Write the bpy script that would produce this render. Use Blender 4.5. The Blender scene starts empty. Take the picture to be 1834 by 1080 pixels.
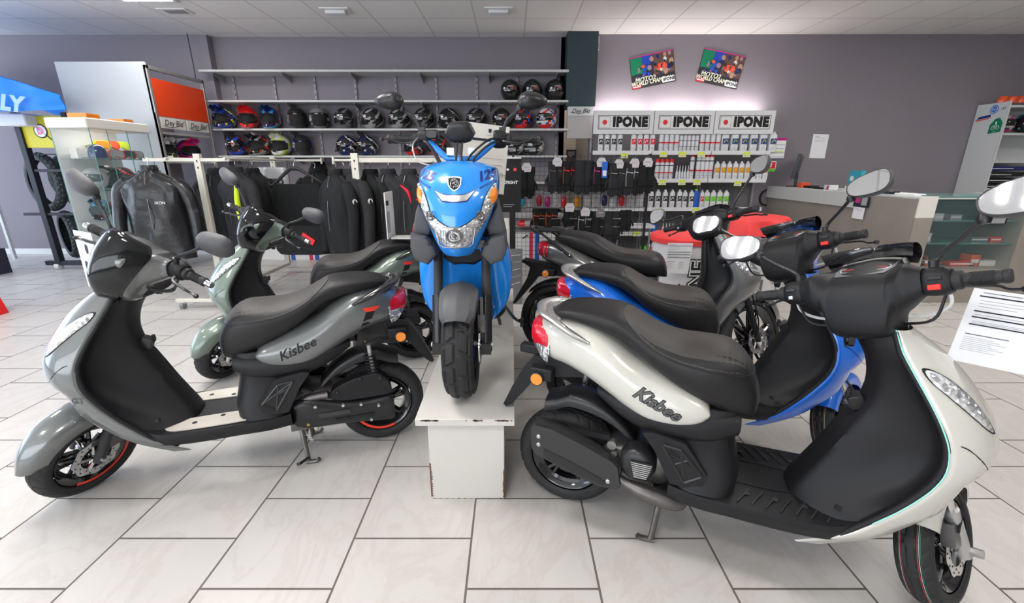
import bpy, bmesh, math, random
import numpy as np
from mathutils import Matrix, Vector
from mathutils.bvhtree import BVHTree
random.seed(7)
SC = bpy.context.scene
COL = SC.collection
PI = math.pi
R = math.radians

# ---------------------------------------------------------------- camera
CAMH = 1.37; FPX = 795.0; PITCH = R(16.93)
cd = bpy.data.cameras.new('camera'); cam = bpy.data.objects.new('camera', cd); COL.objects.link(cam)
cam.location = (0, 0, CAMH); cam.rotation_euler = (PI/2 - PITCH, 0, 0)
cd.sensor_fit = 'HORIZONTAL'; cd.sensor_width = 36; cd.lens = 36*FPX/1834; cd.clip_start = .02; cd.clip_end = 200
SC.camera = cam
# ---------------------------------------------------------------- light and exposure
vs = SC.view_settings
vs.view_transform = 'Standard'; vs.look = 'None'; vs.gamma = 1; vs.use_curve_mapping = False
vs.exposure = 0.0
wd = bpy.data.worlds.new('world'); SC.world = wd; wd.use_nodes = True
wn = wd.node_tree.nodes; bg = wn['Background']
bg.inputs[0].default_value = (.80, .88, 1.0, 1); bg.inputs[1].default_value = 1.25
def area(name, loc, rot, sx, sy, power, col):
    l = bpy.data.lights.new(name, 'AREA'); l.shape = 'RECTANGLE'; l.size = sx; l.size_y = sy
    l.energy = power; l.color = col
    o = bpy.data.objects.new(name, l); COL.objects.link(o); o.location = loc; o.rotation_euler = rot
    return o
# daylight through the shop windows behind the camera and at the left end
area('daylight_front', (-5.2, -4.2, 1.7), (R(90), 0, 0), 9.6, 2.4, 260, (.90, .95, 1))
area('daylight_left', (-9.3, 3.2, 1.75), (R(90), 0, R(-90)), 6.5, 2.7, 200, (.66, .80, 1))
ZC = 3.17
# ---------------------------------------------------------------- pixel measuring (a pixel plus a known depth or height gives a place)
_c, _s = math.cos(PITCH), math.sin(PITCH)
def ray(px, py):
    X = (px-917)/FPX; V = (py-540)/FPX
    return np.array([X, _c-V*_s, -(_s+V*_c)])
def atz(px, py, z=0.):
    r = ray(px, py); t = (z-CAMH)/r[2]; return (float(r[0]*t), float(r[1]*t), z)
def aty(px, py, Y):
    r = ray(px, py); t = Y/r[1]; return (float(r[0]*t), Y, float(CAMH+r[2]*t))

def atx(px, py, X):
    r = ray(px, py); t = X/r[0]; return (X, float(r[1]*t), float(CAMH+r[2]*t))

# ---------------------------------------------------------------- materials
M = {}
def mat(name, col, rough=.5, metal=0, coat=0, bump=0, bscale=200, emit=0, alpha=1, trans=0, var=0, vscale=5, spec=.5, ior=1.45, coatr=.03, kind='noise', sheen=0):
    m = bpy.data.materials.new(name); m.use_nodes = True; nt = m.node_tree; b = nt.nodes['Principled BSDF']
    c = (*col, 1) if len(col) == 3 else col
    b.inputs['Base Color'].default_value = c; b.inputs['Roughness'].default_value = rough; b.inputs['Metallic'].default_value = metal
    b.inputs['Coat Weight'].default_value = coat; b.inputs['Coat Roughness'].default_value = coatr
    b.inputs['Specular IOR Level'].default_value = spec; b.inputs['IOR'].default_value = ior
    b.inputs['Alpha'].default_value = alpha; b.inputs['Transmission Weight'].default_value = trans
    b.inputs['Sheen Weight'].default_value = sheen
    if emit: b.inputs['Emission Color'].default_value = c; b.inputs['Emission Strength'].default_value = emit
    if bump or var:
        tc = nt.nodes.new('ShaderNodeTexCoord')
    if bump:
        n = nt.nodes.new('ShaderNodeTexNoise' if kind == 'noise' else 'ShaderNodeTexVoronoi'); n.inputs['Scale'].default_value = bscale
        nt.links.new(tc.outputs['Object'], n.inputs['Vector'])
        bp = nt.nodes.new('ShaderNodeBump'); bp.inputs['Strength'].default_value = bump; bp.inputs['Distance'].default_value = .002 if bscale > 60 else .01
        nt.links.new(n.outputs[0], bp.inputs['Height']); nt.links.new(bp.outputs[0], b.inputs['Normal'])
    if var:
        n2 = nt.nodes.new('ShaderNodeTexNoise'); n2.inputs['Scale'].default_value = vscale; n2.inputs['Detail'].default_value = 6
        nt.links.new(tc.outputs['Object'], n2.inputs['Vector'])
        mx = nt.nodes.new('ShaderNodeMix'); mx.data_type = 'RGBA'
        mx.inputs[6].default_value = tuple(max(0, x*(1-var)) for x in c[:3])+(1,); mx.inputs[7].default_value = tuple(min(1, x*(1+var)) for x in c[:3])+(1,)
        nt.links.new(n2.outputs[0], mx.inputs[0]); nt.links.new(mx.outputs[2], b.inputs['Base Color'])
    M[name] = m
    return m
def paint(name, col, metal=.15, rough=.28): mat(name, col, rough, metal, coat=1, var=.04, vscale=3)
paint('paint_grey', (.155, .165, .165), .35, .3)
paint('paint_green', (.155, .20, .165), .3, .42)
paint('paint_white', (.60, .585, .53), 0, .25)
paint('paint_blue', (.012, .17, .80), .1, .25)
paint('paint_sky', (.015, .27, .86), .05, .22)
paint('paint_blackgloss', (.010, .010, .012), 0, .12)
mat('exhaust_grey', (.045, .045, .047), .38, .3)
mat('plastic', (.013, .013, .015), .45, bump=.25, bscale=700, spec=.35)
mat('plastic_mid', (.036, .036, .04), .5, bump=.25, bscale=700, spec=.4)
mat('wing_grey', (.075, .075, .082), .5, bump=.2, bscale=600)
mat('plastic_satin', (.018, .018, .02), .3)
mat('seat_vinyl', (.048, .043, .040), .52, bump=.35, bscale=420)
mat('seat_side', (.015, .014, .015), .44, bump=.2, bscale=420, spec=.4)
mat('stitch', (.20, .20, .20), .7)
mat('rubber', (.026, .026, .027), .62, bump=.15, bscale=300, spec=.35)
mat('grip_rubber', (.02, .02, .021), .6, bump=.5, bscale=260)
mat('chrome', (.75, .75, .76), .08, 1)
mat('silver', (.62, .62, .61), .32, .9)
mat('silver_satin', (.55, .55, .55), .38, .75)
mat('steel_dark', (.16, .15, .145), .4, .8, var=.3, vscale=30)
mat('alu', (.45, .44, .42), .45, .8, var=.15, vscale=40)
mat('lens_clear', (.80, .82, .84), .08, .75, coat=1, bump=.7, bscale=55, kind='v')
mat('lens_glass', (.9, .93, .95), .05, 0, coat=1, alpha=.25)
mat('lens_red', (.62, .01, .03), .12, 0, coat=1, bump=.4, bscale=90, kind='v')
mat('lens_amber', (.95, .27, .01), .15, 0, coat=1, bump=.4, bscale=120, kind='v')
mat('mirror', (.92, .93, .94), .02, 1)
mat('red_stripe', (.9, .06, .03), .4)
mat('red_button', (.9, .03, .02), .3, emit=.15)
mat('smoke_screen', (.004, .005, .006), .08, 0, coat=.4, alpha=.97, spec=.4)
mat('instrument', (.30, .30, .32), .25, .2, coat=1)
mat('pad_wood', (.62, .57, .51), .5, var=.1, vscale=12)
mat('black_flat', (.012, .012, .013), .7)
mat('grey_decal', (.10, .10, .10), .5)
mat('white', (.80, .80, .79), .5)
mat('white_gloss', (.82, .82, .81), .25)
mat('paper', (.86, .86, .88), .7)
mat('ink', (.02, .02, .04), .7)
mat('ink_grey', (.35, .35, .38), .7)
mat('h_green', (.0, .22, .10), .5)
mat('mint', (.35, .80, .68), .3)
mat('gold', (.45, .33, .10), .35, .8)
mat('red', (.75, .02, .02), .45)
mat('blue_dark', (.01, .03, .22), .4)

# ---------------------------------------------------------------- mesh building
def crom(P, n, closed=False):
    P = np.asarray(P, float); N = len(P); out = []
    segs = N if closed else N-1
    for i in range(segs):
        if closed: a, b, c, d = P[(i-1) % N], P[i], P[(i+1) % N], P[(i+2) % N]
        else: a, b, c, d = P[max(i-1, 0)], P[i], P[i+1], P[min(i+2, N-1)]
        if not closed and i == 0: a = 2*b-c
        if not closed and i == N-2: d = 2*c-b
        for k in range(n):
            t = k/n
            out.append(.5*((2*b)+(-a+c)*t+(2*a-5*b+4*c-d)*t*t+(-a+3*b-3*c+d)*t**3))
    if not closed: out.append(P[-1])
    return np.array(out)
def surf(sections, nu=1, nv=3, closed=False):
    """sections: list of equally long rows of points -> dense grid, smooth both ways"""
    S = [crom(s, nu, closed) if nu > 1 else np.asarray(s, float) for s in sections]
    S = np.array(S)
    cols = [crom(S[:, j], nv) for j in range(S.shape[1])]
    return np.stack(cols, 1)
class MB:
    def __init__(s, xf=None): s.v = []; s.f = []; s.mi = []; s.mats = []; s.xf = xf; s.n = 0
    def _m(s, m):
        if m not in s.mats: s.mats.append(m)
        return s.mats.index(m)
    def add(s, V, F, m):
        V = np.asarray(V, float)
        if s.xf is not None: V = V @ s.xf[:3, :3].T + s.xf[:3, 3]
        s.v.append(V); k = s._m(m); o = s.n
        for f in F: s.f.append(tuple(i+o for i in f)); s.mi.append(k)
        s.n += len(V); return s
    def grid(s, G, m, closed=False, caps=(0, 0), flip=False, mf=None):
        nv, nu = G.shape[:2]; F = []; w = nu if closed else nu-1
        for i in range(nv-1):
            for j in range(w):
                a, b = i*nu+j, i*nu+(j+1) % nu; c, d = b+nu, a+nu
                F.append((a, d, c, b) if flip else (a, b, c, d))
        if caps[0]: F.append(tuple(range(nu))[::-1 if not flip else 1])
        if caps[1]: F.append(tuple((nv-1)*nu+j for j in range(nu))[::1 if not flip else -1])
        if mf is None: s.add(G.reshape(-1, 3), F, m)
        else:
            s.add(G.reshape(-1, 3), F, m)
            k0 = len(s.mi)-len(F)
            for q in range((nv-1)*w):
                mm = mf(q//w, q % w)
                if mm: s.mi[k0+q] = s._m(mm)
        return s
    def box(s, c, sz, m, rot=None):
        x, y, z = [q/2 for q in sz]
        V = np.array([(a*x, b*y, d*z) for a in (-1, 1) for b in (-1, 1) for d in (-1, 1)])
        if rot is not None: V = V @ np.array(rot).T
        V = V+np.array(c)
        return s.add(V, [(0, 1, 3, 2), (4, 6, 7, 5), (0, 4, 5, 1), (2, 3, 7, 6), (0, 2, 6, 4), (1, 5, 7, 3)], m)
    def bb(s, x0, x1, y0, y1, z0, z1, m): return s.box(((x0+x1)/2, (y0+y1)/2, (z0+z1)/2), (x1-x0, y1-y0, z1-z0), m)
    def tube(s, P, r, m, n=8, sm=1, caps=True, flat=1.0):
        P = np.asarray(P, float)
        rr = np.full(len(P), r, float) if np.isscalar(r) else np.asarray(r, float)
        if sm > 1 and len(P) > 2:
            Q = crom(np.c_[P, rr], sm); P = Q[:, :3]; rr = Q[:, 3]
        T = np.gradient(P, axis=0); T /= np.maximum(np.linalg.norm(T, axis=1)[:, None], 1e-9)
        up = np.array([0, 0, 1.]) if abs(T[0][2]) < .9 else np.array([1., 0, 0])
        rows = []
        for p, t, q in zip(P, T, rr):
            a = np.cross(t, up); a /= np.linalg.norm(a); b = np.cross(a, t); up = b
            rows.append([p+q*(a*math.cos(k*2*PI/n)+flat*b*math.sin(k*2*PI/n)) for k in range(n)])
        return s.grid(np.array(rows), m, True, (caps, caps))
    def cyl(s, p0, p1, r, m, n=16, r1=None): return s.tube([p0, p1], [r, r if r1 is None else r1], m, n)
    def lathe(s, prof, m, c=(0, 0, 0), ax='z', n=24, caps=(0, 0), mf=None):
        rows = []
        for (r, h) in prof:
            row = []
            for k in range(n):
                a = 2*PI*k/n; x, y = r*math.cos(a), r*math.sin(a)
                row.append({'z': (x, y, h), 'y': (x, h, y), 'x': (h, x, y)}[ax])
            rows.append(row)
        return s.grid(np.array(rows)+np.array(c), m, True, caps, mf=mf)
    def prism(s, outline, o, u, v, d, m, m2=None):
        """outline of (a,b) in the plane o+a*u+b*v, thickened by vector d"""
        o, u, v, d = map(lambda q: np.array(q, float), (o, u, v, d)); A = np.array(outline, float)
        V0 = o+A[:, :1]*u+A[:, 1:2]*v; n = len(A); V = np.r_[V0, V0+d]
        s.add(V, [tuple(range(n))[::-1], tuple(range(n, 2*n))], m2 or m)
        return s.add(V, [(i, (i+1) % n, n+(i+1) % n, n+i) for i in range(n)], m)
    def arr(s): return np.concatenate(s.v) if s.v else np.zeros((0, 3))
    def bvh(s): return BVHTree.FromPolygons([tuple(map(float, p)) for p in s.arr()], s.f)
    def build(s, name, parent=None, bevel=0, sharp=38, label=None, fix=True):
        me = bpy.data.meshes.new(name); V = s.arr()
        me.from_pydata([tuple(map(float, p)) for p in V], [], s.f)
        for m in s.mats: me.materials.append(M[m])
        me.polygons.foreach_set('material_index', s.mi); me.polygons.foreach_set('use_smooth', [True]*len(s.f))
        if fix:
            bm = bmesh.new(); bm.from_mesh(me); bmesh.ops.recalc_face_normals(bm, faces=bm.faces); bm.to_mesh(me); bm.free()
        me.update()
        try: me.set_sharp_from_angle(angle=R(sharp))
        except Exception: pass
        o = bpy.data.objects.new(name, me); COL.objects.link(o)
        if parent is not None: o.parent = parent
        if bevel:
            b = o.modifiers.new('bevel', 'BEVEL'); b.width = bevel; b.segments = 2; b.limit_method = 'ANGLE'; b.angle_limit = R(40)
        if label: o['label'] = label
        return o
def thing(name, label, cat, loc=(0, 0, 0), rz=0, group=None):
    o = bpy.data.objects.new(name, None); COL.objects.link(o); o.empty_display_size = .1
    o.location = loc; o.rotation_euler = (0, 0, rz); o['label'] = label; o['category'] = cat
    if group: o['group'] = group
    return o
def tag(o, label, cat, group=None):
    o['label'] = label; o['category'] = cat
    if group: o['group'] = group
    return o
def struct(mb, name, **k):
    o = mb.build(name, **k); o['kind'] = 'structure'; return o
def dup(o, parent=None):
    c = o.copy(); COL.objects.link(c)
    if parent is not None: c.parent = parent
    for ch in list(o.children): dup(ch, c)
    return c
def se(cx, cy, w, h, e=2.4, n=16, e2=None):
    out = []
    for k in range(n):
        t = 2*PI*(k+.5)/n; c, s_ = math.cos(t), math.sin(t); q = 2/(e if s_ > 0 or e2 is None else e2)
        out.append((cx+w*math.copysign(abs(c)**q, c), cy+h*math.copysign(abs(s_)**q, s_)))
    return out
def text2d(body, size, shear=0, bold=0, align='CENTER', space=1, fine=0):
    cu = bpy.data.curves.new('t', 'FONT'); cu.body = body; cu.size = size; cu.shear = shear; cu.offset = bold; cu.space_character = space
    cu.align_x = align; cu.align_y = 'CENTER'; cu.resolution_u = 2
    o = bpy.data.objects.new('t', cu); COL.objects.link(o)
    me = bpy.data.meshes.new_from_object(o, depsgraph=None)
    V = [(v.co.x, v.co.y) for v in me.vertices]; F = [tuple(p.vertices) for p in me.polygons]
    bpy.data.objects.remove(o); bpy.data.curves.remove(cu); bpy.data.meshes.remove(me)
    if fine and V:
        bm = bmesh.new(); vs_ = [bm.verts.new((a, b, 0)) for a, b in V]
        for f_ in F:
            try: bm.faces.new([vs_[i] for i in f_])
            except ValueError: pass
        xs = [a for a, b in V]; ys = [b for a, b in V]
        for k in (0, 1):
            lo, hi = (min(xs), max(xs)) if k == 0 else (min(ys), max(ys))
            for p in np.arange(lo+fine, hi, fine):
                bmesh.ops.bisect_plane(bm, geom=bm.verts[:]+bm.edges[:]+bm.faces[:], plane_co=(p, 0, 0) if k == 0 else (0, p, 0), plane_no=(1, 0, 0) if k == 0 else (0, 1, 0))
        bm.verts.index_update(); V = [(v.co.x, v.co.y) for v in bm.verts]; F = [tuple(v.index for v in f_.verts) for f_ in bm.faces]; bm.free()
    return np.array(V).reshape(-1, 2), F
def put2d(mb, VF, m, o, u, v, off=0., bvh=None, sx=1):
    """place flat lettering on the plane o,u,v; with bvh, press it on to a curved panel"""
    V, F = VF; o, u, v = (np.array(q, float) for q in (o, u, v)); n = np.cross(u, v); n /= np.linalg.norm(n)
    P = []
    for a, b in V:
        p = o+a*sx*u+b*v
        if bvh is not None:
            h, nn, i, d = bvh.ray_cast(Vector(p+n*.25), Vector(-n))
            if h is not None: p = np.array(h)
        P.append(p+n*off)
    if len(P): mb.add(P, F, m)
def text(mb, body, size, m, o, u, v, off=.001, shear=0, bold=0, bvh=None, align='CENTER', space=1, sx=1):
    put2d(mb, text2d(body, size, shear, bold, align, space, size*.18 if bvh is not None else 0), m, o, u, v, off, bvh, sx)
def quad2d(mb, a0, b0, a1, b1, m, o, u, v, off=.001, bvh=None, n=4):
    V = [(a0+(a1-a0)*i/n, b0+(b1-b0)*j/n) for j in range(n+1) for i in range(n+1)]
    F = [(j*(n+1)+i, j*(n+1)+i+1, (j+1)*(n+1)+i+1, (j+1)*(n+1)+i) for j in range(n) for i in range(n)]
    put2d(mb, (V, F), m, o, u, v, off, bvh)
paint('paint_dgrey', (.165, .165, .162), .35, .3)
mat('plinth_white', (.62, .60, .56), .45, var=.05, vscale=3)
mat('chip_brown', (.16, .085, .05), .8)

# ---------------------------------------------------------------- the room
def nodes(m): return m.node_tree.nodes, m.node_tree.links
mat('floor_tile', (.60, .575, .545), .22, coat=.0)
fn, fl = nodes(M['floor_tile']); fb_ = fn['Principled BSDF']
tcn = fn.new('ShaderNodeTexCoord'); mp = fn.new('ShaderNodeMapping'); mp.vector_type = 'POINT'
TW, TL = .452, .4275
X0 = atz(834, 1061)[0]; Y0 = atz(640, 893)[1]
mp.inputs['Rotation'].default_value = (0, 0, R(-90))
fl.new(tcn.outputs['Object'], mp.inputs['Vector'])
br = fn.new('ShaderNodeTexBrick'); br.offset = .5; br.offset_frequency = 2; br.squash = 1
br.inputs['Scale'].default_value = 1; br.inputs['Brick Width'].default_value = TL; br.inputs['Row Height'].default_value = TW
br.inputs['Mortar Size'].default_value = .0042; br.inputs['Mortar Smooth'].default_value = .1; br.inputs['Bias'].default_value = 0
br.inputs['Color1'].default_value = (.525, .505, .485, 1); br.inputs['Color2'].default_value = (.56, .535, .51, 1); br.inputs['Mortar'].default_value = (.13, .115, .10, 1)
fl.new(mp.outputs[0], br.inputs['Vector'])
ns = fn.new('ShaderNodeTexNoise'); ns.inputs['Scale'].default_value = 3.4; ns.inputs['Detail'].default_value = 9; ns.inputs['Roughness'].default_value = .62; ns.inputs['Distortion'].default_value = 1.6
mp2 = fn.new('ShaderNodeMapping'); mp2.inputs['Scale'].default_value = (1.2, .55, 1); mp2.inputs['Rotation'].default_value = (0, 0, .5); fl.new(tcn.outputs['Object'], mp2.inputs['Vector']); fl.new(mp2.outputs[0], ns.inputs['Vector'])
rp = fn.new('ShaderNodeValToRGB'); rp.color_ramp.elements[0].position = .44; rp.color_ramp.elements[0].color = (1, 1, 1, 1); rp.color_ramp.elements[1].position = .56; rp.color_ramp.elements[1].color = (1, 1, 1, 1)
e_ = rp.color_ramp.elements.new(.50); e_.color = (.86, .81, .76, 1)
fl.new(ns.outputs[0], rp.inputs[0])
mx = fn.new('ShaderNodeMix'); mx.data_type = 'RGBA'; mx.blend_type = 'MULTIPLY'; mx.inputs[0].default_value = .42
fl.new(br.outputs['Color'], mx.inputs[6]); fl.new(rp.outputs[0], mx.inputs[7]); fl.new(mx.outputs[2], fb_.inputs['Base Color'])
bpn = fn.new('ShaderNodeBump'); bpn.inputs['Strength'].default_value = .5; bpn.inputs['Distance'].default_value = .002; bpn.invert = True
fl.new(br.outputs['Fac'], bpn.inputs['Height']); fl.new(bpn.outputs[0], fb_.inputs['Normal'])
mr = fn.new('ShaderNodeMapRange'); mr.inputs[3].default_value = .30; mr.inputs[4].default_value = .8; fl.new(br.outputs['Fac'], mr.inputs[0]); fl.new(mr.outputs[0], fb_.inputs['Roughness'])

mat('ceiling_tile', (.86, .85, .83), .8)
fn, fl = nodes(M['ceiling_tile']); tcn = fn.new('ShaderNodeTexCoord')
br = fn.new('ShaderNodeTexBrick'); br.offset = 0; br.inputs['Scale'].default_value = 1; CT = .642
br.inputs['Brick Width'].default_value = CT; br.inputs['Row Height'].default_value = CT; br.inputs['Mortar Size'].default_value = .009; br.inputs['Bias'].default_value = 0
br.inputs['Color1'].default_value = (.84, .83, .81, 1); br.inputs['Color2'].default_value = (.88, .87, .85, 1); br.inputs['Mortar'].default_value = (.60, .59, .57, 1)
fl.new(tcn.outputs['Object'], br.inputs['Vector']); fl.new(br.outputs[0], fn['Principled BSDF'].inputs['Base Color'])
nn_ = fn.new('ShaderNodeTexNoise'); nn_.inputs['Scale'].default_value = 90; bpn = fn.new('ShaderNodeBump'); bpn.inputs['Strength'].default_value = .15; fl.new(tcn.outputs['Object'], nn_.inputs['Vector']); fl.new(nn_.outputs[0], bpn.inputs['Height']); fl.new(bpn.outputs[0], fn['Principled BSDF'].inputs['Normal'])

mat('wall_mauve', (.235, .212, .242), .75, bump=.08, bscale=120, var=.03, vscale=1.2)
mat('wall_dark', (.035, .05, .06), .6, bump=.05, bscale=100)
mat('skirting', (.72, .72, .72), .5)
YW = 7.30; YL = 7.17; YR = 7.15
def slab(name, x0, x1, y0, y1, z0, z1, m): return struct(MB().bb(x0, x1, y0, y1, z0, z1, m), name)
# the floor plane's origin sits on a tile corner so the joints fall where the photo has them
fx0, fy0 = X0, Y0
f = MB(); f.bb(-10.5-fx0, 11-fx0, -4.6-fy0, 9.5-fy0, -.08, 0, 'floor_tile'); fo_ = struct(f, 'floor'); fo_.location = (fx0, fy0, 0)
cx0 = aty(780, 62.7, YW)[0]; cy0 = atz(917, 33, ZC)[1]
f = MB(); f.bb(-10.5-cx0, 11-cx0, -4.6-cy0, 9.5-cy0, 0, .08, 'ceiling_tile'); co_ = struct(f, 'ceiling'); co_.location = (cx0, cy0, ZC)
slab('wall_back_left', -10.5, -4.37, YL, YL+.4, 0, ZC, 'wall_mauve')
slab('wall_back', -4.37, .80, YW, YW+.2, 0, ZC, 'wall_mauve')
slab('wall_back_right', 1.20, 11, YR, YR+.3, 0, ZC, 'wall_mauve')
slab('wall_left', -10.6, -10.4, -4.6, YL, 0, .35, 'wall_mauve'); slab('wall_right', 10.0, 10.2, -4.6, YR, 0, ZC, 'wall_mauve')
slab('baseboard_back', -10.4, -4.37, YL-.015, YL, 0, .09, 'skirting')
# glazed shop front behind the camera
g = MB()
for x in np.linspace(-10.4, 10, 8): g.bb(x-.04, x+.04, -4.5, -4.42, 0, ZC, 'silver_satin')
g.bb(-10.4, 10, -4.5, -4.42, ZC-.3, ZC, 'silver_satin'); g.bb(-10.4, 10, -4.5, -4.42, 0, .25, 'silver_satin'); struct(g, 'window_1')
mat('shop_beige', (.55, .52, .48), .8)
f = MB(); f.bb(0.2, 10, -4.45, -4.40, 0, ZC, 'shop_beige'); struct(f, 'wall_front')
f = MB(); f.bb(-10.4, 10, -4.7, -4.45, ZC-.45, ZC, 'shop_beige'); struct(f, 'trim_1')
# louvred light panels set in the ceiling, four tubes each
mat('tube_glow', (1, .97, .93), emit=112); mat('lamp_housing', (.8, .8, .8), .4)
nodes(M['tube_glow'])[0]['Principled BSDF'].inputs['Base Color'].default_value = (.8, .8, .8, 1)
def troffer(x, y, label):
    t = thing('ceiling_light', label, 'ceiling light', (x, y, ZC), 0, 'louvred ceiling lights')
    h = MB(); h.bb(-.30, .30, -.30, .30, -.022, 0, 'lamp_housing'); h.build('housing', t)
    for k in range(4):
        m = MB(); yy = -.21+k*.14; m.bb(-.265, .265, yy-.019, yy+.019, -.0228, -.0215, 'tube_glow'); m.build('tube', t)
for lx, ly in [(-2.28, 2.16), (-2.02, 2.84), (-1.20, 1.6), (2.3, 3.4), (4.7, 2.9), (-4.8, 2.6), (-3.2, -.3), (-.6, -.3), (2.1, .3), (4.7, .3), (5.2, 4.6), (7.4, 3.4)]:  # the last two are added, only to brighten the right side of the shop
    troffer(lx, ly, 'unseen square louvred ceiling light with four tubes, above the scooters out of the picture')
p_ = atz(275, 2, ZC); troffer(p_[0], p_[1]-.30, 'bright louvred ceiling light at the top edge near the left end')

# ---------------------------------------------------------------- scooters
def rotm(axis, ang, about=(0, 0, 0)):
    T = Matrix.Translation(about) @ Matrix.Rotation(ang, 4, axis) @ Matrix.Translation([-q for q in about])
    return np.array(T)
def street_groove(t, s):
    a = abs(s); sg = 1 if s > 0 else -1
    q = (t*26/(2*PI)+a*1.1+(.5 if s > 0 else 0)) % 1
    if .30 < a < .82 and q < .20: return 1
    z = .10*abs(((t*13/PI) % 2)-1)
    return 1 if abs(a-.12-z) < .045 else 0
def block_groove(t, s):
    a = abs(s)
    q = (t*15/(2*PI)+a*.45+(.5 if s > 0 else 0)) % 1
    if a < .07 or (.50 < a < .60): return 1
    return 1 if q < .2 else 0
def knob_groove(t, s):
    a = abs(s); q = (t*30/(2*PI)+(.5 if .38 < a < .72 else 0)) % 1
    return 1 if (q < .42 or .33 < a < .40 or .68 < a < .74) else 0
def tyre(mb, c, r, ri, w, g, depth=.005, nt=240, npf=30, xf=None, m='rubber'):
    rc = ri+(r-ri)*.42; a = r-rc; rows = []
    phis = np.linspace(-2.15, 2.15, npf)
    for k in range(nt):
        t = 2*PI*k/nt; row = []
        for p in phis:
            s_ = p/1.5; dd = depth if (abs(s_) < 1 and g(t, s_)) else 0
            y = (w/2-(dd*.3))*math.sin(p) if abs(p) < PI/2 else (w/2)*math.copysign(math.sin(abs(p)), p)
            rad = rc+(a-dd)*math.copysign(abs(math.cos(p))**.85, math.cos(p)) if abs(p) < PI/2 else rc+(rc-ri)*1.15*math.cos(p)
            row.append((c[0]+rad*math.cos(t), c[1]+y, c[2]+rad*math.sin(t)))
        rows.append(row)
    rows.append(rows[0]); mb.grid(np.array(rows), m)
def wheel(root, name, c, r, ri, w, xf, spokes=5, bands=False, stripe=False, groove=street_groove, disc=0, depth=.004, style='twin', nt=240, rimmat='paint_blackgloss', stripe_arc=(0, 1)):
    rim = MB(xf); cx, cy, cz = c; hw = w*.36
    prof = [(ri-.012, -hw+.012), (ri-.001, -hw), (ri+.006, -hw-.004), (ri+.004, -hw+.006), (ri-.012, -hw+.016), (ri-.02, 0), (ri-.012, hw-.016), (ri+.004, hw-.006), (ri+.006, hw+.004), (ri-.001, hw), (ri-.012, hw-.012), (ri-.024, hw-.02), (ri-.03, 0), (ri-.024, -hw+.02), (ri-.012, -hw+.012)]
    rim.lathe(prof, rimmat, c, 'y', 48)
    for k in range(spokes):
        a = 2*PI*k/spokes+.3
        offs = (-.13, .13) if style == 'twin' else (0,)
        for da in offs:
            P = [(cx+q*math.cos(a+da*tt), cy+yy, cz+q*math.sin(a+da*tt)) for q, tt, yy in ((.022, .4, .0), (ri*.5, .7, .012), (ri*.8, 1.0, .010), (ri-.012, 1.2, 0))]
            for sg in (1, -1):
                Q = [(p[0], cy+sg*(p[1]-cy+.006), p[2]) for p in P]
                rim.tube(Q, [.016, .011, .010, .013] if style == 'twin' else [.022, .017, .015, .022], rimmat, 6, 3)
    rim.lathe([(.0, -.042), (.02, -.042), (.026, -.03), (.032, -.01), (.032, .01), (.026, .03), (.02, .042), (0, .042)], rimmat, c, 'y', 20)
    rim.lathe([(0, -.06), (.011, -.06), (.011, .06), (0, .06)], 'silver', c, 'y', 10)
    if stripe:
        for sg in (1, -1):
            n = 40; G = []
            for k in range(n+1):
                t = PI*(stripe_arc[0]+(stripe_arc[1]-stripe_arc[0])*k/n)
                G.append([(cx+q*math.cos(t), cy+sg*(hw+.0055), cz+q*math.sin(t)) for q in (ri-.006, ri+.007)])
            rim.grid(np.array(G), 'red_stripe')
    o = rim.build(name, root)
    t = MB(xf); tyre(t, c, r, ri, w, groove, depth, nt)
    to_ = t.build('tyre', o, sharp=25)
    if bands:
        rc_ = ri+(r-ri)*.42
        for ph, cc in ((.42, 'red'), (.50, 'paper'), (.58, 'h_green')):
            bn = MB(xf)
            for sg in (1, -1):
                bn.lathe([(rc_+(r-rc_+.0006)*math.cos(ph+q)**.85, sg*(w/2+.0004)*math.sin(ph+q)) for q in (-.009, .009)], cc, c, 'y', 96)
            bn.build('colour_line', to_, fix=False)
    if disc:
        d = MB(xf); y0 = cy+disc; n = 48; rows = []
        for rr_, yy in ((.058, -.002), (.088, -.002), (.088, .002), (.058, .002), (.058, -.002)):
            rows.append([(cx+(rr_+(.004*math.sin(8*2*PI*k/n) if rr_ > .06 else 0))*math.cos(2*PI*k/n), y0+yy, cz+(rr_+(.004*math.sin(8*2*PI*k/n) if rr_ > .06 else 0))*math.sin(2*PI*k/n)) for k in range(n)])
        d.grid(np.array(rows), 'chrome', True)
        for k in range(5):
            a = 2*PI*k/5; d.cyl((cx+.02*math.cos(a), y0, cz+.02*math.sin(a)), (cx+.062*math.cos(a+.3), y0, cz+.062*math.sin(a+.3)), .006, 'silver', 6)
        for k in range(24):
            a = 2*PI*k/24; q = .066 if k % 2 else .079
            d.cyl((cx+q*math.cos(a), y0-.0026, cz+q*math.sin(a)), (cx+q*math.cos(a), y0+.0026, cz+q*math.sin(a)), .0035, 'black_flat', 6)
        d.build('brake_disc', o)
    return o
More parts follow.
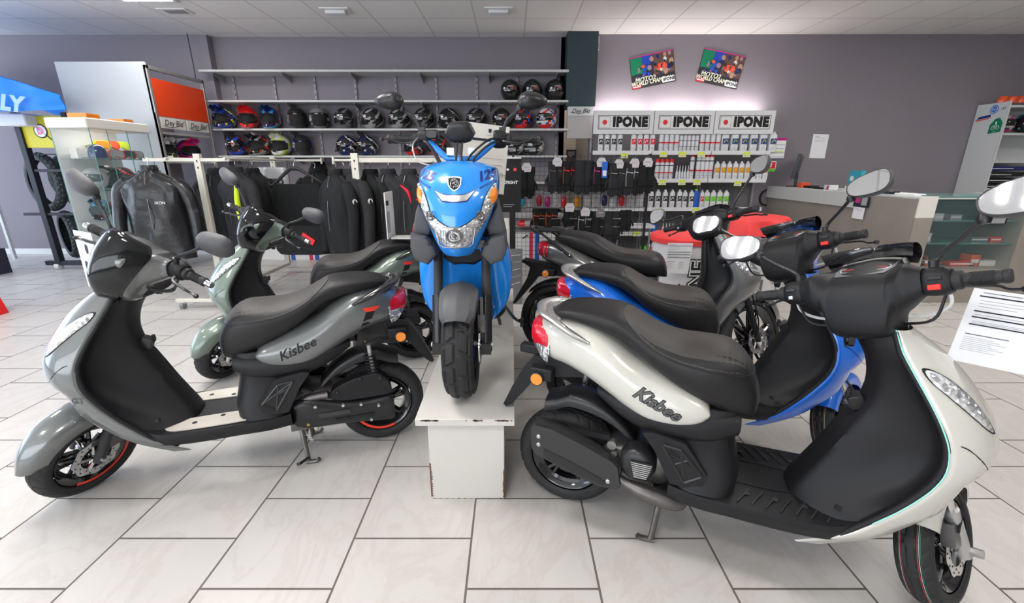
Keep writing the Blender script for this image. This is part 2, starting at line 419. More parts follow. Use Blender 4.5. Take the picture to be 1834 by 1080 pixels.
def mirror(root, base, head, W, Hh, xf, side, pitch=R(15), tilt=0, yaw=0, shape='round', backmat='wing_grey'):
    """base: stem foot, head: centre of the mirror; glass faces -x (the rider)"""
    o = MB(xf); st = MB(xf)
    hx, hy, hz = head
    b = np.array(base, float); h = np.array(head, float)
    foot = h+np.array([.012, -side*W*.42, -Hh*.42])
    st.cyl(b+[0, 0, -.03], b+[0, 0, .012], .011, 'plastic_satin', 10)
    mid = b+np.array([0, side*.012, .022])
    st.tube([b+[0, 0, .0], mid, b*.45+foot*.55+[0, 0, .004], foot], [.008, .0065, .006, .0075], 'plastic_satin', 8, 4)
    st.lathe([(0, -.014), (.011, -.012), (.015, 0), (.011, .012), (0, .014)], 'plastic_satin', tuple(foot), 'z', 12)
    out = []
    n = 28
    for k in range(n):
        t = 2*PI*k/n; c, s_ = math.cos(t), math.sin(t)
        if shape == 'round':
            e = 2/2.7; yy = math.copysign(abs(c)**e, c); zz = math.copysign(abs(s_)**e, s_); zz *= 1-.16*(-yy); yy *= 1+.05*zz
        else:
            e = 2/2.2; yy = math.copysign(abs(c)**e, c); zz = math.copysign(abs(s_)**e, s_); zz = zz*(1-.28*yy)+.20*yy
        out.append((yy*W/2*side, zz*Hh/2))
    ct, sn = math.cos(tilt), math.sin(tilt); out = [(a*ct-b_*sn*side, b_*ct+a*sn*side) for a, b_ in out]
    cy_, sy_ = math.cos(yaw*side), math.sin(yaw*side)
    def pt(a, b_, d): # d forward
        d2 = d*math.cos(pitch)+b_*math.sin(pitch); b2 = b_*math.cos(pitch)-d*math.sin(pitch)
        return (hx+d2*cy_-a*sy_, hy+a*cy_+d2*sy_, hz+b2)
    rows = [[pt(a*k, b_*k, d) for a, b_ in out] for k, d in ((.90, .001), (.965, -.004), (1, .0), (1.0, .010), (.95, .024), (.80, .036), (.55, .044), (.25, .047), (.02, .048))]
    st_o = None
    sh = MB(xf); sh.grid(np.array(rows), backmat, True, (0, 1)); so = sh.build('mirror', root)
    g = MB(xf); g.add([pt(a*.92, b_*.92, -.0015) for a, b_ in out], [tuple(range(n))], 'mirror'); g.build('mirror_glass', so, fix=False)
    st.build('mirror_stem', so)
    return so
def grip_set(root, y0, y1, x, z, xf, side, kill=True, sil=False, lever_drop=.03):
    g = MB(xf); prof = [(0, y1+.008), (.016, y1+.008), (.0185, y1+.004), (.0185, y1-.004), (.0165, y1-.006), (.0165, (y0+y1)/2), (.0165, y0+.022), (.024, y0+.018), (.026, y0+.010), (.024, y0), (0, y0)]
    n = 20; rows = []
    for r_, h in prof: rows.append([(x+r_*math.cos(2*PI*k/n), side*h, z+r_*math.sin(2*PI*k/n)) for k in range(n)])
    g.grid(np.array(rows), 'grip_rubber', True)
    for k in range(14):
        yy = y0+.034+k*(y1-y0-.05)/14
        g.tube([(x+.0168*math.cos(a), side*(yy+.004*math.sin(3*a)), z+.0168*math.sin(a)) for a in np.linspace(0, 2*PI, 13)], .0013, 'grip_rubber', 4, caps=False)
    go = g.build('grip', root)
    if sil:
        e = MB(xf); e.lathe([(0, side*(y1+.038)), (.012, side*(y1+.038)), (.014, side*(y1+.03)), (.012, side*(y1+.022)), (.014, side*(y1+.014)), (.0135, side*(y1+.006)), (0, side*(y1+.006))], 'chrome', (x, 0, z), 'y', 16)
        e.build('bar_end', go)
    h = MB(xf); ya = y0-.055
    h.grid(surf([[(x+a, side*yy, z+b) for a, b in se(0, 0, w, hh, 2.8, 12)] for yy, w, hh in ((ya, .030, .034), (ya+.012, .034, .038), (ya+.042, .032, .037), (y0, .026, .030))], 1, 3), 'plastic', True, (1, 1))
    ho = h.build('switch_housing', root)
    sw = MB(xf)
    if kill: sw.box((x-.032, side*(ya+.026), z-.016), (.010, .026, .014), 'red_button')
    else: sw.box((x-.034, side*(ya+.028), z-.016), (.008, .014, .012), 'silver_satin')
    sw.box((x-.034, side*(ya+.028), z+.008), (.006, .03, .010), 'plastic_satin')
    sw.build('switch', ho, bevel=.002)
    l = MB(xf)
    l.tube([(x+.02, side*(y0-.02), z-.005), (x+.055, side*(y0), z-.012), (x+.062, side*(y0+.06), z-.018), (x+.055, side*(y1-.01), z-lever_drop), (x+.055, side*(y1+.015), z-lever_drop-.002)], [.008, .0075, .0062, .0055, .006], 'plastic_satin', 8, 4, flat=.7)
    l.lathe([(0, -.009), (.008, -.006), (.0095, 0), (.008, .006), (0, .009)], 'plastic_satin', (x+.055, side*(y1+.018), z-lever_drop-.002), 'z', 10)
    l.build('brake_lever', root)
def sheet(root, c, u, v, w, h, lines=True, name='price_sheet', kind=0, label=None):
    """printed paper: u right, v up, c centre"""
    c, u, v = (np.array(q, float) for q in (c, u, v)); u /= np.linalg.norm(u); v /= np.linalg.norm(v); n = np.cross(u, v)
    s_ = MB(); s_.prism([(-w/2, -h/2), (w/2, -h/2), (w/2, h/2), (-w/2, h/2)], c-n*.0006, u, v, n*.0006, 'paper')
    q = lambda a0, b0, a1, b1, m: quad2d(s_, a0*w/2, b0*h/2, a1*w/2, b1*h/2, m, c, u, v, .0006, n=1)
    if kind == 0:
        q(-.85, .90, -.3, .915, 'ink')
        for y in (.80, .40, .24, .04): q(-.88, y, .92, y+.035, 'ink')
        for y in (.70, .62, .54, .32, .14, .10): q(-.85, y, .1 if int(y*100) % 3 else -.3, y+.012, 'ink_grey')
        q(-.88, -.22, -.25, -.20, 'ink'); q(.1, -.26, .5, -.24, 'ink')
        for k in range(8):
            q(-.88, -.30-k*.05, -.45+.2*((k*7) % 3)/2, -.29-k*.05, 'ink_grey'); q(.1, -.33-k*.05, .4+.2*((k*5) % 3)/2, -.32-k*.05, 'ink_grey')
    elif kind == 1:
        q(-.7, .80, -.2, .83, 'ink'); q(-.75, .50, .75, .51, 'ink'); q(-.75, -.3, -.1, -.29, 'ink_grey')
        for y in (.7, .64, .44, .38): q(-.7, y, .5, y+.012, 'ink_grey')
    return s_.build(name, root, label=label)

def kisbee(label, rear, heading, steer, C):
    root = thing('scooter', label, 'scooter', (rear[0], rear[1], 0), heading)
    P = C['paint']; A = (.906, 0, .95); XS = rotm(Vector((-.384, 0, .923)).normalized(), steer, A)
    WB = 1.235
    # wheels
    wheel(root, 'rear_wheel', (0, 0, .213), .213, .138, .112, None, 5, False, C['stripe'], stripe_arc=(-.62, .22))
    wheel(root, 'front_wheel', (WB, 0, .200), .200, .134, .098, XS, 5, not C['gt'], C['stripe'], disc=.052 if C['gt'] else -.052, stripe_arc=(.95, 1.72) if C['gt'] else (0, 1))
    # tail body panel
    st = [(-.150, .715, .765, .030), (-.125, .675, .800, .062), (-.07, .650, .830, .098), (.0, .640, .838, .128), (.08, .610, .83, .150), (.16, .568, .79, .163), (.24, .520, .735, .172), (.31, .482, .705, .176), (.38, .482, .680, .177), (.435, .497, .660, .173), (.475, .523, .640, .165), (.497, .555, .615, .155), (.503, .575, .597, .150)]
    def sec(x, zb, zt, w):
        zc = (zb+zt)/2; h = (zt-zb)/2
        return [(x, yy, zz) for yy, zz in se(0, zc+h*.0, w, h, 2.5, 20)]
    G = surf([sec(*q) for q in st], 2, 4, True)
    b = MB(); b.grid(G, P, True, (1, 1)); bv = b.bvh(); bo = b.build('body_panel', root)
    for sg in (1, -1):
        d = MB()
        u = np.array([-sg*1.0, 0, 0]); ang = .42 if not C['gt'] else .30
        u = np.array([-sg*math.cos(ang), 0, math.sin(ang)*(1 if sg > 0 else -1)]); v = np.array([sg*0+math.sin(ang)*(1 if sg > 0 else 1)*1, 0, math.cos(ang)])
        # reading direction: right side (sg=-1) reads to the front; both rise towards the tail
        if sg < 0: u = np.array([math.cos(.42), 0, -math.sin(.42)]); v = np.array([math.sin(.42), 0, math.cos(.42)])
        else: u = np.array([-math.cos(.36), 0, math.sin(.36)]); v = np.array([math.sin(.36), 0, math.cos(.36)])
        o_ = (.335, sg*.17, .607)
        if C['outline']: text(d, 'Kisbee', .060, C['outline'], o_, u, v, .0012, .35, .0034, bv, space=1.0)
        text(d, 'Kisbee', .060, C['text'], o_, u, v, .0022, .35, .0009, bv, space=1.0)
        if C['gt']:
            for x0, cc in ((.0, 'black_flat'), (.022, 'paint_blackgloss')):
                pass
            V = [(-.02, .615+.02), (.035, .615-.0), (-.035, .735), (-.075, .745)]
            for V_, cc in (([(.07, .585), (.10, .570), (.035, .735), (-.005, .735)], 'black_flat'), ([(.035, .735), (-.005, .735), (-.03, .755), (.05, .755)], 'red_stripe')):
                n = 5; pts = []
                for j in range(n+1):
                    for i in range(n+1):
                        a0 = np.array(V_[0])*(1-j/n)+np.array(V_[3])*j/n; a1 = np.array(V_[1])*(1-j/n)+np.array(V_[2])*j/n
                        pts.append(tuple(a0*(1-i/n)+a1*i/n))
                Fq = [(j*(n+1)+i, j*(n+1)+i+1, (j+1)*(n+1)+i+1, (j+1)*(n+1)+i) for j in range(n) for i in range(n)]
                put2d(d, (pts, Fq), cc, (0, sg*.17, 0), (1, 0, 0) if sg < 0 else (1, 0, 0), (0, 0, 1) if sg < 0 else (0, 0, 1), 0, None) if 0 else None
                P3 = []
                for a_, b_ in pts:
                    h, nn, i_, dd = bv.ray_cast(Vector((a_, sg*.4, b_)), Vector((0, -sg, 0)))
                    P3.append((a_, (h.y if h else sg*.14)+sg*.0015, b_))
                d.add(P3, Fq, cc)
        d.build('lettering', bo, fix=False)
    # black under-seat body
    st = [(.30, (.40, .62, .19)), (.36, (.41, .625, .172)), (.42, (.38, .612, .155)), (.48, (.32, .60, .150)), (.53, (.30, .605, .152)), (.60, (.34, .62, .13))]
    rows = []
    for z, (x0, x1, w) in st:
        rows.append([(xx, yy, z) for xx, yy in se((x0+x1)/2, 0, (x1-x0)/2, w, 3.2, 20)])
    b = MB(); b.grid(surf(rows, 2, 3, True), 'plastic', True, (1, 1))
    b.grid(surf([[(x, yy, zz) for yy, zz in se(0, (zb+zt)/2, w, (zt-zb)/2, 2.6, 16)] for x, zb, zt, w in ((.12, .55, .60, .10), (.22, .49, .60, .150), (.32, .455, .60, .168), (.42, .45, .60, .170), (.52, .46, .60, .160), (.60, .50, .60, .135))], 2, 3, True), 'plastic', True, (1, 1))
    for sg in (1, -1):   # vent frame in the lower corner
        y = sg*.178
        b.prism([(.298, .492), (.335, .500), (.44, .482), (.520, .375), (.505, .315), (.405, .315), (.345, .43)], (0, sg*.150, 0), (1, 0, 0), (0, 0, 1), (0, sg*.030, 0), 'plastic')
    uo = b.build('underseat_cover', root, bevel=.004)
    for sg in (1, -1):
        vt = MB(); y = sg*.181
        c4 = [(.370, .462), (.429, .456), (.503, .372), (.450, .333)]
        for i in range(4):
            p, q = c4[i], c4[(i+1) % 4]; vt.cyl((p[0], y, p[1]), (q[0], y, q[1]), .006, 'plastic_satin', 6)
        for p, q in ((c4[0], c4[2]), (c4[1], c4[3]), ((.41, .395), (.455, .425)), ((.395, .43), (.48, .395))):
            vt.cyl((p[0], y, p[1]), (q[0], y, q[1]), .0045, 'plastic_satin', 6)
        vt.prism(c4, (0, sg*.1805, 0), (1, 0, 0), (0, 0, 1), (0, sg*.001, 0), 'black_flat')
        vt.build('side_vent', uo)
    # seat
    top = [(-.075, .850), (-.04, .872), (.02, .884), (.10, .888), (.165, .884), (.20, .872), (.25, .845), (.31, .815), (.39, .797), (.47, .798), (.54, .797), (.595, .765), (.635, .705), (.652, .640)]
    bot = [.840, .832, .825, .808, .79, .775, .745, .70, .648, .605, .575, .560, .562, .60]
    wd_ = [.045, .085, .108, .120, .126, .128, .136, .148, .156, .158, .148, .128, .098, .050]
    rows = []
    for (x, zt), zb, w in zip(top, bot, wd_):
        zc = zb+(zt-zb)*.52; row = []
        for k in range(20):
            t = 2*PI*(k+.5)/20; c_, s_ = math.cos(t), math.sin(t)
            yy = w*math.copysign(abs(c_)**.72, c_)*(1 if s_ > 0 else .98)
            zz = zc+((zt-zc) if s_ > 0 else (zc-zb))*math.copysign(abs(s_)**(.80 if s_ > 0 else .6), s_)
            row.append((x, yy, zz))
        rows.append(row)
    G = surf(rows, 2, 4, True)
    b = MB(); b.grid(G, 'seat_side', True, (1, 1)); sv = b.bvh(); so = b.build('seat', root)
    pi_ = MB(); ctr = [(.182, 0), (.184, .04), (.192, .075), (.215, .105), (.26, .130), (.32, .144), (.40, .151), (.48, .152), (.54, .142), (.585, .120), (.612, .085), (.625, .04), (.628, 0)]
    loop = [(a, -b_) for a, b_ in ctr]+[(a, b_) for a, b_ in ctr[-2:0:-1]]; loop = crom(np.array(loop), 4, True); up = []
    for x, y in loop:
        h = sv.ray_cast(Vector((x, y, 1.2)), Vector((0, 0, -1)))[0]; up.append((h.x, h.y, h.z+.0005) if h else None)
    up = [q for q in up if q]; pi_.tube(up+up[:2], .0019, 'seat_side', 5, 1, caps=False); pi_.build('piping', so)
    ins = MB(); V = []
    for j in range(13):
        for i in range(25):
            x = .186+i*.0182; w = np.interp(x, [q[0] for q in ctr], [q[1] for q in ctr])*.985; y = -w+2*w*j/12
            h = sv.ray_cast(Vector((x, y, 1.3)), Vector((0, 0, -1)))[0]; V.append((h.x, h.y, h.z+.0012) if h else (x, y, .75))
    ins.add(V, [(j*25+i, j*25+i+1, (j+1)*25+i+1, (j+1)*25+i) for j in range(12) for i in range(24)], 'seat_vinyl'); ins.build('seat_inset', so)
    # grab rail
    g = MB(); gm = C['rail']
    P0 = [(.090, -.138, .775), (.035, -.145, .802), (-.04, -.130, .836), (-.098, -.088, .850), (-.122, 0, .856), (-.098, .088, .850), (-.04, .130, .836), (.035, .145, .802), (.090, .138, .775)]
    g.tube(P0, [.008, .017, .019, .019, .022, .019, .019, .017, .008], gm, 12, 5, flat=.62)
    g.tube([(-.04, -.095, .835), (-.08, -.05, .845), (-.095, 0, .848), (-.08, .05, .845), (-.04, .095, .835)], .014, gm, 8, 4, flat=.7)
    g.build('grab_rail', root)
    # tail light
    t = MB()
    rows = [[(x, yy, zz) for yy, zz in se(0, zc, w, h, 2.6, 16)] for x, zc, w, h in ((-.158, .765, .030, .022), (-.150, .752, .060, .050), (-.118, .744, .080, .060), (-.075, .735, .100, .066))]
    t.grid(surf(rows, 1, 3, True), 'lens_red', True, (1, 1))
    to = t.build('tail_light', root)
    for sg in (1, -1):
        t2 = MB()
        t2.grid(surf([[(-.150+a, sg*(.06+yy), z) for a, yy, z in r_] for r_ in (
            [(.006, -.014, .735), (.03, .012, .735), (.085, .040, .74)], [(.006, -.012, .705), (.036, .022, .70), (.083, .044, .70)], [(.026, -.008, .675), (.045, .018, .665), (.075, .036, .655)])], 3, 3), 'lens_clear')
        t2.build('indicator_lens', to)
    # rear mudguard, plate holder
    m = MB(); rows = []
    for k in range(9):
        a = R(33+k*10); rr_ = .300-.018*(k > 6)
        rows.append([(0.02+rr_*math.cos(a)*1.0, yy, .215+(rr_+dz)*math.sin(a)) for yy, dz in ((-.070, -.045), (-.066, -.012), (-.045, .004), (0, .010), (.045, .004), (.066, -.012), (.070, -.045))])
    m.grid(surf(rows, 2, 2), 'plastic_satin'); m.build('inner_mudguard', root)
    m = MB()
    ph = [(.06, .66), (-.04, .665), (-.14, .655), (-.185, .600), (-.235, .505), (-.275, .415), (-.262, .405), (-.235, .425), (-.185, .49), (-.135, .560), (-.06, .580), (.06, .60)]
    m.prism(ph, (0, -.055, 0), (1, 0, 0), (0, 0, 1), (0, .11, 0), 'plastic')
    m.box((-.165, 0, .665), (.10, .045, .035), 'plastic'); m.box((-.10, 0, .60), (.09, .20, .05), 'plastic')
    po = m.build('plate_holder', root, bevel=.006)
    for sg in (1, -1):
        rf = MB(); rf.lathe([(0, 0), (.027, 0), (.027, sg*.010), (.024, sg*.012), (0, sg*.012)], 'plastic_satin', (-.112, sg*.100, .585), 'y', 24)
        rf.lathe([(0, sg*.0125), (.023, sg*.0125), (.024, sg*.010)], 'lens_amber', (-.112, sg*.100, .585), 'y', 24)
        rf.build('reflector', po)
    if C.get('plate'):
        pass
    # engine and transmission on the left, exhaust on the right
    e = MB()
    e.grid(surf([[(x, yy, zz) for yy, zz in se(.095, zc, w, h, 3, 12)] for x, zc, w, h in ((-.055, .215, .028, .055), (-.03, .218, .036, .068), (.08, .222, .040, .058), (.20, .235, .042, .060), (.32, .255, .042, .078), (.385, .262, .036, .07), (.40, .262, .03, .055))], 2, 3, True), 'plastic_satin', True, (1, 1))
    e.grid(surf([[(x, yy, zz) for yy, zz in se(.0, zc, w, h, 3, 12)] for x, zc, w, h in ((.12, .26, .06, .05), (.20, .27, .10, .08), (.34, .29, .11, .09), (.44, .31, .09, .07))], 2, 3, True), 'steel_dark', True, (1, 1))
    e.tube([(.40, .03, .285), (.36, .09, .325), (.24, .11, .34)], .02, 'steel_dark', 10, 4)
    e.box((.22, .138, .25), (.14, .008, .022), 'paint_blackgloss'); e.box((.13, .138, .215), (.18, .006, .012), 'plastic')
    for px_, pz_ in ((.30, .30), (.34, .215), (.06, .185), (.02, .255), (.18, .285), (.10, .275)): e.cyl((px_, .13, pz_), (px_, .144, pz_), .007, 'gold' if px_ == .34 else 'silver_satin', 8)
    eo = e.build('engine', root)
    f_ = MB()   # fan cover with slots on the right
    f_.lathe([(.0, -.165), (.045, -.163), (.058, -.155), (.066, -.135), (.066, -.09)], 'plastic_satin', (.29, 0, .335), 'y', 28)
    for k in range(9):
        f_.box((.305+.0*k, -.166, .30+k*.008), (.045+.004*k, .006, .0035), 'silver_satin' if k < 8 else 'plastic', )
    f_.build('fan_cover', eo)
    a = MB()   # air filter box on the left above transmission
    a.grid(surf([[(xx, yy, zz) for xx, zz in [(-.035, .37), (-.05, .32), (-.035, .295), (.03, .29), (.14, .29), (.215, .300), (.235, .335), (.20, .37), (.12, .40), (.03, .415), (-.005, .405)]] for yy in (.045, .115)], 2, 3, True), 'plastic', True, (1, 1))
    for px_, pz_ in ((.0, .385), (.09, .395), (.20, .345)): a.cyl((px_, .11, pz_), (px_, .122, pz_), .009, 'plastic_satin', 10)
    a.tube([(.20, .085, .33), (.27, .085, .315), (.30, .08, .335), (.36, .07, .37)], .019, 'plastic_satin', 10, 4)
    a.cyl((.255, .085, .315), (.268, .085, .318), .023, 'chrome', 12)
    a.build('air_filter', root, bevel=.006)
    x_ = MB()
    x_.grid(surf([[(x, yy, zz) for yy, zz in se(-.125, zc, w, h, 2.6, 14)] for x, zc, w, h in ((-.100, .365, .035, .050), (-.085, .366, .046, .060), (.0, .348, .048, .060), (.10, .322, .046, .056), (.20, .285, .036, .048), (.235, .278, .024, .035))], 2, 3, True), 'exhaust_grey', True, (1, 1))
    x_.prism([(-.108, .412), (-.095, .428), (-.026, .424), (.10, .385), (.202, .345), (.225, .325), (.240, .245), (.225, .232), (.158, .228), (.03, .262), (-.085, .300), (-.105, .325)], (0, -.178, 0), (1, 0, 0), (0, 0, 1), (0, .022, 0), 'exhaust_grey')
    x_.prism([(-.055, .335), (.07, .300), (.19, .255), (.175, .238), (.06, .262), (-.055, .298)], (0, -.181, 0), (1, 0, 0), (0, 0, 1), (0, .01, 0), 'plastic_satin')
    for px_, pz_ in ((-.075, .385), (-.075, .350), (.195, .262)): x_.cyl((px_, -.176, pz_), (px_, -.186, pz_), .0085, 'silver', 12)
    x_.tube([(.21, -.14, .262), (.26, -.145, .245), (.32, -.145, .228), (.43, -.13, .205), (.47, -.08, .21)], [.018, .018, .030, .032, .02], 'steel_dark', 12, 4)
    x_.build('exhaust', root, bevel=.004)
    sh = MB()
    for sg in ((1,) if True else ()):
        sh.cyl((.02, sg*.075, .30), (-.01+.05, sg*.095, .56), .010, 'silver_satin', 10)
        sh.tube([(.02+.022*(k/60)+.024*math.cos(k*.9), sg*(.077+.015*k/60)+.024*math.sin(k*.9)*1, .36+.15*k/60) for k in range(60)], .0045, 'black_flat', 5)
    sh.cyl((.0, 0, .213), (.0, .10, .213), .02, 'alu', 12); sh.tube([(.0, -.085, .213), (.10, -.09, .30), (.25, -.07, .30)], .018, 'alu', 8, 3)
    sh.box((.10, -.10, .395), (.16, .02, .022), 'plastic_satin'); sh.cyl((.19, -.115, .37), (.19, -.09, .37), .018, 'alu', 10); sh.cyl((.20, -.115, .335), (.20, -.09, .335), .012, 'alu', 10)
    sh.build('shock_absorber', root)
    # centre stand
    k_ = MB()
    k_.box((.385, 0, .20), (.07, .22, .05), 'steel_dark'); k_.box((.385, .03, .19), (.055, .09, .03), 'white')
    for sg in (1, -1):
        k_.tube([(.385, sg*.07, .20), (.375, sg*.10, .12), (.365, sg*.125, .03), (.36, sg*.13, .012)], .011, 'steel_dark', 8, 3)
        k_.tube([(.375, sg*.128, .010), (.33, sg*.135, .012), (.315, sg*.14, .022)], .010, 'steel_dark', 8, 3)
    k_.tube([(.372, -.11, .10), (.372, .11, .10)], .008, 'steel_dark', 8)
    k_.tube([(.36, .13, .035), (.40, .165, .03), (.40, .19, .05)], .007, 'plastic_satin', 8, 3)
    k_.tube([(.395, .05, .19)]+[(.395-.0012*i+.009*math.cos(i*1.3), .055+.0006*i, .185-.0022*i+.0*math.sin(i)) for i in range(44)], .003, 'silver', 5)
    k_.build('centre_stand', root)
    # floorboard
    fb = MB()
    rows = []
    for x, z, w in ((.40, .300, .168), (.50, .302, .195), (.60, .305, .200), (.72, .305, .202), (.82, .307, .200), (.90, .315, .192), (.96, .345, .175)):
        rows.append([(x, s_*w*k, z+dz) for s_, k, dz in ((-1, .80, -.075), (-1, .96, -.055), (-1, 1, -.018), (-1, .985, -.002), (-1, .5, 0), (-1, .28, .0), (1, .28, .0), (1, .5, 0), (1, .985, -.002), (1, 1, -.018), (1, .96, -.055), (1, .80, -.075))])
    Gf = surf(rows, 1, 3); fb.grid(np.concatenate([Gf, Gf[:, :1]], 1), 'plastic', caps=(0, 0)); fb.grid(surf([[(x, s_*w, z) for s_ in (-1, 1)] for x, z, w in ((.38, .24, .13), (.60, .225, .14), (.80, .228, .14), (.97, .26, .13))], 1, 3), 'plastic')
    if not C['gt']:
        for sg in (1, -1):
            for i in range(7):
                x = .63+i*.042
                fb.tube([(x+.03-.0*i, sg*.10, .309), (x+.005, sg*.145, .309), (x-.01, sg*.175, .309)], .0028, 'plastic_mid', 5, 3)
                if i % 2 == 0: fb.box((x+.02, sg*.125, .309), (.018, .012, .004), 'plastic_mid')
            fb.tube([(.62, sg*.07, .308), (.78, sg*.065, .308), (.86, sg*.0, .309)], .002, 'black_flat', 5, 2)
            fb.cyl((.74, sg*.115, .3055), (.74, sg*.115, .309), .009, 'black_flat', 12)
    fo = fb.build('floorboard', root, sharp=50)
    if C['gt']:
        for sg in (1, -1):
            pd = MB(); pts = [(.50, .085), (.515, .165), (.60, .183), (.76, .185), (.87, .172), (.895, .130), (.87, .085), (.70, .075)]
            pts = crom(np.array([(.69+(q[0]-.69)*.95, .13+(q[1]-.13)*.9) for q in pts]), 4, True)
            pd.prism(pts if sg > 0 else pts[::-1], (0, 0, .306), (1, 0, 0), (0, sg, 0), (0, 0, .005), 'pad_wood')
            for hx_, hy_ in ((.60, .13), (.78, .13), (.68, .10)): pd.lathe([(0, .0008), (.010, .0008), (.010, 0)], 'black_flat', (hx_, sg*hy_, .311), 'z', 14)
            pd.build('foot_pad', fo, label='pale grey wood-look foot pad')
    # leg shield: inner black face; rim edge curve shared with the painted front
    Z = [.285, .33, .40, .47, .54, .60, .66, .73, .80, .86, .90, .925]
    XE = np.interp(Z, [.28, .33, .40, .47, .545, .60, .66, .73, .80, .86, .925], [.905, .945, 1.0, 1.045, 1.080, 1.088, 1.078, 1.045, 1.005, .968, .945])
    WE = np.interp(Z, [.28, .40, .50, .58, .66, .73, .80, .86, .925], [.188, .200, .206, .206, .196, .172, .140, .115, .095])
    XC = np.interp(Z, [.28, .33, .40, .47, .54, .60, .66, .72, .79, .86, .925], [.775, .79, .825, .86, .89, .915, .940, .948, .935, .895, .868])
    WC = np.interp(Z, [.28, .36, .5, .6, .7, .8, .925], [.085, .075, .07, .07, .07, .075, .085])
    inner = []
    for z, xe, we, xc, wc in zip(Z, XE, WE, XC, WC):
        well = .55 if z < .55 else .35
        xm = xc+(xe-xc)*np.interp(z, [.28, .36, .5, .65, .8, .93], [.25, .55, .70, .60, .45, .4])
        kn = np.interp(z, [.28, .36, .44, .52, .6, .7, .82, .93], [.0, .012, .045, .062, .055, .035, .018, .01])
        h = [(xe+.004, we+.003), (xe-.008, we), (xe-.010, we-.014), (xe-.004, we-.022), (xm+.62*(xe-xm)+kn*.5, wc+(we-wc)*.66), (xm+kn, wc+(we-wc)*.30), (xc+.022, wc*.95), (xc+.004, wc*.62), (xc, 0)]
        inner.append([(a_, b_, z) for a_, b_ in h]+[(a_, -b_, z) for a_, b_ in h[-2::-1]])
    Gi = surf(inner, 2, 3)
    b = MB(); b.grid(Gi, 'plastic')
    b.grid(np.array([[(xe, w_*s_, z) for z, xe, w_ in ((.90, .95, .10), (.93, .94, .085))] for s_ in (-1, 1)]), 'plastic')
    lo = b.build('leg_shield', root, sharp=60)
    hk = MB(); hk.box((.925, 0, .655), (.04, .045, .045), 'plastic_satin', rot=np.array(Matrix.Rotation(R(-25), 3, 'Y'))); hk.box((.902, 0, .67), (.012, .02, .03), 'black_flat')
    hk.build('bag_hook', lo, bevel=.003); hk = MB()
    hk.lathe([(0, 0), (.022, 0), (.022, -.01), (.026, -.012), (.026, .004)], 'plastic_satin', (.862, -.045, .875), 'x', 20)
    hk.cyl((.860, -.045, .875), (.852, -.045, .875), .012, 'silver', 12)
    hk.build('ignition_lock', lo)
    for sg in (1, -1): hk = MB(); hk.cyl((.90, sg*.165, .36), (.885, sg*.165, .365), .008, 'black_flat', 10); hk.build('screw', lo)
    # painted front
    ZN = [.205, .25, .30, .36, .42, .48, .53, .58, .64, .70, .76, .82, .87, .905, .93]
    XE2 = np.interp(ZN, [.205, .25, .28, .33, .40, .47, .545, .60, .66, .73, .80, .86, .93], [.80, .86, .905, .948, 1.003, 1.048, 1.084, 1.091, 1.081, 1.048, 1.008, .971, .945])
    WE2 = np.interp(ZN, [.205, .28, .40, .50, .58, .66, .73, .80, .86, .93], [.165, .190, .203, .209, .209, .199, .175, .143, .118, .092])
    XF = np.interp(ZN, [.205, .25, .30, .36, .42, .48, .53, .58, .64, .70, .76, .82, .87, .93], [.87, .945, 1.01, 1.075, 1.13, 1.165, 1.185, 1.226, 1.240, 1.222, 1.185, 1.135, 1.08, 1.0])
    XN = np.interp(ZN, [.205, .42, .47, .50, .54, .58, .64, .70, .76, .82, .87, .93], [.83, 1.0, 1.05, 1.11, 1.18, 1.238, 1.250, 1.230, 1.19, 1.14, 1.085, 1.0])
    outer = []
    for z, xe, we, xf_, xn in zip(ZN, XE2, WE2, XF, XN):
        up = z > .5
        wf = np.interp(z, [.2, .3, .42, .5, .58, .64, .72, .82, .93], [.150, .165, .150, .12, .095, .085, .070, .055, .045])
        dx = xf_-xe
        h = [(xe, we), (xe+dx*.12, we+.004), (xe+dx*.45, we*.93+wf*.07), (xe+dx*.78, we*.55+wf*.45), (xf_-dx*.02, wf), (xf_*(.6 if not up else .4)+xn*(.4 if not up else .6), wf*.62), (xn, wf*.25), (xn, 0)]
        outer.append([(a_, b_, z) for a_, b_ in h]+[(a_, -b_, z) for a_, b_ in h[-2::-1]])
    Go = surf(outer, 3, 4)
    nz = Go.shape[0]
    b = MB(); nu_ = Go.shape[1]-1; mid = nu_//2
    b.grid(Go, P, mf=lambda i, j: ('plastic' if (i < 17 and abs(j-mid) < 9) else None)); ov = b.bvh(); fo2 = b.build('front_panel', root, sharp=70)
    for sg in (1, -1):
        sm_ = MB()
        pts = []
        for x_, z_ in ((1.115, .660), (1.135, .652), (1.17, .622), (1.195, .590), (1.215, .560)):
            h = ov.ray_cast(Vector((x_-.03, sg*.4, z_)), Vector((.10, -sg, 0)).normalized())[0]
            if h: pts.append(tuple(h))
        if len(pts) > 2: sm_.tube(pts, .0018, 'black_flat', 5, 3)
        if sm_.n: sm_.build('panel_seam', fo2)
    if C.get('edge'):
        ed = MB()
        for sg in (1, -1): ed.tube([(xe-.001, sg*(we+.002), z) for z, xe, we in list(zip(ZN, XE2, WE2))[3:]], .0020, C['edge'], 5, 3)
        ed.build('edge_trim', fo2)
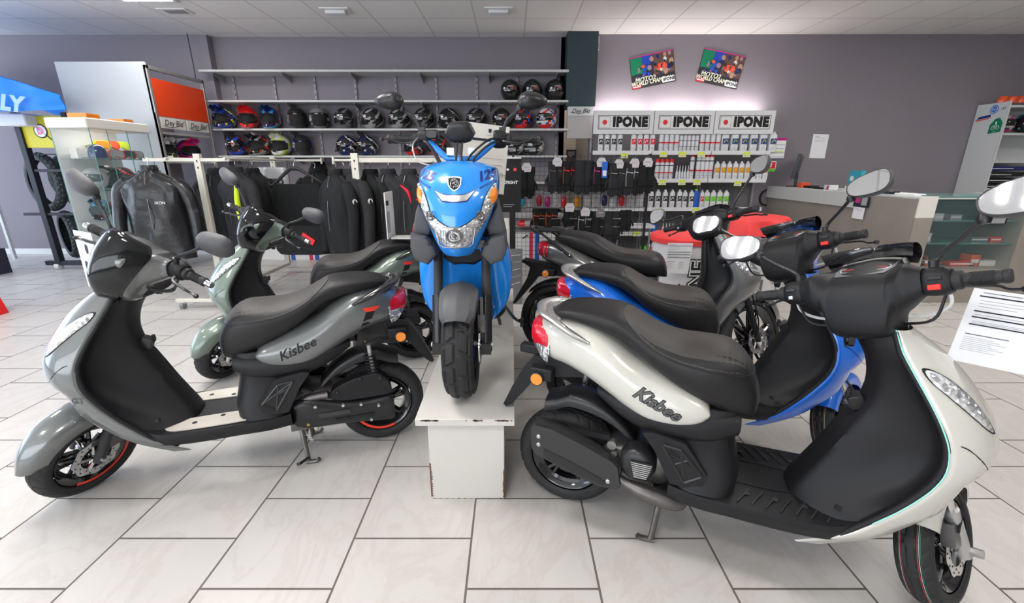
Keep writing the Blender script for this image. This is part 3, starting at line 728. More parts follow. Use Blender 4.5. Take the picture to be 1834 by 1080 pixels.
    # headlights, pressed on to the front panel
    for sg in (1, -1):
        hl = MB(); ol = MB()
        pts = [(1.055, .832), (1.078, .832), (1.125, .807), (1.168, .770), (1.203, .728), (1.225, .690), (1.200, .702), (1.155, .738), (1.105, .778), (1.072, .805)]
        pts = crom(np.array(pts), 3, True); ctr = pts.mean(0)
        def press(k, off):
            o_ = []
            for q in pts:
                p = ctr+(q-ctr)*k
                h = ov.ray_cast(Vector((p[0], sg*.4, p[1])), Vector((-.15, -sg, 0)).normalized())
                hh = h[0] if h[0] else Vector((p[0], sg*.06, p[1])); nn = h[1] if h[0] else Vector((0, sg, 0))
                if nn.y*sg < 0: nn = -nn
                o_.append(tuple(hh+nn*off))
            return o_
        rows = [press(k, of) for k, of in ((1.10, -.003), (1.06, .003), (1.0, .003), (.80, .008), (.5, .011), (.2, .012), (.02, .012))]
        hl.grid(np.array(rows[2:]), 'lens_clear', True, (0, 1)); ol.grid(np.array(rows[:3]), 'plastic_satin', True)
        ho = hl.build('headlight', fo2); ol.build('headlight_bezel', ho)
        if C['gt'] and sg:
            pass
    if C['gt']:
        gt = MB()
        for sg in (1, -1):
            u = np.array([-sg*.92, 0, -.25*(-sg)*-1 if 0 else -.0]); 
            text(gt, 'GT', .036, 'grey_decal', (1.105, sg*.21, .515), (-sg, 0, 0), (0, 0, 1), .0015, .15, .0006, ov)
        gt.build('badge', fo2, fix=False)
    # front mudguard (turns with the wheel)
    b = MB(XS); rows = []; c0 = np.array([WB, 0, .200])
    for k in range(11):
        a = R(22+k*13.0); rr_ = np.interp(k, [0, 1, 3, 6, 8, 10], [.232, .240, .252, .252, .235, .225])
        ww = np.interp(k, [0, 1, 3, 6, 10], [.026, .048, .066, .070, .060])
        rows.append([(c0[0]+(rr_-dr)*math.cos(a), yy*ww, c0[2]+(rr_-dr)*math.sin(a)) for yy, dr in ((-1, .065), (-1.0, .035), (-.82, .010), (-.42, -.002), (0, -.006), (.42, -.002), (.82, .010), (1.0, .035), (1, .065))])
    b.grid(surf(rows, 3, 3), C['fender']); b.build('front_mudguard', root, sharp=70)
    # fork
    b = MB(XS); d_ = np.array([.43, 0, -.90]); d_ /= np.linalg.norm(d_)
    for sg in (1, -1):
        ax_ = np.array([WB-.004, sg*.068, .198]); top_ = ax_-d_*.24
        b.cyl(ax_+d_*.02, ax_-d_*.155, .021, 'silver_satin' if not C['gt'] else 'plastic_mid', 16); b.cyl(ax_-d_*.15, top_, .014, 'chrome', 12)
    b.box((WB-.10, 0, .44), (.06, .17, .04), 'steel_dark'); b.cyl((1.10, 0, .46), (.94, 0, .88), .022, 'steel_dark', 12)
    b.cyl((WB, -.10, .200), (WB, .10, .200), .008, 'silver', 10); b.cyl((WB, -.115, .200), (WB, -.088, .200), .014, 'silver', 6)
    b.box((WB-.07, (.062 if C['gt'] else -.062), .26), (.045, .035, .07), 'steel_dark')
    b.tube([(WB-.12, -.075, .45), (WB-.05, -.09, .36), (WB-.07, -.08, .27)], .005, 'plastic_satin', 6, 4)
    b.build('fork', root)
    # handlebar cover
    def hsec(y, xr, xf2, zb, zt, e=2.6, lean=0):
        out = []
        for k in range(20):
            t = 2*PI*k/20+PI/20; c_, s_ = math.cos(t), math.sin(t)
            xx = (xr+xf2)/2+(xf2-xr)/2*math.copysign(abs(c_)**(2/e), c_)
            zz = (zb+zt)/2+(zt-zb)/2*math.copysign(abs(s_)**(2/e), s_)+(lean*(xx-(xr+xf2)/2) if s_ > 0 else 0)
            out.append((xx, y, zz))
        return out
    hs = [(.150, .818, .888, .985, 1.060), (.132, .812, .902, .970, 1.068), (.112, .804, .935, .955, 1.078), (.092, .804, .965, .940, 1.080), (.078, .803, .992, .908, 1.082), (.070, .803, 1.005, .882, 1.083), (.045, .799, 1.017, .872, 1.087), (.0, .796, 1.025, .870, 1.090)]
    Ls = [hsec(y, a_, b_, c_, e_, 4.2 if y < .08 else 2.8, .46*(.26 if C['gt'] else 1) if y < .08 else (.25*(.3 if C['gt'] else 1) if y < .1 else 0)) for y, a_, b_, c_, e_ in hs]
    Rs = [[(p[0], -p[1], p[2]) for p in q] for q in Ls[::-1][1:]]
    Gh = surf(Ls+Rs, 2, 4, True)
    b = MB(XS); nh = Gh.shape[1]
    def hm(i, j):
        a_ = (j+.5)/nh*2*PI+PI/20
        return P if math.cos(a_) > .18 and a_ != 0 else None
    b.grid(Gh, 'plastic', True, (1, 1), mf=hm); ho = b.build('handlebar_cover', root, sharp=60)
    # instrument
    i_ = MB(XS); nrm = np.array([-.40, 0, .917]); nrm /= np.linalg.norm(nrm); uu = np.array([0, -1, 0.]); vv = np.array([.917, 0, .40]); vv /= np.linalg.norm(vv); ic = np.array([.893, 0, 1.083 if C['gt'] else 1.084])
    i_.prism([(-.062, -.052), (.062, -.052), (.085, .03), (.05, .075), (-.05, .075), (-.085, .03)], ic-nrm*.025, uu, vv, nrm*.020, 'plastic', 'instrument')
    for dx_, tx in ((-.044, 1), (.0, 0), (.044, 1)):
        ring = [(dx_+.02*math.cos(t), .002+.02*math.sin(t)) for t in np.linspace(0, 2*PI, 20)]
        i_.tube([ic-nrm*.0045+uu*a_+vv*b_ for a_, b_ in ring], .0012, 'white' if tx else 'red_stripe', 4, caps=False)
    i_.tube([ic-nrm*.004+uu*-.055+vv*.0, ic-nrm*.004+uu*-.03+vv*.004], .002, 'red', 4); i_.tube([ic-nrm*.004+uu*.03+vv*.004, ic-nrm*.004+uu*.055+vv*.0], .002, 'red', 4)
    i_.build('instrument_panel', ho, bevel=.003)
    # windscreen
    w_ = MB(XS)
    if C['gt']:
        rows = []
        for z, xw, ww in ((.895, 1.040, .026), (.925, 1.058, .050), (.98, 1.066, .074), (1.03, 1.056, .094), (1.08, 1.030, .110), (1.12, .996, .116), (1.150, .968, .096), (1.162, .950, .05)):
            rows.append([(xw-.075*abs(q)**1.5*(ww/.12), q*ww, z-.035*abs(q)**2) for q in (-1, -.8, -.45, 0, .45, .8, 1)])
        Gw = surf(rows, 3, 4); w_.grid(Gw, 'smoke_screen'); w_.grid(Gw-np.array([.012, 0, .004]), 'smoke_screen')
    else:
        rows = []
        for k, (dx_, dz_, ww) in enumerate(((.03, -.02, .110), (.025, .008, .122), (.005, .028, .126), (-.012, .036, .122), (-.02, .030, .118), (-.005, .0, .11))):
            rows.append([(.992+dx_-.075*abs(q)**2, q*ww, 1.120+dz_-.016*abs(q)**2.4-(.012 if (abs(q) < .05 and 1 < k < 5) else 0)) for q in (-1, -.75, -.4, -.08, 0, .08, .4, .75, 1)])
        w_.grid(surf(rows, 2, 3), 'paint_blackgloss')
    w_.build('windscreen', ho)
    # bar, grips, levers, mirrors
    bx, bz = .852, 1.021
    b = MB(XS); b.cyl((bx, -.27, bz), (bx, .27, bz), .011, 'steel_dark', 12); b.build('handlebar', root)
    for sg in (1, -1):
        grip_set(root, .205, .300, bx, bz, XS, sg, sg < 0, sil=C['gt'])
        mirror(root, (bx+.005, sg*.168, bz+.045), (.812, sg*.340, 1.200), .150, .092, XS, sg, tilt=R(5), yaw=R(6))
    for sg in (1, -1):
        cb = MB(XS)
        cb.tube([(bx+.02, sg*.19, bz-.02), (bx+.04, sg*.185, bz-.06), (bx+.06, sg*.14, bz-.085), (bx+.08, sg*.07, bz-.09)], .0045, 'white' if not C['gt'] else 'plastic_satin', 6, 5)
        cb.tube([(bx+.02, sg*.185, bz-.03), (bx+.03, sg*.15, bz-.10), (bx+.07, sg*.06, bz-.11)], .004, 'plastic_satin', 6, 5)
        cb.build('brake_cable', root)
    return root, XS

def tweet(label, rear, heading, steer, C):
    root = thing('scooter', label, 'scooter', (rear[0], rear[1], 0), heading); P = C['paint']
    A = (.95, 0, .95); XS = rotm(Vector((-.384, 0, .923)).normalized(), steer, A); WB = 1.30
    wheel(root, 'rear_wheel', (0, 0, .292), .292, .215, .10, None, 6)
    wheel(root, 'front_wheel', (WB-.03, 0, .290), .290, .222, .088, XS, 6, disc=-.052)
    st = [(-.150, .77, .82, .035), (-.11, .74, .862, .075), (-.06, .725, .875, .105), (.03, .695, .87, .130), (.14, .655, .83, .150), (.26, .61, .775, .162), (.38, .575, .735, .165), (.48, .58, .71, .158), (.55, .615, .685, .145)]
    b = MB(); b.grid(surf([[(x, yy, zz) for yy, zz in se(0, (a+c)/2, w, (c-a)/2, 2.7, 20)] for x, a, c, w in st], 2, 4, True), P, True, (1, 1)); bv = b.bvh(); bo = b.build('body_panel', root)
    d = MB(); text(d, 'TWEET', .042, 'white_gloss', (.27, -.165, .735), (math.cos(.42), 0, -math.sin(.42)), (math.sin(.42), 0, math.cos(.42)), .002, .3, .0002, bv); d.build('lettering', bo, fix=False)
    top = [(-.04, .905), (-.01, .935), (.04, .950), (.14, .945), (.22, .930), (.27, .905), (.34, .865), (.42, .840), (.52, .838), (.62, .830), (.67, .80), (.70, .735), (.705, .69)]
    bot = [.895, .885, .865, .82, .79, .775, .755, .735, .705, .69, .685, .685, .688]; ww = [.05, .095, .118, .13, .135, .14, .145, .148, .15, .145, .13, .09, .05]
    rows = []
    for (x, zt), zb, w in zip(top, bot, ww):
        zc = zb+(zt-zb)*.5; row = []
        for k in range(20):
            t = 2*PI*(k+.5)/20; c_, s_ = math.cos(t), math.sin(t)
            row.append((x, w*math.copysign(abs(c_)**.7, c_), zc+((zt-zc) if s_ > 0 else (zc-zb))*math.copysign(abs(s_)**.7, s_)))
        rows.append(row)
    b = MB(); b.grid(surf(rows, 2, 4, True), 'seat_side', True, (1, 1)); sb = b.bvh(); so = b.build('seat', root)
    ins = MB(); V = []
    for j in range(9):
        for i in range(15):
            x = .25+i*.027; w = np.interp(x, [.25, .33, .6, .64], [.05, .10, .11, .07]); y = -w+2*w*j/8
            h = sb.ray_cast(Vector((x, y, 1.3)), Vector((0, 0, -1)))[0]; V.append((h.x, h.y, h.z+.0012) if h else (x, y, .8))
    ins.add(V, [(j*15+i, j*15+i+1, (j+1)*15+i+1, (j+1)*15+i) for j in range(8) for i in range(14)], 'seat_vinyl'); ins.build('seat_inset', so)
    g = MB()
    for sg in (1, -1):
        g.tube([(.10, sg*.145, .80), (.06, sg*.15, .82), (-.02, sg*.13, .87), (-.12, sg*.095, .93), (-.20, sg*.07, .957)], [.012, .016, .013, .012, .011], 'paint_blackgloss', 8, 4, flat=.7)
    g.tube([(-.20, -.07, .957), (-.215, 0, .962), (-.20, .07, .957)], .011, 'paint_blackgloss', 8, 3)
    g.prism([(-.20, -.065), (-.06, -.10), (.0, -.07), (.0, .07), (-.06, .10), (-.20, .065)], (0, 0, .945), (1, 0, 0), (0, 1, 0), (0, 0, .008), 'plastic'); g.build('luggage_rack', root)
    t = MB(); t.grid(surf([[(x, yy, zz) for yy, zz in se(0, zc, w, h, 2.6, 16)] for x, zc, w, h in ((-.165, .825, .03, .022), (-.155, .82, .065, .045), (-.12, .815, .09, .055), (-.08, .81, .105, .06))], 1, 3, True), 'lens_red', True, (1, 1)); to = t.build('tail_light', root)
    for sg in (1, -1):
        q = MB(); q.grid(surf([[(x, sg*y, z) for x, y, z in r_] for r_ in ([(-.135, .06, .84), (-.10, .10, .85)], [(-.14, .06, .81), (-.10, .105, .81)], [(-.125, .06, .775), (-.09, .10, .77)])], 2, 3), 'lens_clear'); q.build('indicator_lens', to)
    m = MB(); m.prism([(.10, .70), (-.05, .715), (-.16, .72), (-.275, .735), (-.28, .72), (-.215, .685), (-.24, .60), (-.345, .41), (-.33, .40), (-.20, .56), (-.16, .62), (-.05, .64), (.10, .62)], (0, -.045, 0), (1, 0, 0), (0, 0, 1), (0, .09, 0), 'plastic')
    m.box((-.07, 0, .665), (.09, .19, .05), 'plastic'); po = m.build('plate_holder', root, bevel=.006)
    for sg in (1, -1):
        rf = MB(); rf.lathe([(0, 0), (.027, 0), (.027, sg*.010), (.024, sg*.012), (0, sg*.012)], 'plastic_satin', (-.09, sg*.093, .66), 'y', 20); rf.lathe([(0, sg*.0125), (.023, sg*.0125)], 'lens_amber', (-.09, sg*.093, .66), 'y', 20); rf.build('reflector', po)
    rows = []
    for k in range(9):
        a = R(30+k*13); rows.append([((.315)*math.cos(a), yy, .292+(.315+dz)*math.sin(a)) for yy, dz in ((-.06, -.03), (-.05, -.008), (0, .004), (.05, -.008), (.06, -.03))])
    m = MB(); m.grid(surf(rows, 2, 2), 'plastic_satin'); m.build('inner_mudguard', root)
    e = MB(); e.grid(surf([[(x, yy, zz) for yy, zz in se(.0, zc, w, h, 3, 12)] for x, zc, w, h in ((.02, .30, .05, .06), (.12, .31, .11, .08), (.30, .33, .13, .10), (.42, .33, .12, .08))], 2, 3, True), 'steel_dark', True, (1, 1)); e.build('engine', root)
    x_ = MB(); x_.tube([(-.13, -.135, .452), (-.10, -.135, .448), (.10, -.135, .40), (.20, -.13, .37), (.34, -.10, .28), (.42, -.05, .26)], [.045, .052, .052, .04, .02, .02], 'plastic', 16, 4, flat=1.15); x_.cyl((-.138, -.135, .454), (-.128, -.135, .452), .03, 'steel_dark', 14); x_.build('exhaust', root)
    # body under seat, floor, shield
    b = MB(); b.grid(surf([[(xx, yy, z) for xx, yy in se((x0+x1)/2, 0, (x1-x0)/2, w, 3.2, 20)] for z, x0, x1, w in ((.34, .40, .70, .15), (.42, .35, .68, .15), (.52, .25, .665, .152), (.62, .22, .66, .15), (.69, .30, .66, .13))], 2, 3, True), P, True, (1, 1)); b.build('underseat_cover', root)
    fb = MB(); fb.grid(surf([[(x, yy, zz) for yy, zz in se(0, z, w, h, 5, 16)] for x, z, w, h in ((.40, .30, .14, .05), (.6, .30, .165, .045), (.85, .30, .17, .045), (.98, .33, .15, .045))], 1, 3, True), 'plastic', True, (1, 1)); fb.build('floorboard', root)
    Z = np.array([.30, .38, .46, .54, .62, .70, .78, .86, .93, .98])
    XE = np.interp(Z, [.3, .46, .565, .72, .78, .86, .98], [.95, .975, 1.0, 1.085, 1.06, 1.0, .94]); WE = np.interp(Z, [.3, .5, .65, .8, .98], [.17, .185, .185, .14, .08])
    XC = np.interp(Z, [.3, .5, .7, .98], [.82, .87, .91, .89]); XF = np.interp(Z, [.3, .42, .5, .6, .68, .76, .84, .98], [1.02, 1.05, 1.10, 1.20, 1.245, 1.215, 1.14, 1.0]); XN = np.interp(Z, [.3, .5, .58, .68, .76, .84, .98], [.98, 1.03, 1.14, 1.26, 1.235, 1.16, 1.01])
    inn, out = [], []
    for z, xe, we, xc, xf_, xn in zip(Z, XE, WE, XC, XF, XN):
        h = [(xe+.004, we+.002), (xe-.01, we-.008), (xe-.01, we*.75), (xc+(xe-xc)*.62, we*.52), (xc+.03, .07), (xc, .045), (xc, 0)]; inn.append([(a, b_, z) for a, b_ in h]+[(a, -b_, z) for a, b_ in h[-2::-1]])
        dx = xf_-xe; wf = .10 if z > .5 else .15; h = [(xe, we), (xe+dx*.3, we*.98), (xe+dx*.7, we*.6+wf*.4), (xf_, wf*.8), (xn, wf*.25), (xn, 0)]; out.append([(a, b_, z) for a, b_ in h]+[(a, -b_, z) for a, b_ in h[-2::-1]])
    b = MB(); b.grid(surf(inn, 2, 3), 'plastic'); b.tube([(XC[2]+.01, -.08, .46), (XC[5]+.012, -.095, .70), (XC[8]+.01, -.07, .93)], .012, 'plastic', 8, 4); lo = b.build('leg_shield', root, sharp=60)
    b = MB(); b.grid(surf(out, 3, 4), P); ov = b.bvh(); fo = b.build('front_panel', root, sharp=70)
    for sg in (1, -1):
        pts = crom(np.array([(1.09, .84), (1.13, .855), (1.19, .83), (1.215, .79), (1.205, .75), (1.165, .765), (1.12, .80)]), 3, True); c0 = pts.mean(0); G = []
        for k, off in ((1.1, -.002), (1.04, .004), (.8, .010), (.4, .013), (.02, .013)):
            r_ = []
            for q in pts:
                p = c0+(q-c0)*k; h = ov.ray_cast(Vector((p[0], sg*.4, p[1])), Vector((-.1, -sg, 0)).normalized()); hh = h[0] or Vector((p[0], sg*.06, p[1])); r_.append((hh.x+off*.5, hh.y+sg*off, hh.z))
            G.append(r_)
        hl = MB(); hl.grid(np.array(G), 'lens_clear', True, (0, 1)); hl.build('headlight', fo)
    # front mudguard, fork, bar
    b = MB(XS); rows = []; c0 = (WB-.03, 0, .290)
    for k in range(10):
        a = R(18+k*13); rr_ = np.interp(k, [0, 3, 9], [.325, .335, .325]); w = np.interp(k, [0, 1, 4, 9], [.03, .05, .068, .062])
        rows.append([(c0[0]+(rr_-dr)*math.cos(a), yy*w, c0[2]+(rr_-dr)*math.sin(a)) for yy, dr in ((-1, .07), (-1, .03), (-.8, .006), (-.4, -.004), (0, -.006), (.4, -.004), (.8, .006), (1, .03), (1, .07))])
    b.grid(surf(rows, 2, 3), P); b.build('front_mudguard', root, sharp=70)
    b = MB(XS)
    for sg in (1, -1): b.cyl((WB-.03, sg*.066, .285), (WB-.175, sg*.066, .635), .017, 'plastic_satin', 12, r1=.022)
    b.cyl((WB-.03, -.10, .290), (WB-.03, .10, .290), .008, 'silver', 8); b.cyl((1.12, 0, .60), (.98, 0, .92), .02, 'steel_dark', 10); b.box((1.12, 0, .62), (.07, .16, .03), 'steel_dark')
    b.tube([(WB-.13, -.09, .62), (WB-.08, -.10, .42), (WB-.08, -.08, .30)], .005, 'plastic_satin', 6, 4); b.build('fork', root)
    b = MB(XS); Ls = []
    for y, xr, xf2, zb, zt in ((.16, .875, .935, 1.02, 1.075), (.12, .86, .96, 1.0, 1.09), (.07, .84, 1.02, .94, 1.11), (.0, .83, 1.06, .93, 1.12)):
        Ls.append([((xr+xf2)/2+(xf2-xr)/2*math.copysign(abs(math.cos(t))**.7, math.cos(t)), y, (zb+zt)/2+(zt-zb)/2*math.copysign(abs(math.sin(t))**.7, math.sin(t))+.2*((xf2-xr)/2*math.cos(t) if y < .1 else 0)) for t in np.linspace(.16, .16+2*PI, 20, endpoint=False)])
    Rr = [[(p[0], -p[1], p[2]) for p in q] for q in Ls[::-1][1:]]
    b.grid(surf(Ls+Rr, 2, 4, True), 'plastic', True, (1, 1), mf=lambda i, j: (P if math.cos((j+.5)/40*2*PI) > .35 else None)); ho = b.build('handlebar_cover', root, sharp=60)
    i_ = MB(XS); i_.prism([(-.05, -.04), (.05, -.04), (.075, .03), (.04, .07), (-.04, .07), (-.075, .03)], (.90, 0, 1.105), (0, -1, 0), (.96, 0, .25), (-.003, 0, .015), 'plastic', 'instrument'); i_.build('instrument_panel', ho)
    w_ = MB(XS); w_.grid(surf([[(x-.04*q*q, q*w, z-.02*q*q) for q in (-1, -.5, 0, .5, 1)] for x, z, w in ((1.07, 1.06, .09), (1.06, 1.11, .10), (1.02, 1.15, .095), (.99, 1.155, .08))], 2, 3), 'smoke_screen'); w_.build('windscreen', ho)
    bx, bz = .90, 1.05
    b = MB(XS); b.cyl((bx, -.28, bz), (bx, .28, bz), .011, 'steel_dark', 10); b.build('handlebar', root)
    for sg in (1, -1):
        grip_set(root, .215, .325, bx, bz, XS, sg, sg < 0)
        mirror(root, (bx+.005, sg*.18, bz+.045), C['mir'][0 if sg > 0 else 1], .115, .10, XS, sg, tilt=R(-8), yaw=R(6))
    return root

def streetzone(label, loc):
    root = thing('scooter', label, 'scooter', loc, R(-90)); P = 'paint_sky'; WB = 1.25; r = .235
    wheel(root, 'front_wheel', (WB, 0, r), r, .152, .128, None, 5, False, False, block_groove, disc=.078, depth=.010, style='one')
    wheel(root, 'rear_wheel', (0, 0, r), r, .152, .13, None, 5, False, False, block_groove, depth=.007, style='one', nt=180)
    # cowl
    Z = [.635, .655, .69, .74, .80, .86, .91, .945, .965, .980, .990]
    W_ = [.056, .074, .092, .115, .140, .158, .162, .158, .150, .115, .055]
    F = [1.335, 1.352, 1.368, 1.375, 1.368, 1.348, 1.320, 1.288, 1.262, 1.235, 1.210]
    rows = []
    for z, w, x in zip(Z, W_, F):
        ws = min(1, w/.12); dep = .16*ws
        h = [(x-dep-.07, w), (x-dep, w*1.0), (x-dep*.55, w*.93), (x-dep*.22, w*.66), (x-dep*.03, w*.30), (x+.004, 0)]
        rows.append([(a, b_, z) for a, b_ in h]+[(a, -b_, z) for a, b_ in h[-2::-1]])
    b = MB(); b.grid(surf(rows, 3, 5), P); ov = b.bvh(); co = b.build('front_cowl', root, sharp=60)
    def pr(y, z, off=0):
        h = ov.ray_cast(Vector((1.7, y, z)), Vector((-1, 0, 0)))
        if h[0] is None: return (1.2, y, z)
        n = h[1] if h[1].x > 0 else -h[1]; return tuple(h[0]+n*off)
    def band(A_, B_, m, off, n=5, crown=.006):
        G = []
        A_, B_ = crom(np.array(A_), 4), crom(np.array(B_), 4)
        for j in range(n+1):
            t = j/n; G.append([pr(*(a*(1-t)+c*t), off+crown*math.sin(PI*t)) for a, c in zip(A_, B_)])
        mb_ = MB(); mb_.grid(np.array(G), m); return mb_
    A1 = [(.142, .908), (.118, .878), (.100, .838), (.090, .806), (.062, .782), (.030, .764), (0, .757)]
    B1 = [(.150, .895), (.154, .862), (.144, .825), (.122, .780), (.086, .725), (.050, .678), (0, .666)]
    for nm, off, ex, m in (('headlight_bezel', .0015, .90, 'plastic_satin'), ('headlight', .004, .82, 'lens_clear')):
        A2 = A1+[(-a, c) for a, c in A1[-2::-1]]; B2 = B1+[(-a, c) for a, c in B1[-2::-1]]
        A_, B_ = np.array(A2), np.array(B2); mid = (A_+B_)/2; A_ = mid+(A_-mid)*ex; B_ = mid+(B_-mid)*ex
        o = band(A_, B_, m, off).build(nm, co if nm == 'headlight_bezel' else hz)
        if nm == 'headlight_bezel': hz = o
        else: hl = o
    lamp = MB(); rc_ = [(-.070, .752), (.070, .752), (.058, .690), (.045, .680), (-.045, .680), (-.058, .690)]
    for a, c in zip(rc_, rc_[1:]+rc_[:1]): lamp.tube([pr(*(np.array(a)*(1-t)+np.array(c)*t), .011) for t in (0, .5, 1)], .0022, 'chrome', 6)
    for k in range(13):
        y = -.058+k*.0097
        if abs(y) > .018: lamp.tube([pr(y, z, .0105) for z in (.745, .72, .69)], .0014, 'ink_grey', 4)
    for r_, m in ((.024, 'steel_dark'), (.015, 'chrome')): lamp.tube([pr(r_*math.cos(t), .722+r_*math.sin(t), .013) for t in np.linspace(0, 2*PI, 17)], .0032, m, 6)
    lamp.lathe([(0, .012), (.008, .010), (.010, 0)], 'steel_dark', pr(0, .722, .008), 'x', 12); lamp.build('main_beam', co)
    for sg in (1, -1):
        q = MB(); cc = pr(sg*.088, .792, .010); q.tube([pr(sg*.088+.013*math.cos(t), .792+.015*math.sin(t), .011) for t in np.linspace(0, 2*PI, 15)], .003, 'steel_dark', 6); q.lathe([(0, .006), (.006, .005), (.008, 0)], 'steel_dark', cc, 'x', 12); q.build('position_light', co)
        q = MB(); G = []
        for k in (1, .75, .4, .05): G.append([pr(sg*(.1365+.013*k*math.cos(t)+.004*k*math.sin(t)), .862+.028*k*math.sin(t), .010+.006*(1-k)) for t in np.linspace(0, 2*PI, 17)[:-1]])
        q.grid(np.array(G), 'lens_amber', True, (0, 1)); q.build('indicator_lens', co)
        d = MB()
        text(d, '125', .046, 'blue_dark', (1.4, sg*.118, .938), (0, 1, sg*.30), (0, -sg*.30, 1), .0015, .2, .0022, ov)
        text(d, 'MOTOCYCLES', .0095, 'blue_dark', (1.4, sg*.124, .905), (0, 1, sg*.45), (0, -sg*.45, 1), .0015, 0, .0003, ov)
        d.build('lettering', co, fix=False)
    # shield badge with a lion head
    bd = MB(); sh = [(a_*.88, b_*.9) for a_, b_ in [(-.027, .027), (0, .031), (.027, .027), (.026, .0), (.016, -.018), (0, -.028), (-.016, -.018), (-.026, .0)]]
    o_ = np.array(pr(0, .905)); n_ = np.array([.93, 0, .36]); u_ = np.array([0, 1, 0]); v_ = np.array([-.36, 0, .93])
    bd.prism([(a*1.08, c*1.08) for a, c in sh], o_-n_*.002, u_, v_, n_*.007, 'silver'); bd.prism([(a*.94, c*.94) for a, c in sh], o_+n_*.004, u_, v_, n_*.002, 'black_flat')
    for st in ([(-.012, -.010), (-.014, .004), (-.006, .014), (.006, .015), (.014, .008)], [(-.004, .006), (.006, .008), (.012, .002)], [(-.008, .0), (-.002, .004), (.004, -.002), (.012, -.004)], [(-.004, -.014), (.000, -.008), (.008, -.010)], [(.014, .008), (.016, -.002), (.010, -.012)], [(-.014, .014), (-.004, .020), (.006, .020)]):
        bd.tube([o_+n_*.0065+u_*a+v_*c for a, c in st], .0013, 'silver', 5, 3)
    bd.build('badge', co, bevel=.0008)
    v1 = [(-.076, .884), (-.040, .869), (0, .866), (.040, .869), (.076, .884)]; v2 = [(-.046, .848), (-.022, .845), (0, .844), (.022, .845), (.046, .848)]
    vo = MB(); vo = band([(a*1.06, c+.004) for a, c in v1], [(a*1.08, c-.004) for a, c in v2], 'blue_dark', .001, 3, 0).build('vent', co); band(v1, v2, 'silver', .003, 3, 0).build('vent_insert', vo)
    # grey side wings
    for sg in (1, -1):
        g = MB()
        for pts, x0, x1 in (([(.158, .835), (.172, .80), (.190, .72), (.186, .70), (.120, .70), (.108, .735)], 1.13, 1.235), ([(.192, .715), (.196, .655), (.180, .605), (.128, .585), (.088, .628), (.098, .665), (.130, .70)], 1.12, 1.275)):
            ou = crom(np.array(pts), 1, True); c0 = ou.mean(0)
            g.grid(surf([[(x, sg*(c0[0]+(q[0]-c0[0])*k), c0[1]+(q[1]-c0[1])*k) for q in ou] for x, k in ((x0, .95), (x0+.03, 1.0), (x1-.03, 1.0), (x1, .90), (x1+.006, .6))], 1, 2, True), 'wing_grey', True, (1, 1))
        g.cyl((1.26, sg*.112, .675), (1.286, sg*.112, .675), .007, 'black_flat', 10)
        g.build('side_wing', root, sharp=30)
    # leg shield, belly, tank and tail
    rows = []
    for z, w, xf_ in ((.28, .130, 1.04), (.34, .180, 1.07), (.42, .204, 1.10), (.54, .208, 1.13), (.62, .190, 1.15), (.68, .16, 1.16)):
        h = [(.88, w*1.02), (.99, w*1.03), (1.06, w*.97), (xf_-.02, w*.66), (xf_-.05, w*.38), (xf_-.045, 0)]; rows.append([(a, c, z) for a, c in h]+[(a, -c, z) for a, c in h[-2::-1]])
    b = MB(); b.grid(surf(rows, 3, 4), P); b.build('leg_shield', root, sharp=60)
    b = MB(); b.grid(surf([[(x, yy, zz) for yy, zz in se(0, z, w, h, 3, 16)] for x, z, w, h in ((.40, .27, .15, .06), (.6, .27, .18, .05), (.85, .28, .185, .06), (.98, .31, .17, .07), (1.03, .33, .12, .05))], 1, 3, True), 'plastic', True, (1, 1)); b.build('floorboard', root)
    b = MB(); b.grid(surf([[(x, yy, zz) for yy, zz in se(0, z, w, h, 3, 16)] for x, z, w, h in ((.80, .62, .10, .16), (.88, .68, .115, .22), (1.0, .72, .13, .24), (1.10, .76, .13, .20))], 1, 3, True), 'plastic', True, (1, 1)); b.build('steering_cover', root)
    b = MB(); b.grid(surf([[(x, yy, zz) for yy, zz in se(0, z, w, h, 2.8, 16)] for x, z, w, h in ((-.25, .66, .05, .04), (-.1, .62, .13, .09), (.15, .56, .17, .12), (.38, .50, .18, .14), (.52, .46, .15, .10))], 2, 4, True), P, True, (1, 1)); b.build('body_panel', root)
    b = MB(); b.grid(surf([[(x, yy, zz) for yy, zz in se(0, z, w, h, 2.8, 16)] for x, z, w, h in ((-.2, .73, .08, .03), (0, .745, .13, .045), (.2, .72, .14, .05), (.4, .67, .15, .06), (.54, .64, .13, .07), (.6, .60, .07, .05))], 2, 4, True), 'seat_vinyl', True, (1, 1)); b.build('seat', root)
    b = MB(); b.grid(surf([[(x, yy, zz) for yy, zz in se(.02, z, w, h, 3, 12)] for x, z, w, h in ((-.06, .235, .10, .06), (.1, .25, .11, .08), (.35, .28, .12, .09), (.5, .30, .10, .08))], 2, 3, True), 'plastic_satin', True, (1, 1)); b.build('engine', root)
    # mudguard: creased, over the tyre
    rows = []
    for k, (a, w, rr_) in enumerate(((40, .050, .264), (47, .066, .268), (60, .073, .270), (74, .077, .270), (88, .074, .266), (102, .058, .260))):
        a = R(a); rows.append([(WB+(rr_-dr)*math.cos(a), yy*w, r+(rr_-dr)*math.sin(a)) for yy, dr in ((-1.02, .055), (-1, .02), (-.72, .0), (-.05, -.012), (.05, -.012), (.72, .0), (1, .02), (1.02, .055))])
    b = MB(); b.grid(np.array(surf(rows, 1, 3)), 'wing_grey'); b.build('front_mudguard', root, sharp=18)
    b = MB()
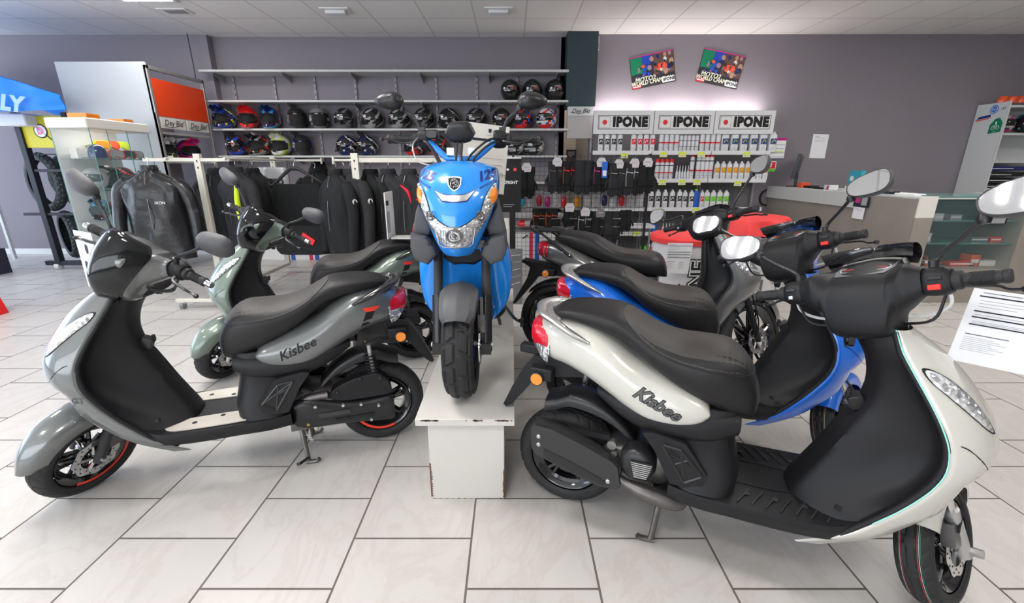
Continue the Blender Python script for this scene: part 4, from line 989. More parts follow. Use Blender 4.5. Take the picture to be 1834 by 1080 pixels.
    for sg in (1, -1):
        b.cyl((WB+.01, sg*.103, r-.03), (WB-.05, sg*.103, .44), .026, 'plastic_satin', 16); b.cyl((WB-.05, sg*.103, .43), (WB-.11, sg*.103, .66), .020, 'plastic_mid', 16)
        b.box((WB+.012, sg*.103, r-.012), (.05, .045, .05), 'plastic_satin'); b.box((WB-.012, sg*.088, .40), (.06, .012, .10), 'paint_blackgloss')
        b.cyl((WB+.01, sg*.12, r), (WB+.01, sg*.132, r), .011, 'silver', 8)
    b.cyl((WB, -.12, r), (WB, .12, r), .009, 'silver', 8); b.box((WB-.11, 0, .655), (.05, .24, .03), 'steel_dark'); b.box((WB-.01, .085, .33), (.05, .03, .08), 'steel_dark'); b.build('fork', root)
    # bar
    b = MB(); b.tube([(1.0, -.21, 1.085), (1.01, -.16, 1.085), (1.05, -.07, 1.01), (1.06, -.035, 1.0), (1.06, .035, 1.0), (1.05, .07, 1.01), (1.01, .16, 1.085), (1.0, .21, 1.085)], .013, P, 10, 3); b.cyl((1.06, 0, 1.0), (1.10, 0, .86), .03, P, 12)
    b.cyl((.995, -.30, 1.080), (1.0, -.18, 1.085), .011, 'steel_dark', 8); b.cyl((.995, .30, 1.080), (1.0, .18, 1.085), .011, 'steel_dark', 8)
    for sg in (1, -1): b.box((1.055, sg*.045, 1.03), (.03, .03, .03), 'silver_satin')
    b.build('handlebar', root)
    for sg in (1, -1):
        grip_set(root, .19, .315, .998, 1.082, None, sg, sg < 0, lever_drop=.0)
        m = mirror(root, (1.0, sg*.172, 1.115), (1.0, sg*.300, 1.235), .125, .070, None, sg, tilt=R(-6), yaw=R(14), shape='ang', backmat='plastic_satin')
        s2 = MB(); s2.tube([(1.008, sg*.18, 1.11), (1.01, sg*.195, 1.16), (1.01, sg*.255, 1.205)], .006, 'plastic_mid', 6, 4); s2.box((1.0, sg*.172, 1.105), (.03, .025, .05), 'plastic_satin'); s2.build('mirror_brace', m)
    rs = MB(); rs.grid(surf([[(x, yy, zz) for yy, zz in se(-.125, 1.100, w, h, 5, 12)] for x, w, h in ((.99, .026, .016), (1.03, .028, .020), (1.045, .02, .014))], 1, 2, True), 'plastic_satin', True, (1, 1)); rs.build('brake_reservoir', root)
    i_ = MB(); oc = [(-.064, -.005), (-.045, .032), (-.030, .040), (.030, .040), (.045, .032), (.064, -.005), (.045, -.036), (.02, -.044), (-.02, -.044), (-.045, -.036)]
    o_ = np.array([1.085, 0, 1.105]); n_ = np.array([.95, 0, -.3]); v_ = np.array([.3, 0, .95])
    i_.grid(surf([[tuple(o_+n_*d_+np.array([0, a*k, 0])+v_*c*k) for a, c in oc] for d_, k in ((-.035, .8), (-.02, .98), (.0, 1.0), (.015, .9), (.02, .6))], 1, 2, True), 'plastic_satin', True, (1, 1)); io = i_.build('instrument_panel', root, sharp=28)
    for k, P_ in enumerate(([(1.03, .165, 1.08), (1.10, .12, 1.075), (1.12, .05, 1.02), (1.13, .02, .97)], [(1.03, .17, 1.07), (1.12, .13, 1.06), (1.15, .07, 1.01), (1.15, .04, .96)], [(1.03, -.165, 1.08), (1.10, -.12, 1.05), (1.13, -.08, .99), (1.14, -.06, .96)], [(1.03, -.17, 1.07), (1.12, -.13, 1.06), (1.15, -.09, 1.0), (1.16, -.075, .955)], [(1.085, .01, 1.07), (1.10, .005, 1.02), (1.12, .01, .96)], [(1.085, -.01, 1.07), (1.10, -.015, 1.02), (1.12, -.02, .96)], [(1.02, -.185, 1.09), (1.10, -.195, 1.05), (1.13, -.17, .99), (1.13, -.10, .97)])):
        c_ = MB(); c_.tube(P_, .0048 if k < 6 else .003, 'plastic_satin' if k < 6 else 'silver_satin', 7, 5); c_.build('brake_cable', root)
    k_ = MB(); k_.tube([(.35, .10, .22), (.48, .20, .12), (.56, .245, .10), (.60, .262, .11)], [.012, .010, .009, .012], 'plastic_satin', 8, 4); k_.box((.60, .272, .10), (.03, .02, .045), 'plastic_satin')
    for sg in (1, -1): k_.tube([(.42, sg*.08, .22), (.40, sg*.13, .06), (.39, sg*.14, .012)], .011, 'steel_dark', 8, 3)
    k_.build('centre_stand', root)
    return root

# ---------------------------------------------------------------- helmets
for n_, c_ in dict(h_black=(.012, .012, .014), h_navy=(.01, .02, .13), h_red=(.75, .02, .02), h_white=(.72, .72, .72), h_grey=(.16, .16, .17), h_cyan=(.05, .42, .75), h_yellow=(.62, .80, .03), h_orange=(.85, .10, .03), h_magenta=(.6, .02, .25), h_blue=(.01, .06, .5), h_silver=(.38, .38, .38)).items():
    mat(n_, c_, .22, coat=.8)
mat('h_matt', (.018, .018, .019), .55); mat('h_visor', (.008, .008, .010), .06, coat=1); mat('h_liner', (.015, .015, .016), .9)
def helmet(name, label, cat, x, y, z, rz, kind, cols, stickers=True, sc=1.0, group=None):
    """kind: 'full', 'open' (flip-up) or 'cross'; cols: shell, second, third colour. Faces -y before turning"""
    root = thing(name, label, cat, (x, y, z), rz, group); A, B, C3 = cols
    def rad(az, el):
        cx, cy, cz = .118, .140, .128; ca, sa, ce, se_ = math.cos(az), math.sin(az), math.cos(el), math.sin(el)
        r_ = 1/math.sqrt((ce*sa/cx)**2+(ce*ca/cy)**2+(se_/cz)**2)
        fr = max(0, math.cos(az))
        if kind == 'cross' and el < -.1: r_ *= 1+.62*fr**5*min(1, (-.1-el)/.35)
        elif el < -.15: r_ *= 1+.13*fr**2
        if el < -.6: r_ *= .97
        return r_*sc
    def P(az, el, k=1.0, dz=0):
        q = rad(az, el)*k
        return (q*math.cos(el)*math.sin(az), -q*math.cos(el)*math.cos(az), max(.004, q*math.sin(el)+.118*sc+dz))
    els = np.linspace(-.98, PI/2-.04, 17); nu = 36
    wopen = 1.0 if kind == 'cross' else 1.12; e0, e1 = (-.30, .42) if kind == 'cross' else ((-.62, .50) if kind == 'open' else (-.12, .42))
    G = np.array([[P(2*PI*j/nu, e) for j in range(nu)] for e in els]); m = MB()
    def hole(e, az):
        az = abs((az+PI) % (2*PI)-PI); return az < wopen and e0 < e < e1-.12*(az/wopen)**3
    def mf(i, j):
        e = (els[i]+els[min(i+1, 16)])/2; az = 2*PI*(j+.5)/nu
        if hole(e, az): return 'h_liner'
        a = abs((az+PI) % (2*PI)-PI)
        if e < -.45 and a < 1.3: return B
        if C3 and abs(math.sin(3*a+4*e)) < .36 and a > .5: return C3
        if B != A and (abs(math.sin(2.2*a-2.6*e+.6)) < .33): return B
        return A
    for i in range(len(els)):          # sink the opening so it reads as a hollow
        for j in range(nu):
            if hole(els[i], 2*PI*j/nu): G[i][j] = P(2*PI*j/nu, els[i], .80)
    m.grid(G, A, True, (1, 1), mf=mf); so = m.build('shell', root, sharp=50)
    if kind == 'full':
        v = MB(); v.grid(np.array([[P(a, e, 1.012) for a in np.linspace(-1.2, 1.2, 19)] for e in np.linspace(-.14, .45, 7)]), 'h_visor'); vo = v.build('visor', root)
        if stickers:
            s_ = MB()
            for a0, e_, w, h, cc in ((-.62, .10, .20, .16, 'h_white'), (-.2, .24, .5, .05, 'h_white'), (.05, .10, .26, .09, 'h_white' if stickers != 2 else 'h_red'), (-.28, .08, .10, .10, 'h_silver')):
                s_.grid(np.array([[P(a0+w*i/3, e_-h/2+h*j/2, 1.022) for i in range(4)] for j in range(3)]), cc)
            if stickers == 3: s_.grid(np.array([[P(-1.05+.22*i, -.06+.15*j, 1.024) for i in range(4)] for j in range(4)]), 'h_orange')
            s_.build('sticker', vo, fix=False)
        c_ = MB(); c_.box((0, -.158*sc, .055*sc), (.05*sc, .02, .022*sc), 'h_matt'); c_.build('chin_vent', root, bevel=.004)
    if kind == 'cross':
        v = MB(); G = []
        for t in np.linspace(0, 1, 6): G.append([(q*(.085-.012*t)*sc, -(.075+.115*t)*sc, (.214+.030*math.sin(t*2.0)-.022*q*q+(.012 if abs(abs(q)-.45) < .1 else 0))*sc+.010) for q in (-1, -.7, -.45, 0, .45, .7, 1)])
        G = surf(G, 2, 2); v.grid(G, B); v.grid(G-np.array([0, 0, .005]), A); v.build('peak', root)
        c_ = MB(); c_.prism([(-.022, -.025), (.022, -.025), (.030, .010), (0, .032), (-.030, .010)], (0, -.232*sc, .055*sc), (1, 0, 0), (0, .25, .97), (0, .02, 0), C3 or 'h_grey', 'h_liner'); c_.build('chin_vent', root, bevel=.003)
        fr = MB(); ring = [P(wopen*math.cos(t)*.98, .06+.34*math.sin(t), 1.01) for t in np.linspace(0, 2*PI, 25)]; fr.tube(ring, .007, 'h_matt' if A != 'h_matt' else 'h_grey', 6, caps=False); fr.build('eye_port_rim', root)
    if kind == 'open':
        b = MB(); G = [[P(a, e+.75*1, 1.06) for a in np.linspace(-1.15, 1.15, 15)] for e in np.linspace(-.30, .25, 6)]
        b.grid(np.array(G), B); b.grid(np.array(G)*np.array([.97, .97, .985]), 'h_liner'); b.build('chin_bar', root)
        c_ = MB(); c_.bb(-.035, .035, -.075, -.07, .03, .075, 'h_silver'); c_.build('swing_tag', root)
    return root

# ---------------------------------------------------------------- the helmet wall
mat('shelf_board', (.56, .57, .56), .45); mat('bracket', (.30, .29, .31), .5, .3)
YS = 6.95
def shelf(label, pl, pr, yb=YW, ys=YS, n=6, x0=None, name='wall_shelf'):
    a = aty(*pl, ys); b_ = aty(*pr, ys); z = (a[2]+b_[2])/2; t = thing(name, label, 'shelf', (a[0], ys, z))
    L = b_[0]-a[0]; m = MB(); m.bb(0, L, 0, yb-ys, -.028, 0, 'shelf_board'); m.build('board', t, bevel=.003)
    for i in range(n):
        x = .16+(L-.32)*i/(n-1); m = MB(); m.prism([(0, 0), (-(yb-ys)*.85, 0), (-(yb-ys)*.85, -.02), (-.03, -.09), (0, -.10)], (x, yb-ys, -.028), (0, 1, 0), (0, 0, 1), (.008, 0, 0), 'bracket'); m.build('bracket', t)
    return a[0], b_[0], z
SH = []
for k, (l_, r_, lb) in enumerate((((355, 127), (1019, 122), 'long empty grey wall shelf, topmost under the ceiling'), ((366, 180), (1018, 178), 'long grey wall shelf with only three dark helmets at its right end'), ((372, 231), (1017, 229), 'long grey wall shelf carrying the longest row of helmets'), ((385, 279), (1016, 278), 'long grey wall shelf just above the jacket rails'), ((560, 326), (1010, 326), 'lower grey wall shelf behind the hanging jackets'))):
    SH.append(shelf(lb, l_, r_))
for x in np.linspace(-4.15, .68, 9):
    m = MB(); m.bb(x-.014, x+.014, YW-.028, YW, .2, 2.75, 'bracket')
    for k in range(30): m.bb(x-.004, x+.004, YW-.0295, YW-.027, .3+k*.08, .34+k*.08, 'h_liner')
    tag(m.build('slotted_upright', None), 'slotted metal wall upright holding the long helmet shelves', 'shelf upright', 'slotted shelf uprights')
def put(px, sh, kind, cols, rz, lab, st=True, sc=1.0):
    z = SH[sh][2]; y = YS+.175; r_ = ray(px, 200); 
    q = aty(px, 540-(540-200), y); # x only
    # solve the column of pixels at the shelf height
    lo = None
    for py in range(100, 340):
        p = aty(px, py, y)
        if p[2] < z+.12: lo = p; break
    helmet('helmet', lab, 'helmet', lo[0], y, z, rz, kind, cols, st, 1.22)
TL_ = -.5
put(914, 1, 'full', ('h_black', 'h_black', None), R(-2), 'black full-face helmet, leftmost of the three on the second shelf from the top', 2)
put(953, 1, 'full', ('h_matt', 'h_black', None), R(4), 'dark helmet between two others on the second shelf from the top', 2)
put(993, 1, 'full', ('h_matt', 'h_black', None), R(8), 'dark helmet at the far right end of the second shelf from the top', 2)
put(403, 2, 'cross', ('h_navy', 'h_blue', 'h_yellow'), R(0), 'navy and yellow-green motocross helmet at the left end of the long row')
put(446, 2, 'cross', ('h_red', 'h_red', None), R(18), 'bright red motocross helmet in the long row')
put(485, 2, 'cross', ('h_navy', 'h_cyan', 'h_orange'), R(14), 'dark blue motocross helmet with light blue chin, beside the bright red one')
put(533, 2, 'open', ('h_black', 'h_black', None), R(25), 'black flip-up helmet with raised chin bar, left of its silver-edged neighbour')
put(572, 2, 'open', ('h_black', 'h_grey', None), R(25), 'black flip-up helmet with a grey-edged raised chin bar and white tag')
put(618, 2, 'full', ('h_black', 'h_grey', None), R(-8), 'plain dark full-face helmet facing forward in the middle of the long row')
put(668, 2, 'full', ('h_black', 'h_silver', None), R(-38), 'black and silver helmet just left of the mirror of the sky blue scooter')
put(716, 2, 'full', ('h_black', 'h_silver', None), R(-38), 'black and silver helmet just behind the left mirror stem of the sky blue scooter')
put(760, 2, 'full', ('h_black', 'h_grey', None), R(-38), 'glossy black helmet above the left handlebar of the sky blue scooter')
put(805, 2, 'full', ('h_black', 'h_black', 'h_silver'), R(-42), 'black helmet with pale stripe above the instrument of the sky blue scooter')
put(854, 2, 'full', ('h_black', 'h_grey', None), R(-38), 'grey and black helmet above the price sheet of the sky blue scooter')
put(899, 2, 'full', ('h_black', 'h_black', 'h_yellow'), R(-5), 'black helmet with red visor sticker and green chin, left of the right mirror', 2)
put(936, 2, 'full', ('h_black', 'h_red', 'h_blue'), R(-38), 'red, blue and white helmet half hidden behind the right mirror of the sky blue scooter')
put(979, 2, 'full', ('h_white', 'h_red', 'h_blue'), R(-38), 'white, red and blue helmet at the right end of the long row')
put(424, 3, 'full', ('h_black', 'h_blue', 'h_red'), R(5), 'black helmet ringed in red and blue, leftmost above the jacket rail', 2)
put(466, 3, 'cross', ('h_black', 'h_silver', 'h_red'), R(-6), 'black, silver and red motocross helmet above the jacket rail')
put(504, 3, 'cross', ('h_white', 'h_yellow', None), R(6), 'white motocross helmet with a yellow-green chin above the jacket rail')
put(542, 3, 'open', ('h_navy', 'h_black', None), R(30), 'dark blue-black flip-up helmet beside the white and yellow-green one')
put(623, 3, 'full', ('h_black', 'h_navy', 'h_white'), R(-38), 'navy helmet with orange visor sticker above the jacket rail post', 3)
put(659, 3, 'full', ('h_black', 'h_navy', 'h_white'), R(-34), 'navy helmet with orange visor sticker, free-standing right of its twin', 3)
put(743, 3, 'full', ('h_black', 'h_red', 'h_white'), R(-38), 'black and red helmet behind the left grip of the sky blue scooter', 3)
put(785, 3, 'full', ('h_black', 'h_red', 'h_grey'), R(-38), 'black and red helmet behind the cables of the sky blue scooter')
put(922, 3, 'full', ('h_silver', 'h_black', 'h_white'), R(-36), 'silver patterned helmet just behind the right grip of the sky blue scooter')
put(957, 3, 'full', ('h_silver', 'h_black', 'h_white'), R(-36), 'silver patterned helmet beyond the tip of the right grip of the sky blue scooter')
put(572, 4, 'cross', ('h_black', 'h_black', 'h_red'), R(24), 'black motocross helmet with red line, alone on the lower shelf')
put(588, 4, 'full', ('h_black', 'h_black', None), R(-5), 'black helmet low behind the black jackets') if 0 else None

# ---------------------------------------------------------------- column and doorway
mat('column_green', (.022, .045, .055), .55); mat('sign_grey', (.42, .40, .39), .6); mat('room_beige', (.50, .44, .38), .8)
YC = 7.0
zc0 = aty(1040, 190, YC)[2]
slab('trim_2', .78, 1.21, YC, YW+.2, zc0, ZC, 'column_green')
area('back_room_fill', (1.3, 8.1, 3.0), (0, 0, 0), .8, .4, 28, (1, .93, .85))  # added unseen fill light, brightens the room beyond the doorway
slab('wall_back_room', .2, 2.2, 9.0, 9.1, 0, ZC, 'room_beige'); slab('wall_back_room_side', .72, .80, YW+.0, 9.0, 0, ZC, 'wall_mauve'); slab('wall_back_room_edge', 1.22, 1.30, YR+.3, 9.0, 0, ZC, 'room_beige')
b0 = aty(1017, 191, 6.98); b1 = aty(1060, 248, 6.98)
t = thing('header_sign', 'pale box sign with black script lettering under the dark green column', 'sign', ((b0[0]+b1[0])/2, 6.98, b1[2]))
m = MB(); hw = (b1[0]-b0[0])/2; hh = b0[2]-b1[2]; m.bb(-hw, hw, 0, .10, 0, hh, 'sign_grey'); bo = m.build('box', t, bevel=.003)
m = MB(); m.bb(-hw, hw, -.012, -.001, hh*.72, hh, 'shelf_board'); text(m, 'Dey Blu', .085, 'ink', (0, -.0125, hh*.86), (1, 0, 0), (0, 0, 1), .001, .35, .001, sx=.95); m.tube([(-hw*.8, -.014, hh*.82), (0, -.014, hh*.78), (hw*.8, -.014, hh*.9)], .003, 'ink', 4, 3); m.build('name_plate', bo)
m = MB(); p0, p1 = aty(1046, 252, 8.2), aty(1056, 296, 8.2); m.tube([p0, p1], .03, 'shelf_board', 6); tag(m.build('timber_post', None), 'pale leaning post in the room beyond the doorway', 'post')
m = MB(); p0, p1 = aty(1051, 250, 8.6), aty(1062, 300, 8.6)
for i in range(9): m.tube([(p0[0]+i*.03, 8.6+.015*(i % 2), p0[2]), (p0[0]+i*.03, 8.6+.015*(i % 2), .9)], .02, 'wall_mauve', 6)
tag(m.build('grey_curtain', None), 'grey curtain hanging in the room beyond the doorway', 'curtain')
p0, p1 = aty(1015, 268, 8.9), aty(1032, 282, 8.9)
m = MB(); m.bb(p0[0], p1[0], 8.9, 8.95, p1[2], p0[2], 'h_liner'); m.bb(p0[0]+.02, p1[0]-.03, 8.895, 8.9, p1[2]+.03, p0[2]-.03, 'h_grey'); tag(m.build('wall_picture', None), 'small dark framed panel on the wall beyond the doorway', 'picture frame')

# ---------------------------------------------------------------- lubricant shelves
mat('sign_white', (.74, .75, .76), .4); mat('bottle_white', (.72, .73, .76), .35); mat('bottle_blue', (.02, .12, .55), .3); mat('cap_red', (.75, .02, .03), .35); mat('price_yellow', (.72, .85, .03), .5); mat('lab_blue', (.03, .06, .22), .5); mat('lab_green', (.10, .55, .04), .5); mat('lab_orange', (.80, .30, .02), .5); mat('lab_black', (.03, .03, .035), .5); mat('strip_light', (1, .93, .90), emit=9); mat('shelf_grey', (.30, .30, .31), .45); mat('back_grey', (.15, .145, .15), .7)
YI = 6.80
X0i, X1i = aty(1062, 240, YI)[0], aty(1384, 240, YI)[0]; ztop = aty(1200, 198, YI)[2]; zsb = aty(1200, 240, YI)[2]
zi = [aty(1200, y_, YI)[2] for y_ in (270, 320, 371, 415, 457)]
for k in range(3):
    xa = X0i+(X1i-X0i)*k/3; xb = X0i+(X1i-X0i)*(k+1)/3; w = xb-xa-.01
    pos = ('left', 'middle', 'right')[k]
    t = thing('display_shelving', pos+' bay of the lubricant shelving, under the '+pos+' IPONE sign', 'shelf unit', (xa+.005, YI, 0))
    m = MB(); m.bb(0, w, YR-YI-.03, YR-YI-.005, .05, ztop, 'back_grey'); m.build('back_panel', t)
    for z in zi:
        if k == 2 and z < zi[2]-.01: continue
        sh_ = thing('display_shelf', ('top', 'second', 'third', 'fourth', 'bottom')[zi.index(z)]+' grey shelf of the '+pos+' bay under the '+pos+' IPONE sign', 'shelf', (xa+.005, YI, z)); m = MB(); m.bb(0, w, -.02, YR-YI-.085, -.03, -.012, 'shelf_grey'); m.build('board', sh_); m = MB(); m.bb(0, w, -.03, -.02, -.055, 0, 'sign_white'); m.build('price_rail', sh_)
    m = MB(); m.bb(0, .03, YR-YI-.08, YR-YI-.03, 0, ztop, 'bracket'); m.bb(w-.03, w, YR-YI-.08, YR-YI-.03, 0, ztop, 'bracket'); m.build('upright', t)
    m = MB(); m.bb(0, w, -.01, .05, zsb, ztop, 'sign_white'); sg_ = thing('lightbox_sign', 'IPONE sign board over the '+pos+' bay of the lubricant shelving', 'sign', (xa+.005, YI, 0)); so = m.build('sign_board', sg_, bevel=.003)
    m = MB(); cx, cz = w/2, (ztop+zsb)/2; fy = -.0115; hw, hh = w*.43, (ztop-zsb)*.30
    def plate(x0, x1, z0, z1, mt, o): m.bb(x0, x1, fy-o, fy+.001, z0, z1, mt)
    plate(cx-hw, cx+hw, cz-hh, cz+hh, 'black_flat', 0); plate(cx-hw+.008, cx+hw-.008, cz-hh+.008, cz+hh-.008, 'white', .001)
    plate(cx-hw+.016, cx-hw+.016+2*hh-.032, cz-hh+.016, cz+hh-.016, 'black_flat', .0014); plate(cx-hw+.020, cx-hw+.012+2*hh-.032, cz-hh+.020, cz+hh-.020, 'white', .002)
    m.lathe([(0, -.001), (hh*.36, -.001), (hh*.36, 0)], 'cap_red', (cx-hw+hh, fy-.0022, cz), 'y', 24)
    text(m, 'IPONE', hh*1.85, 'black_flat', (cx+hh*.95, fy-.003, cz), (1, 0, 0), (0, 0, 1), 0, 0, .013, sx=.92, space=1.12)
    m.build('logo', so, fix=False)
    m = MB(); m.bb(.05, w-.05, .06, .09, ztop-.03, ztop-.005, 'strip_light'); m.build('light_tube', sg_)
    fr = area('shelf_sign_light', (xa+w/2, YI+.20, ztop+.01), (R(155), 0, 0), w*.9, .05, 5.5, (1, .9, .87))
def bottle(x, y, z, kind, label, group, name='bottle'):
    h, w, cap, body, lab = kind; t = thing(name, label, name.replace('_', ' '), (x, y, z), 0, group)
    m = MB()
    if cap in ('spray', 'small'):
        r_ = w/2; m.lathe([(0, 0), (r_*.96, 0), (r_, .005), (r_, h*.80), (r_*.9, h*.83), (0, h*.83)], body, n=14)
        m.lathe([(r_*1.005, h*.30), (r_*1.005, h*.36)], 'cap_red' if cap == 'spray' else 'ink_grey', n=14); m.lathe([(r_*1.006, h*.66), (r_*1.006, h*.70)], 'lab_black', n=14)
        for q in range(4): m.bb(-r_*.5, r_*.5, -r_*1.02, -r_*.9, h*(.1+q*.045), h*(.12+q*.045), 'ink_grey') if q % 2 else None
        b = m.build('body', t); c = MB(); c.lathe([(0, h), (r_*.8, h), (r_*.93, h*.985), (r_*.97, h*.83), (0, h*.83)], 'cap_red' if cap == 'spray' else 'bottle_white', n=14); c.build('cap', t)
    elif cap == 'cone':
        r_ = w/2; m.lathe([(0, 0), (r_, 0), (r_, h*.5), (r_*.6, h*.6), (0, h*.6)], body, n=12); m.build('body', t); c = MB(); c.lathe([(r_*.5, h*.6), (r_*.4, h*.66), (.003, h), (0, h)], 'bottle_white', n=10); c.build('nozzle', t)
    else:
        d = .065
        m.grid(surf([[(a, b_, zz) for a, b_ in se(0, 0, w/2*k, d/2*k2, 4, 16)] for zz, k, k2 in ((0, .96, .96), (.006, 1, 1), (h*.72, 1, 1), (h*.86, .82, .9), (h*.92, .45, .5), (h*.94, .42, .5))], 1, 2, True), body, True, (1, 1)); m.build('body', t)
        if lab:
            c = MB(); c.bb(-w*.40, w*.40, -d/2-.002, -d/2+.006, h*.38, h*.66, lab); c.bb(-w*.36, w*.36, -d/2-.0022, -d/2+.006, h*.12, h*.30, 'white')
            for q in range(3): c.bb(-w*.28, w*.2, -d/2-.003, -d/2, h*(.14+.05*q), h*(.155+.05*q), 'ink_grey')
            c.tube([(-w*.25, -d/2-.003, h*.45), (0, -d/2-.003, h*.6), (w*.25, -d/2-.003, h*.5)], .005, 'h_yellow' if lab in ('lab_blue', 'lab_orange', 'lab_green') else 'white', 5, 3); c.build('printed_label', t)
        c = MB(); c.lathe([(0, h), (w*.2, h), (w*.22, h*.99), (w*.22, h*.93), (0, h*.93)], cap, n=12); c.build('cap', t)
def row(px0, px1, n, zk, kind, label, group, dy=.05, name='bottle'):
    for i in range(n):
        px = px0+(px1-px0)*i/max(1, n-1); x = aty(px, 300, YI+dy)[0]*1.0
        bottle(x, YI+dy, zi[zk]-.012, kind, label, group, name)
Hs = lambda pxh: pxh*YI/795*1.0
row(1073, 1107, 4, 0, (Hs(31), .072, 'bottle_white', 'bottle_white', 'lab_black'), 'white oil bottle with black label at the left end of the top shelf', 'four white and black oil bottles')
row(1131, 1164, 4, 0, (Hs(31), .072, 'bottle_white', 'bottle_white', 'cap_red'), 'white oil bottle with red label on the top left shelf', 'four white and red oil bottles')
row(1180, 1207, 4, 0, (Hs(44), .066, 'spray', 'bottle_white', None), 'tall red-capped spray can in the left group of the top middle shelf', 'left group of tall spray cans')
row(1215, 1243, 5, 0, (Hs(26), .050, 'small', 'bottle_white', None), 'short all-white can between the tall sprays on the top middle shelf', 'five short white cans')
row(1252, 1280, 4, 0, (Hs(44), .066, 'spray', 'bottle_white', None), 'tall red-capped spray can in the right group of the top middle shelf', 'right group of tall spray cans')
row(1292, 1376, 6, 0, (Hs(32), .105, 'bottle_white', 'bottle_white', 'lab_blue'), 'white oil bottle with blue and yellow label on the top right shelf', 'white oil bottles with blue labels')
row(1177, 1202, 4, 1, (Hs(34), .062, 'spray', 'bottle_white', None), 'white can with bright red cap, one of four at the left of the second shelf', 'four red-capped cans')
row(1213, 1233, 5, 1, (Hs(23), .036, 'cone', 'bottle_white', None), 'small white bottle with pointed nozzle on the second shelf', 'small nozzle bottles')
row(1239, 1239, 1, 1, (Hs(45), .062, 'spray', 'bottle_white', None), 'tall red-capped spray standing next to the small nozzle bottles', None)
row(1250, 1273, 4, 1, (Hs(45), .062, 'spray', 'bottle_white', None), 'tall red-capped spray in the right group on the second shelf', 'four tall sprays on the second shelf')
row(1284, 1371, 9, 1, (Hs(30), .075, 'h_white', 'bottle_white', 'lab_orange'), 'white bottle with orange label on the right of the second shelf', 'white bottles with orange labels')
row(1170, 1222, 5, 2, (Hs(31), .075, 'bottle_white', 'bottle_white', 'lab_black'), 'white bottle on the third shelf behind the mirror of the dark grey scooter', 'white bottles at the left of the third shelf')
row(1232, 1244, 2, 2, (Hs(30), .07, 'bottle_white', 'bottle_white', 'lab_black'), 'white bottle left of the blue jug on the third shelf', 'pair of white bottles beside the blue jug')
row(1252, 1252, 1, 2, (Hs(32), .085, 'h_yellow', 'bottle_blue', None), 'blue jug with yellow cap on the third shelf beside the green-labelled bottles', None)
row(1263, 1263, 1, 2, (Hs(30), .06, 'bottle_white', 'bottle_white', 'cap_red'), 'slim white bottle between the blue jug and the green-labelled bottles', None)
row(1272, 1307, 4, 2, (Hs(30), .08, 'bottle_white', 'bottle_white', 'lab_green'), 'white bottle with green label on the third shelf', 'white bottles with green labels')
row(1181, 1181, 1, 3, (Hs(30), .085, 'h_yellow', 'bottle_blue', None), 'blue jug with yellow cap on the fourth shelf behind the dark grey scooter', None)
row(1198, 1216, 4, 3, (Hs(16), .036, 'cone', 'bottle_white', None), 'tiny white nozzle bottle on the fourth shelf above the red cloth', 'tiny nozzle bottles on the fourth shelf')
row(1160, 1168, 2, 4, (Hs(18), .055, 'lab_green', 'lab_green', None), 'green bottle on the bottom shelf beside the barrel', 'two green bottles on the bottom shelf')
row(1174, 1181, 2, 4, (Hs(24), .04, 'bottle_white', 'bottle_white', 'cap_red'), 'slim white bottle on the bottom shelf next to the green bottles', 'two slim bottles on the bottom shelf')
def ptag(px, py, Y, lab, big=True, yel=True):
    p = aty(px, py, Y); m = MB(); w, h = (.115, .068) if big else (.075, .06)
    m.prism([(-w/2, -h/2), (w/2, -h/2), (w/2*.85, h*.2), (w*.3, h/2), (-w*.3, h/2), (-w/2*.85, h*.2)], (p[0], Y-.006, p[2]), (1, 0, 0), (0, 0, 1), (0, .003, 0), 'price_yellow')
    if yel != 2: m.bb(p[0]-w*.42, p[0]+w*.42, Y-.0075, Y-.0055, p[2]-h*.42, p[2]-h*.02, 'white')
    text(m, '14,90 €' if yel == 1 else '9,90 €', h*.34, 'ink', (p[0], Y-.0085, p[2]-h*.22), (1, 0, 0), (0, 0, 1), 0)
    tag(m.build('price_label', None), lab, 'price label')
YP = YI-.035
for px, py, lb in ((1118, 277, 'yellow price label on the top shelf edge of the left bay'), (1188, 275, 'white and yellow price label below the left tall spray cans'), (1222, 275, 'white and yellow price label below the short white cans'), (1256, 275, 'white and yellow price label below the right tall spray cans'), (1337, 275, 'white and yellow price label below the blue-labelled bottles'), (1186, 325, 'price label below the four red-capped cans'), (1221, 325, 'yellow price label below the small nozzle bottles'), (1248, 325, 'price label below the tall sprays of the second shelf'), (1321, 327, 'yellow price label beside the black mirror stem'), (1180, 376, 'yellow price label on the third shelf edge, left'), (1246, 375, 'yellow price label on the third shelf edge below the blue jug'), (1180, 417, 'yellow price label under the lower blue jug'), (1140, 417, 'yellow price label on the lower shelf edge behind the grid')):
    ptag(px, py+2, YP, lb)
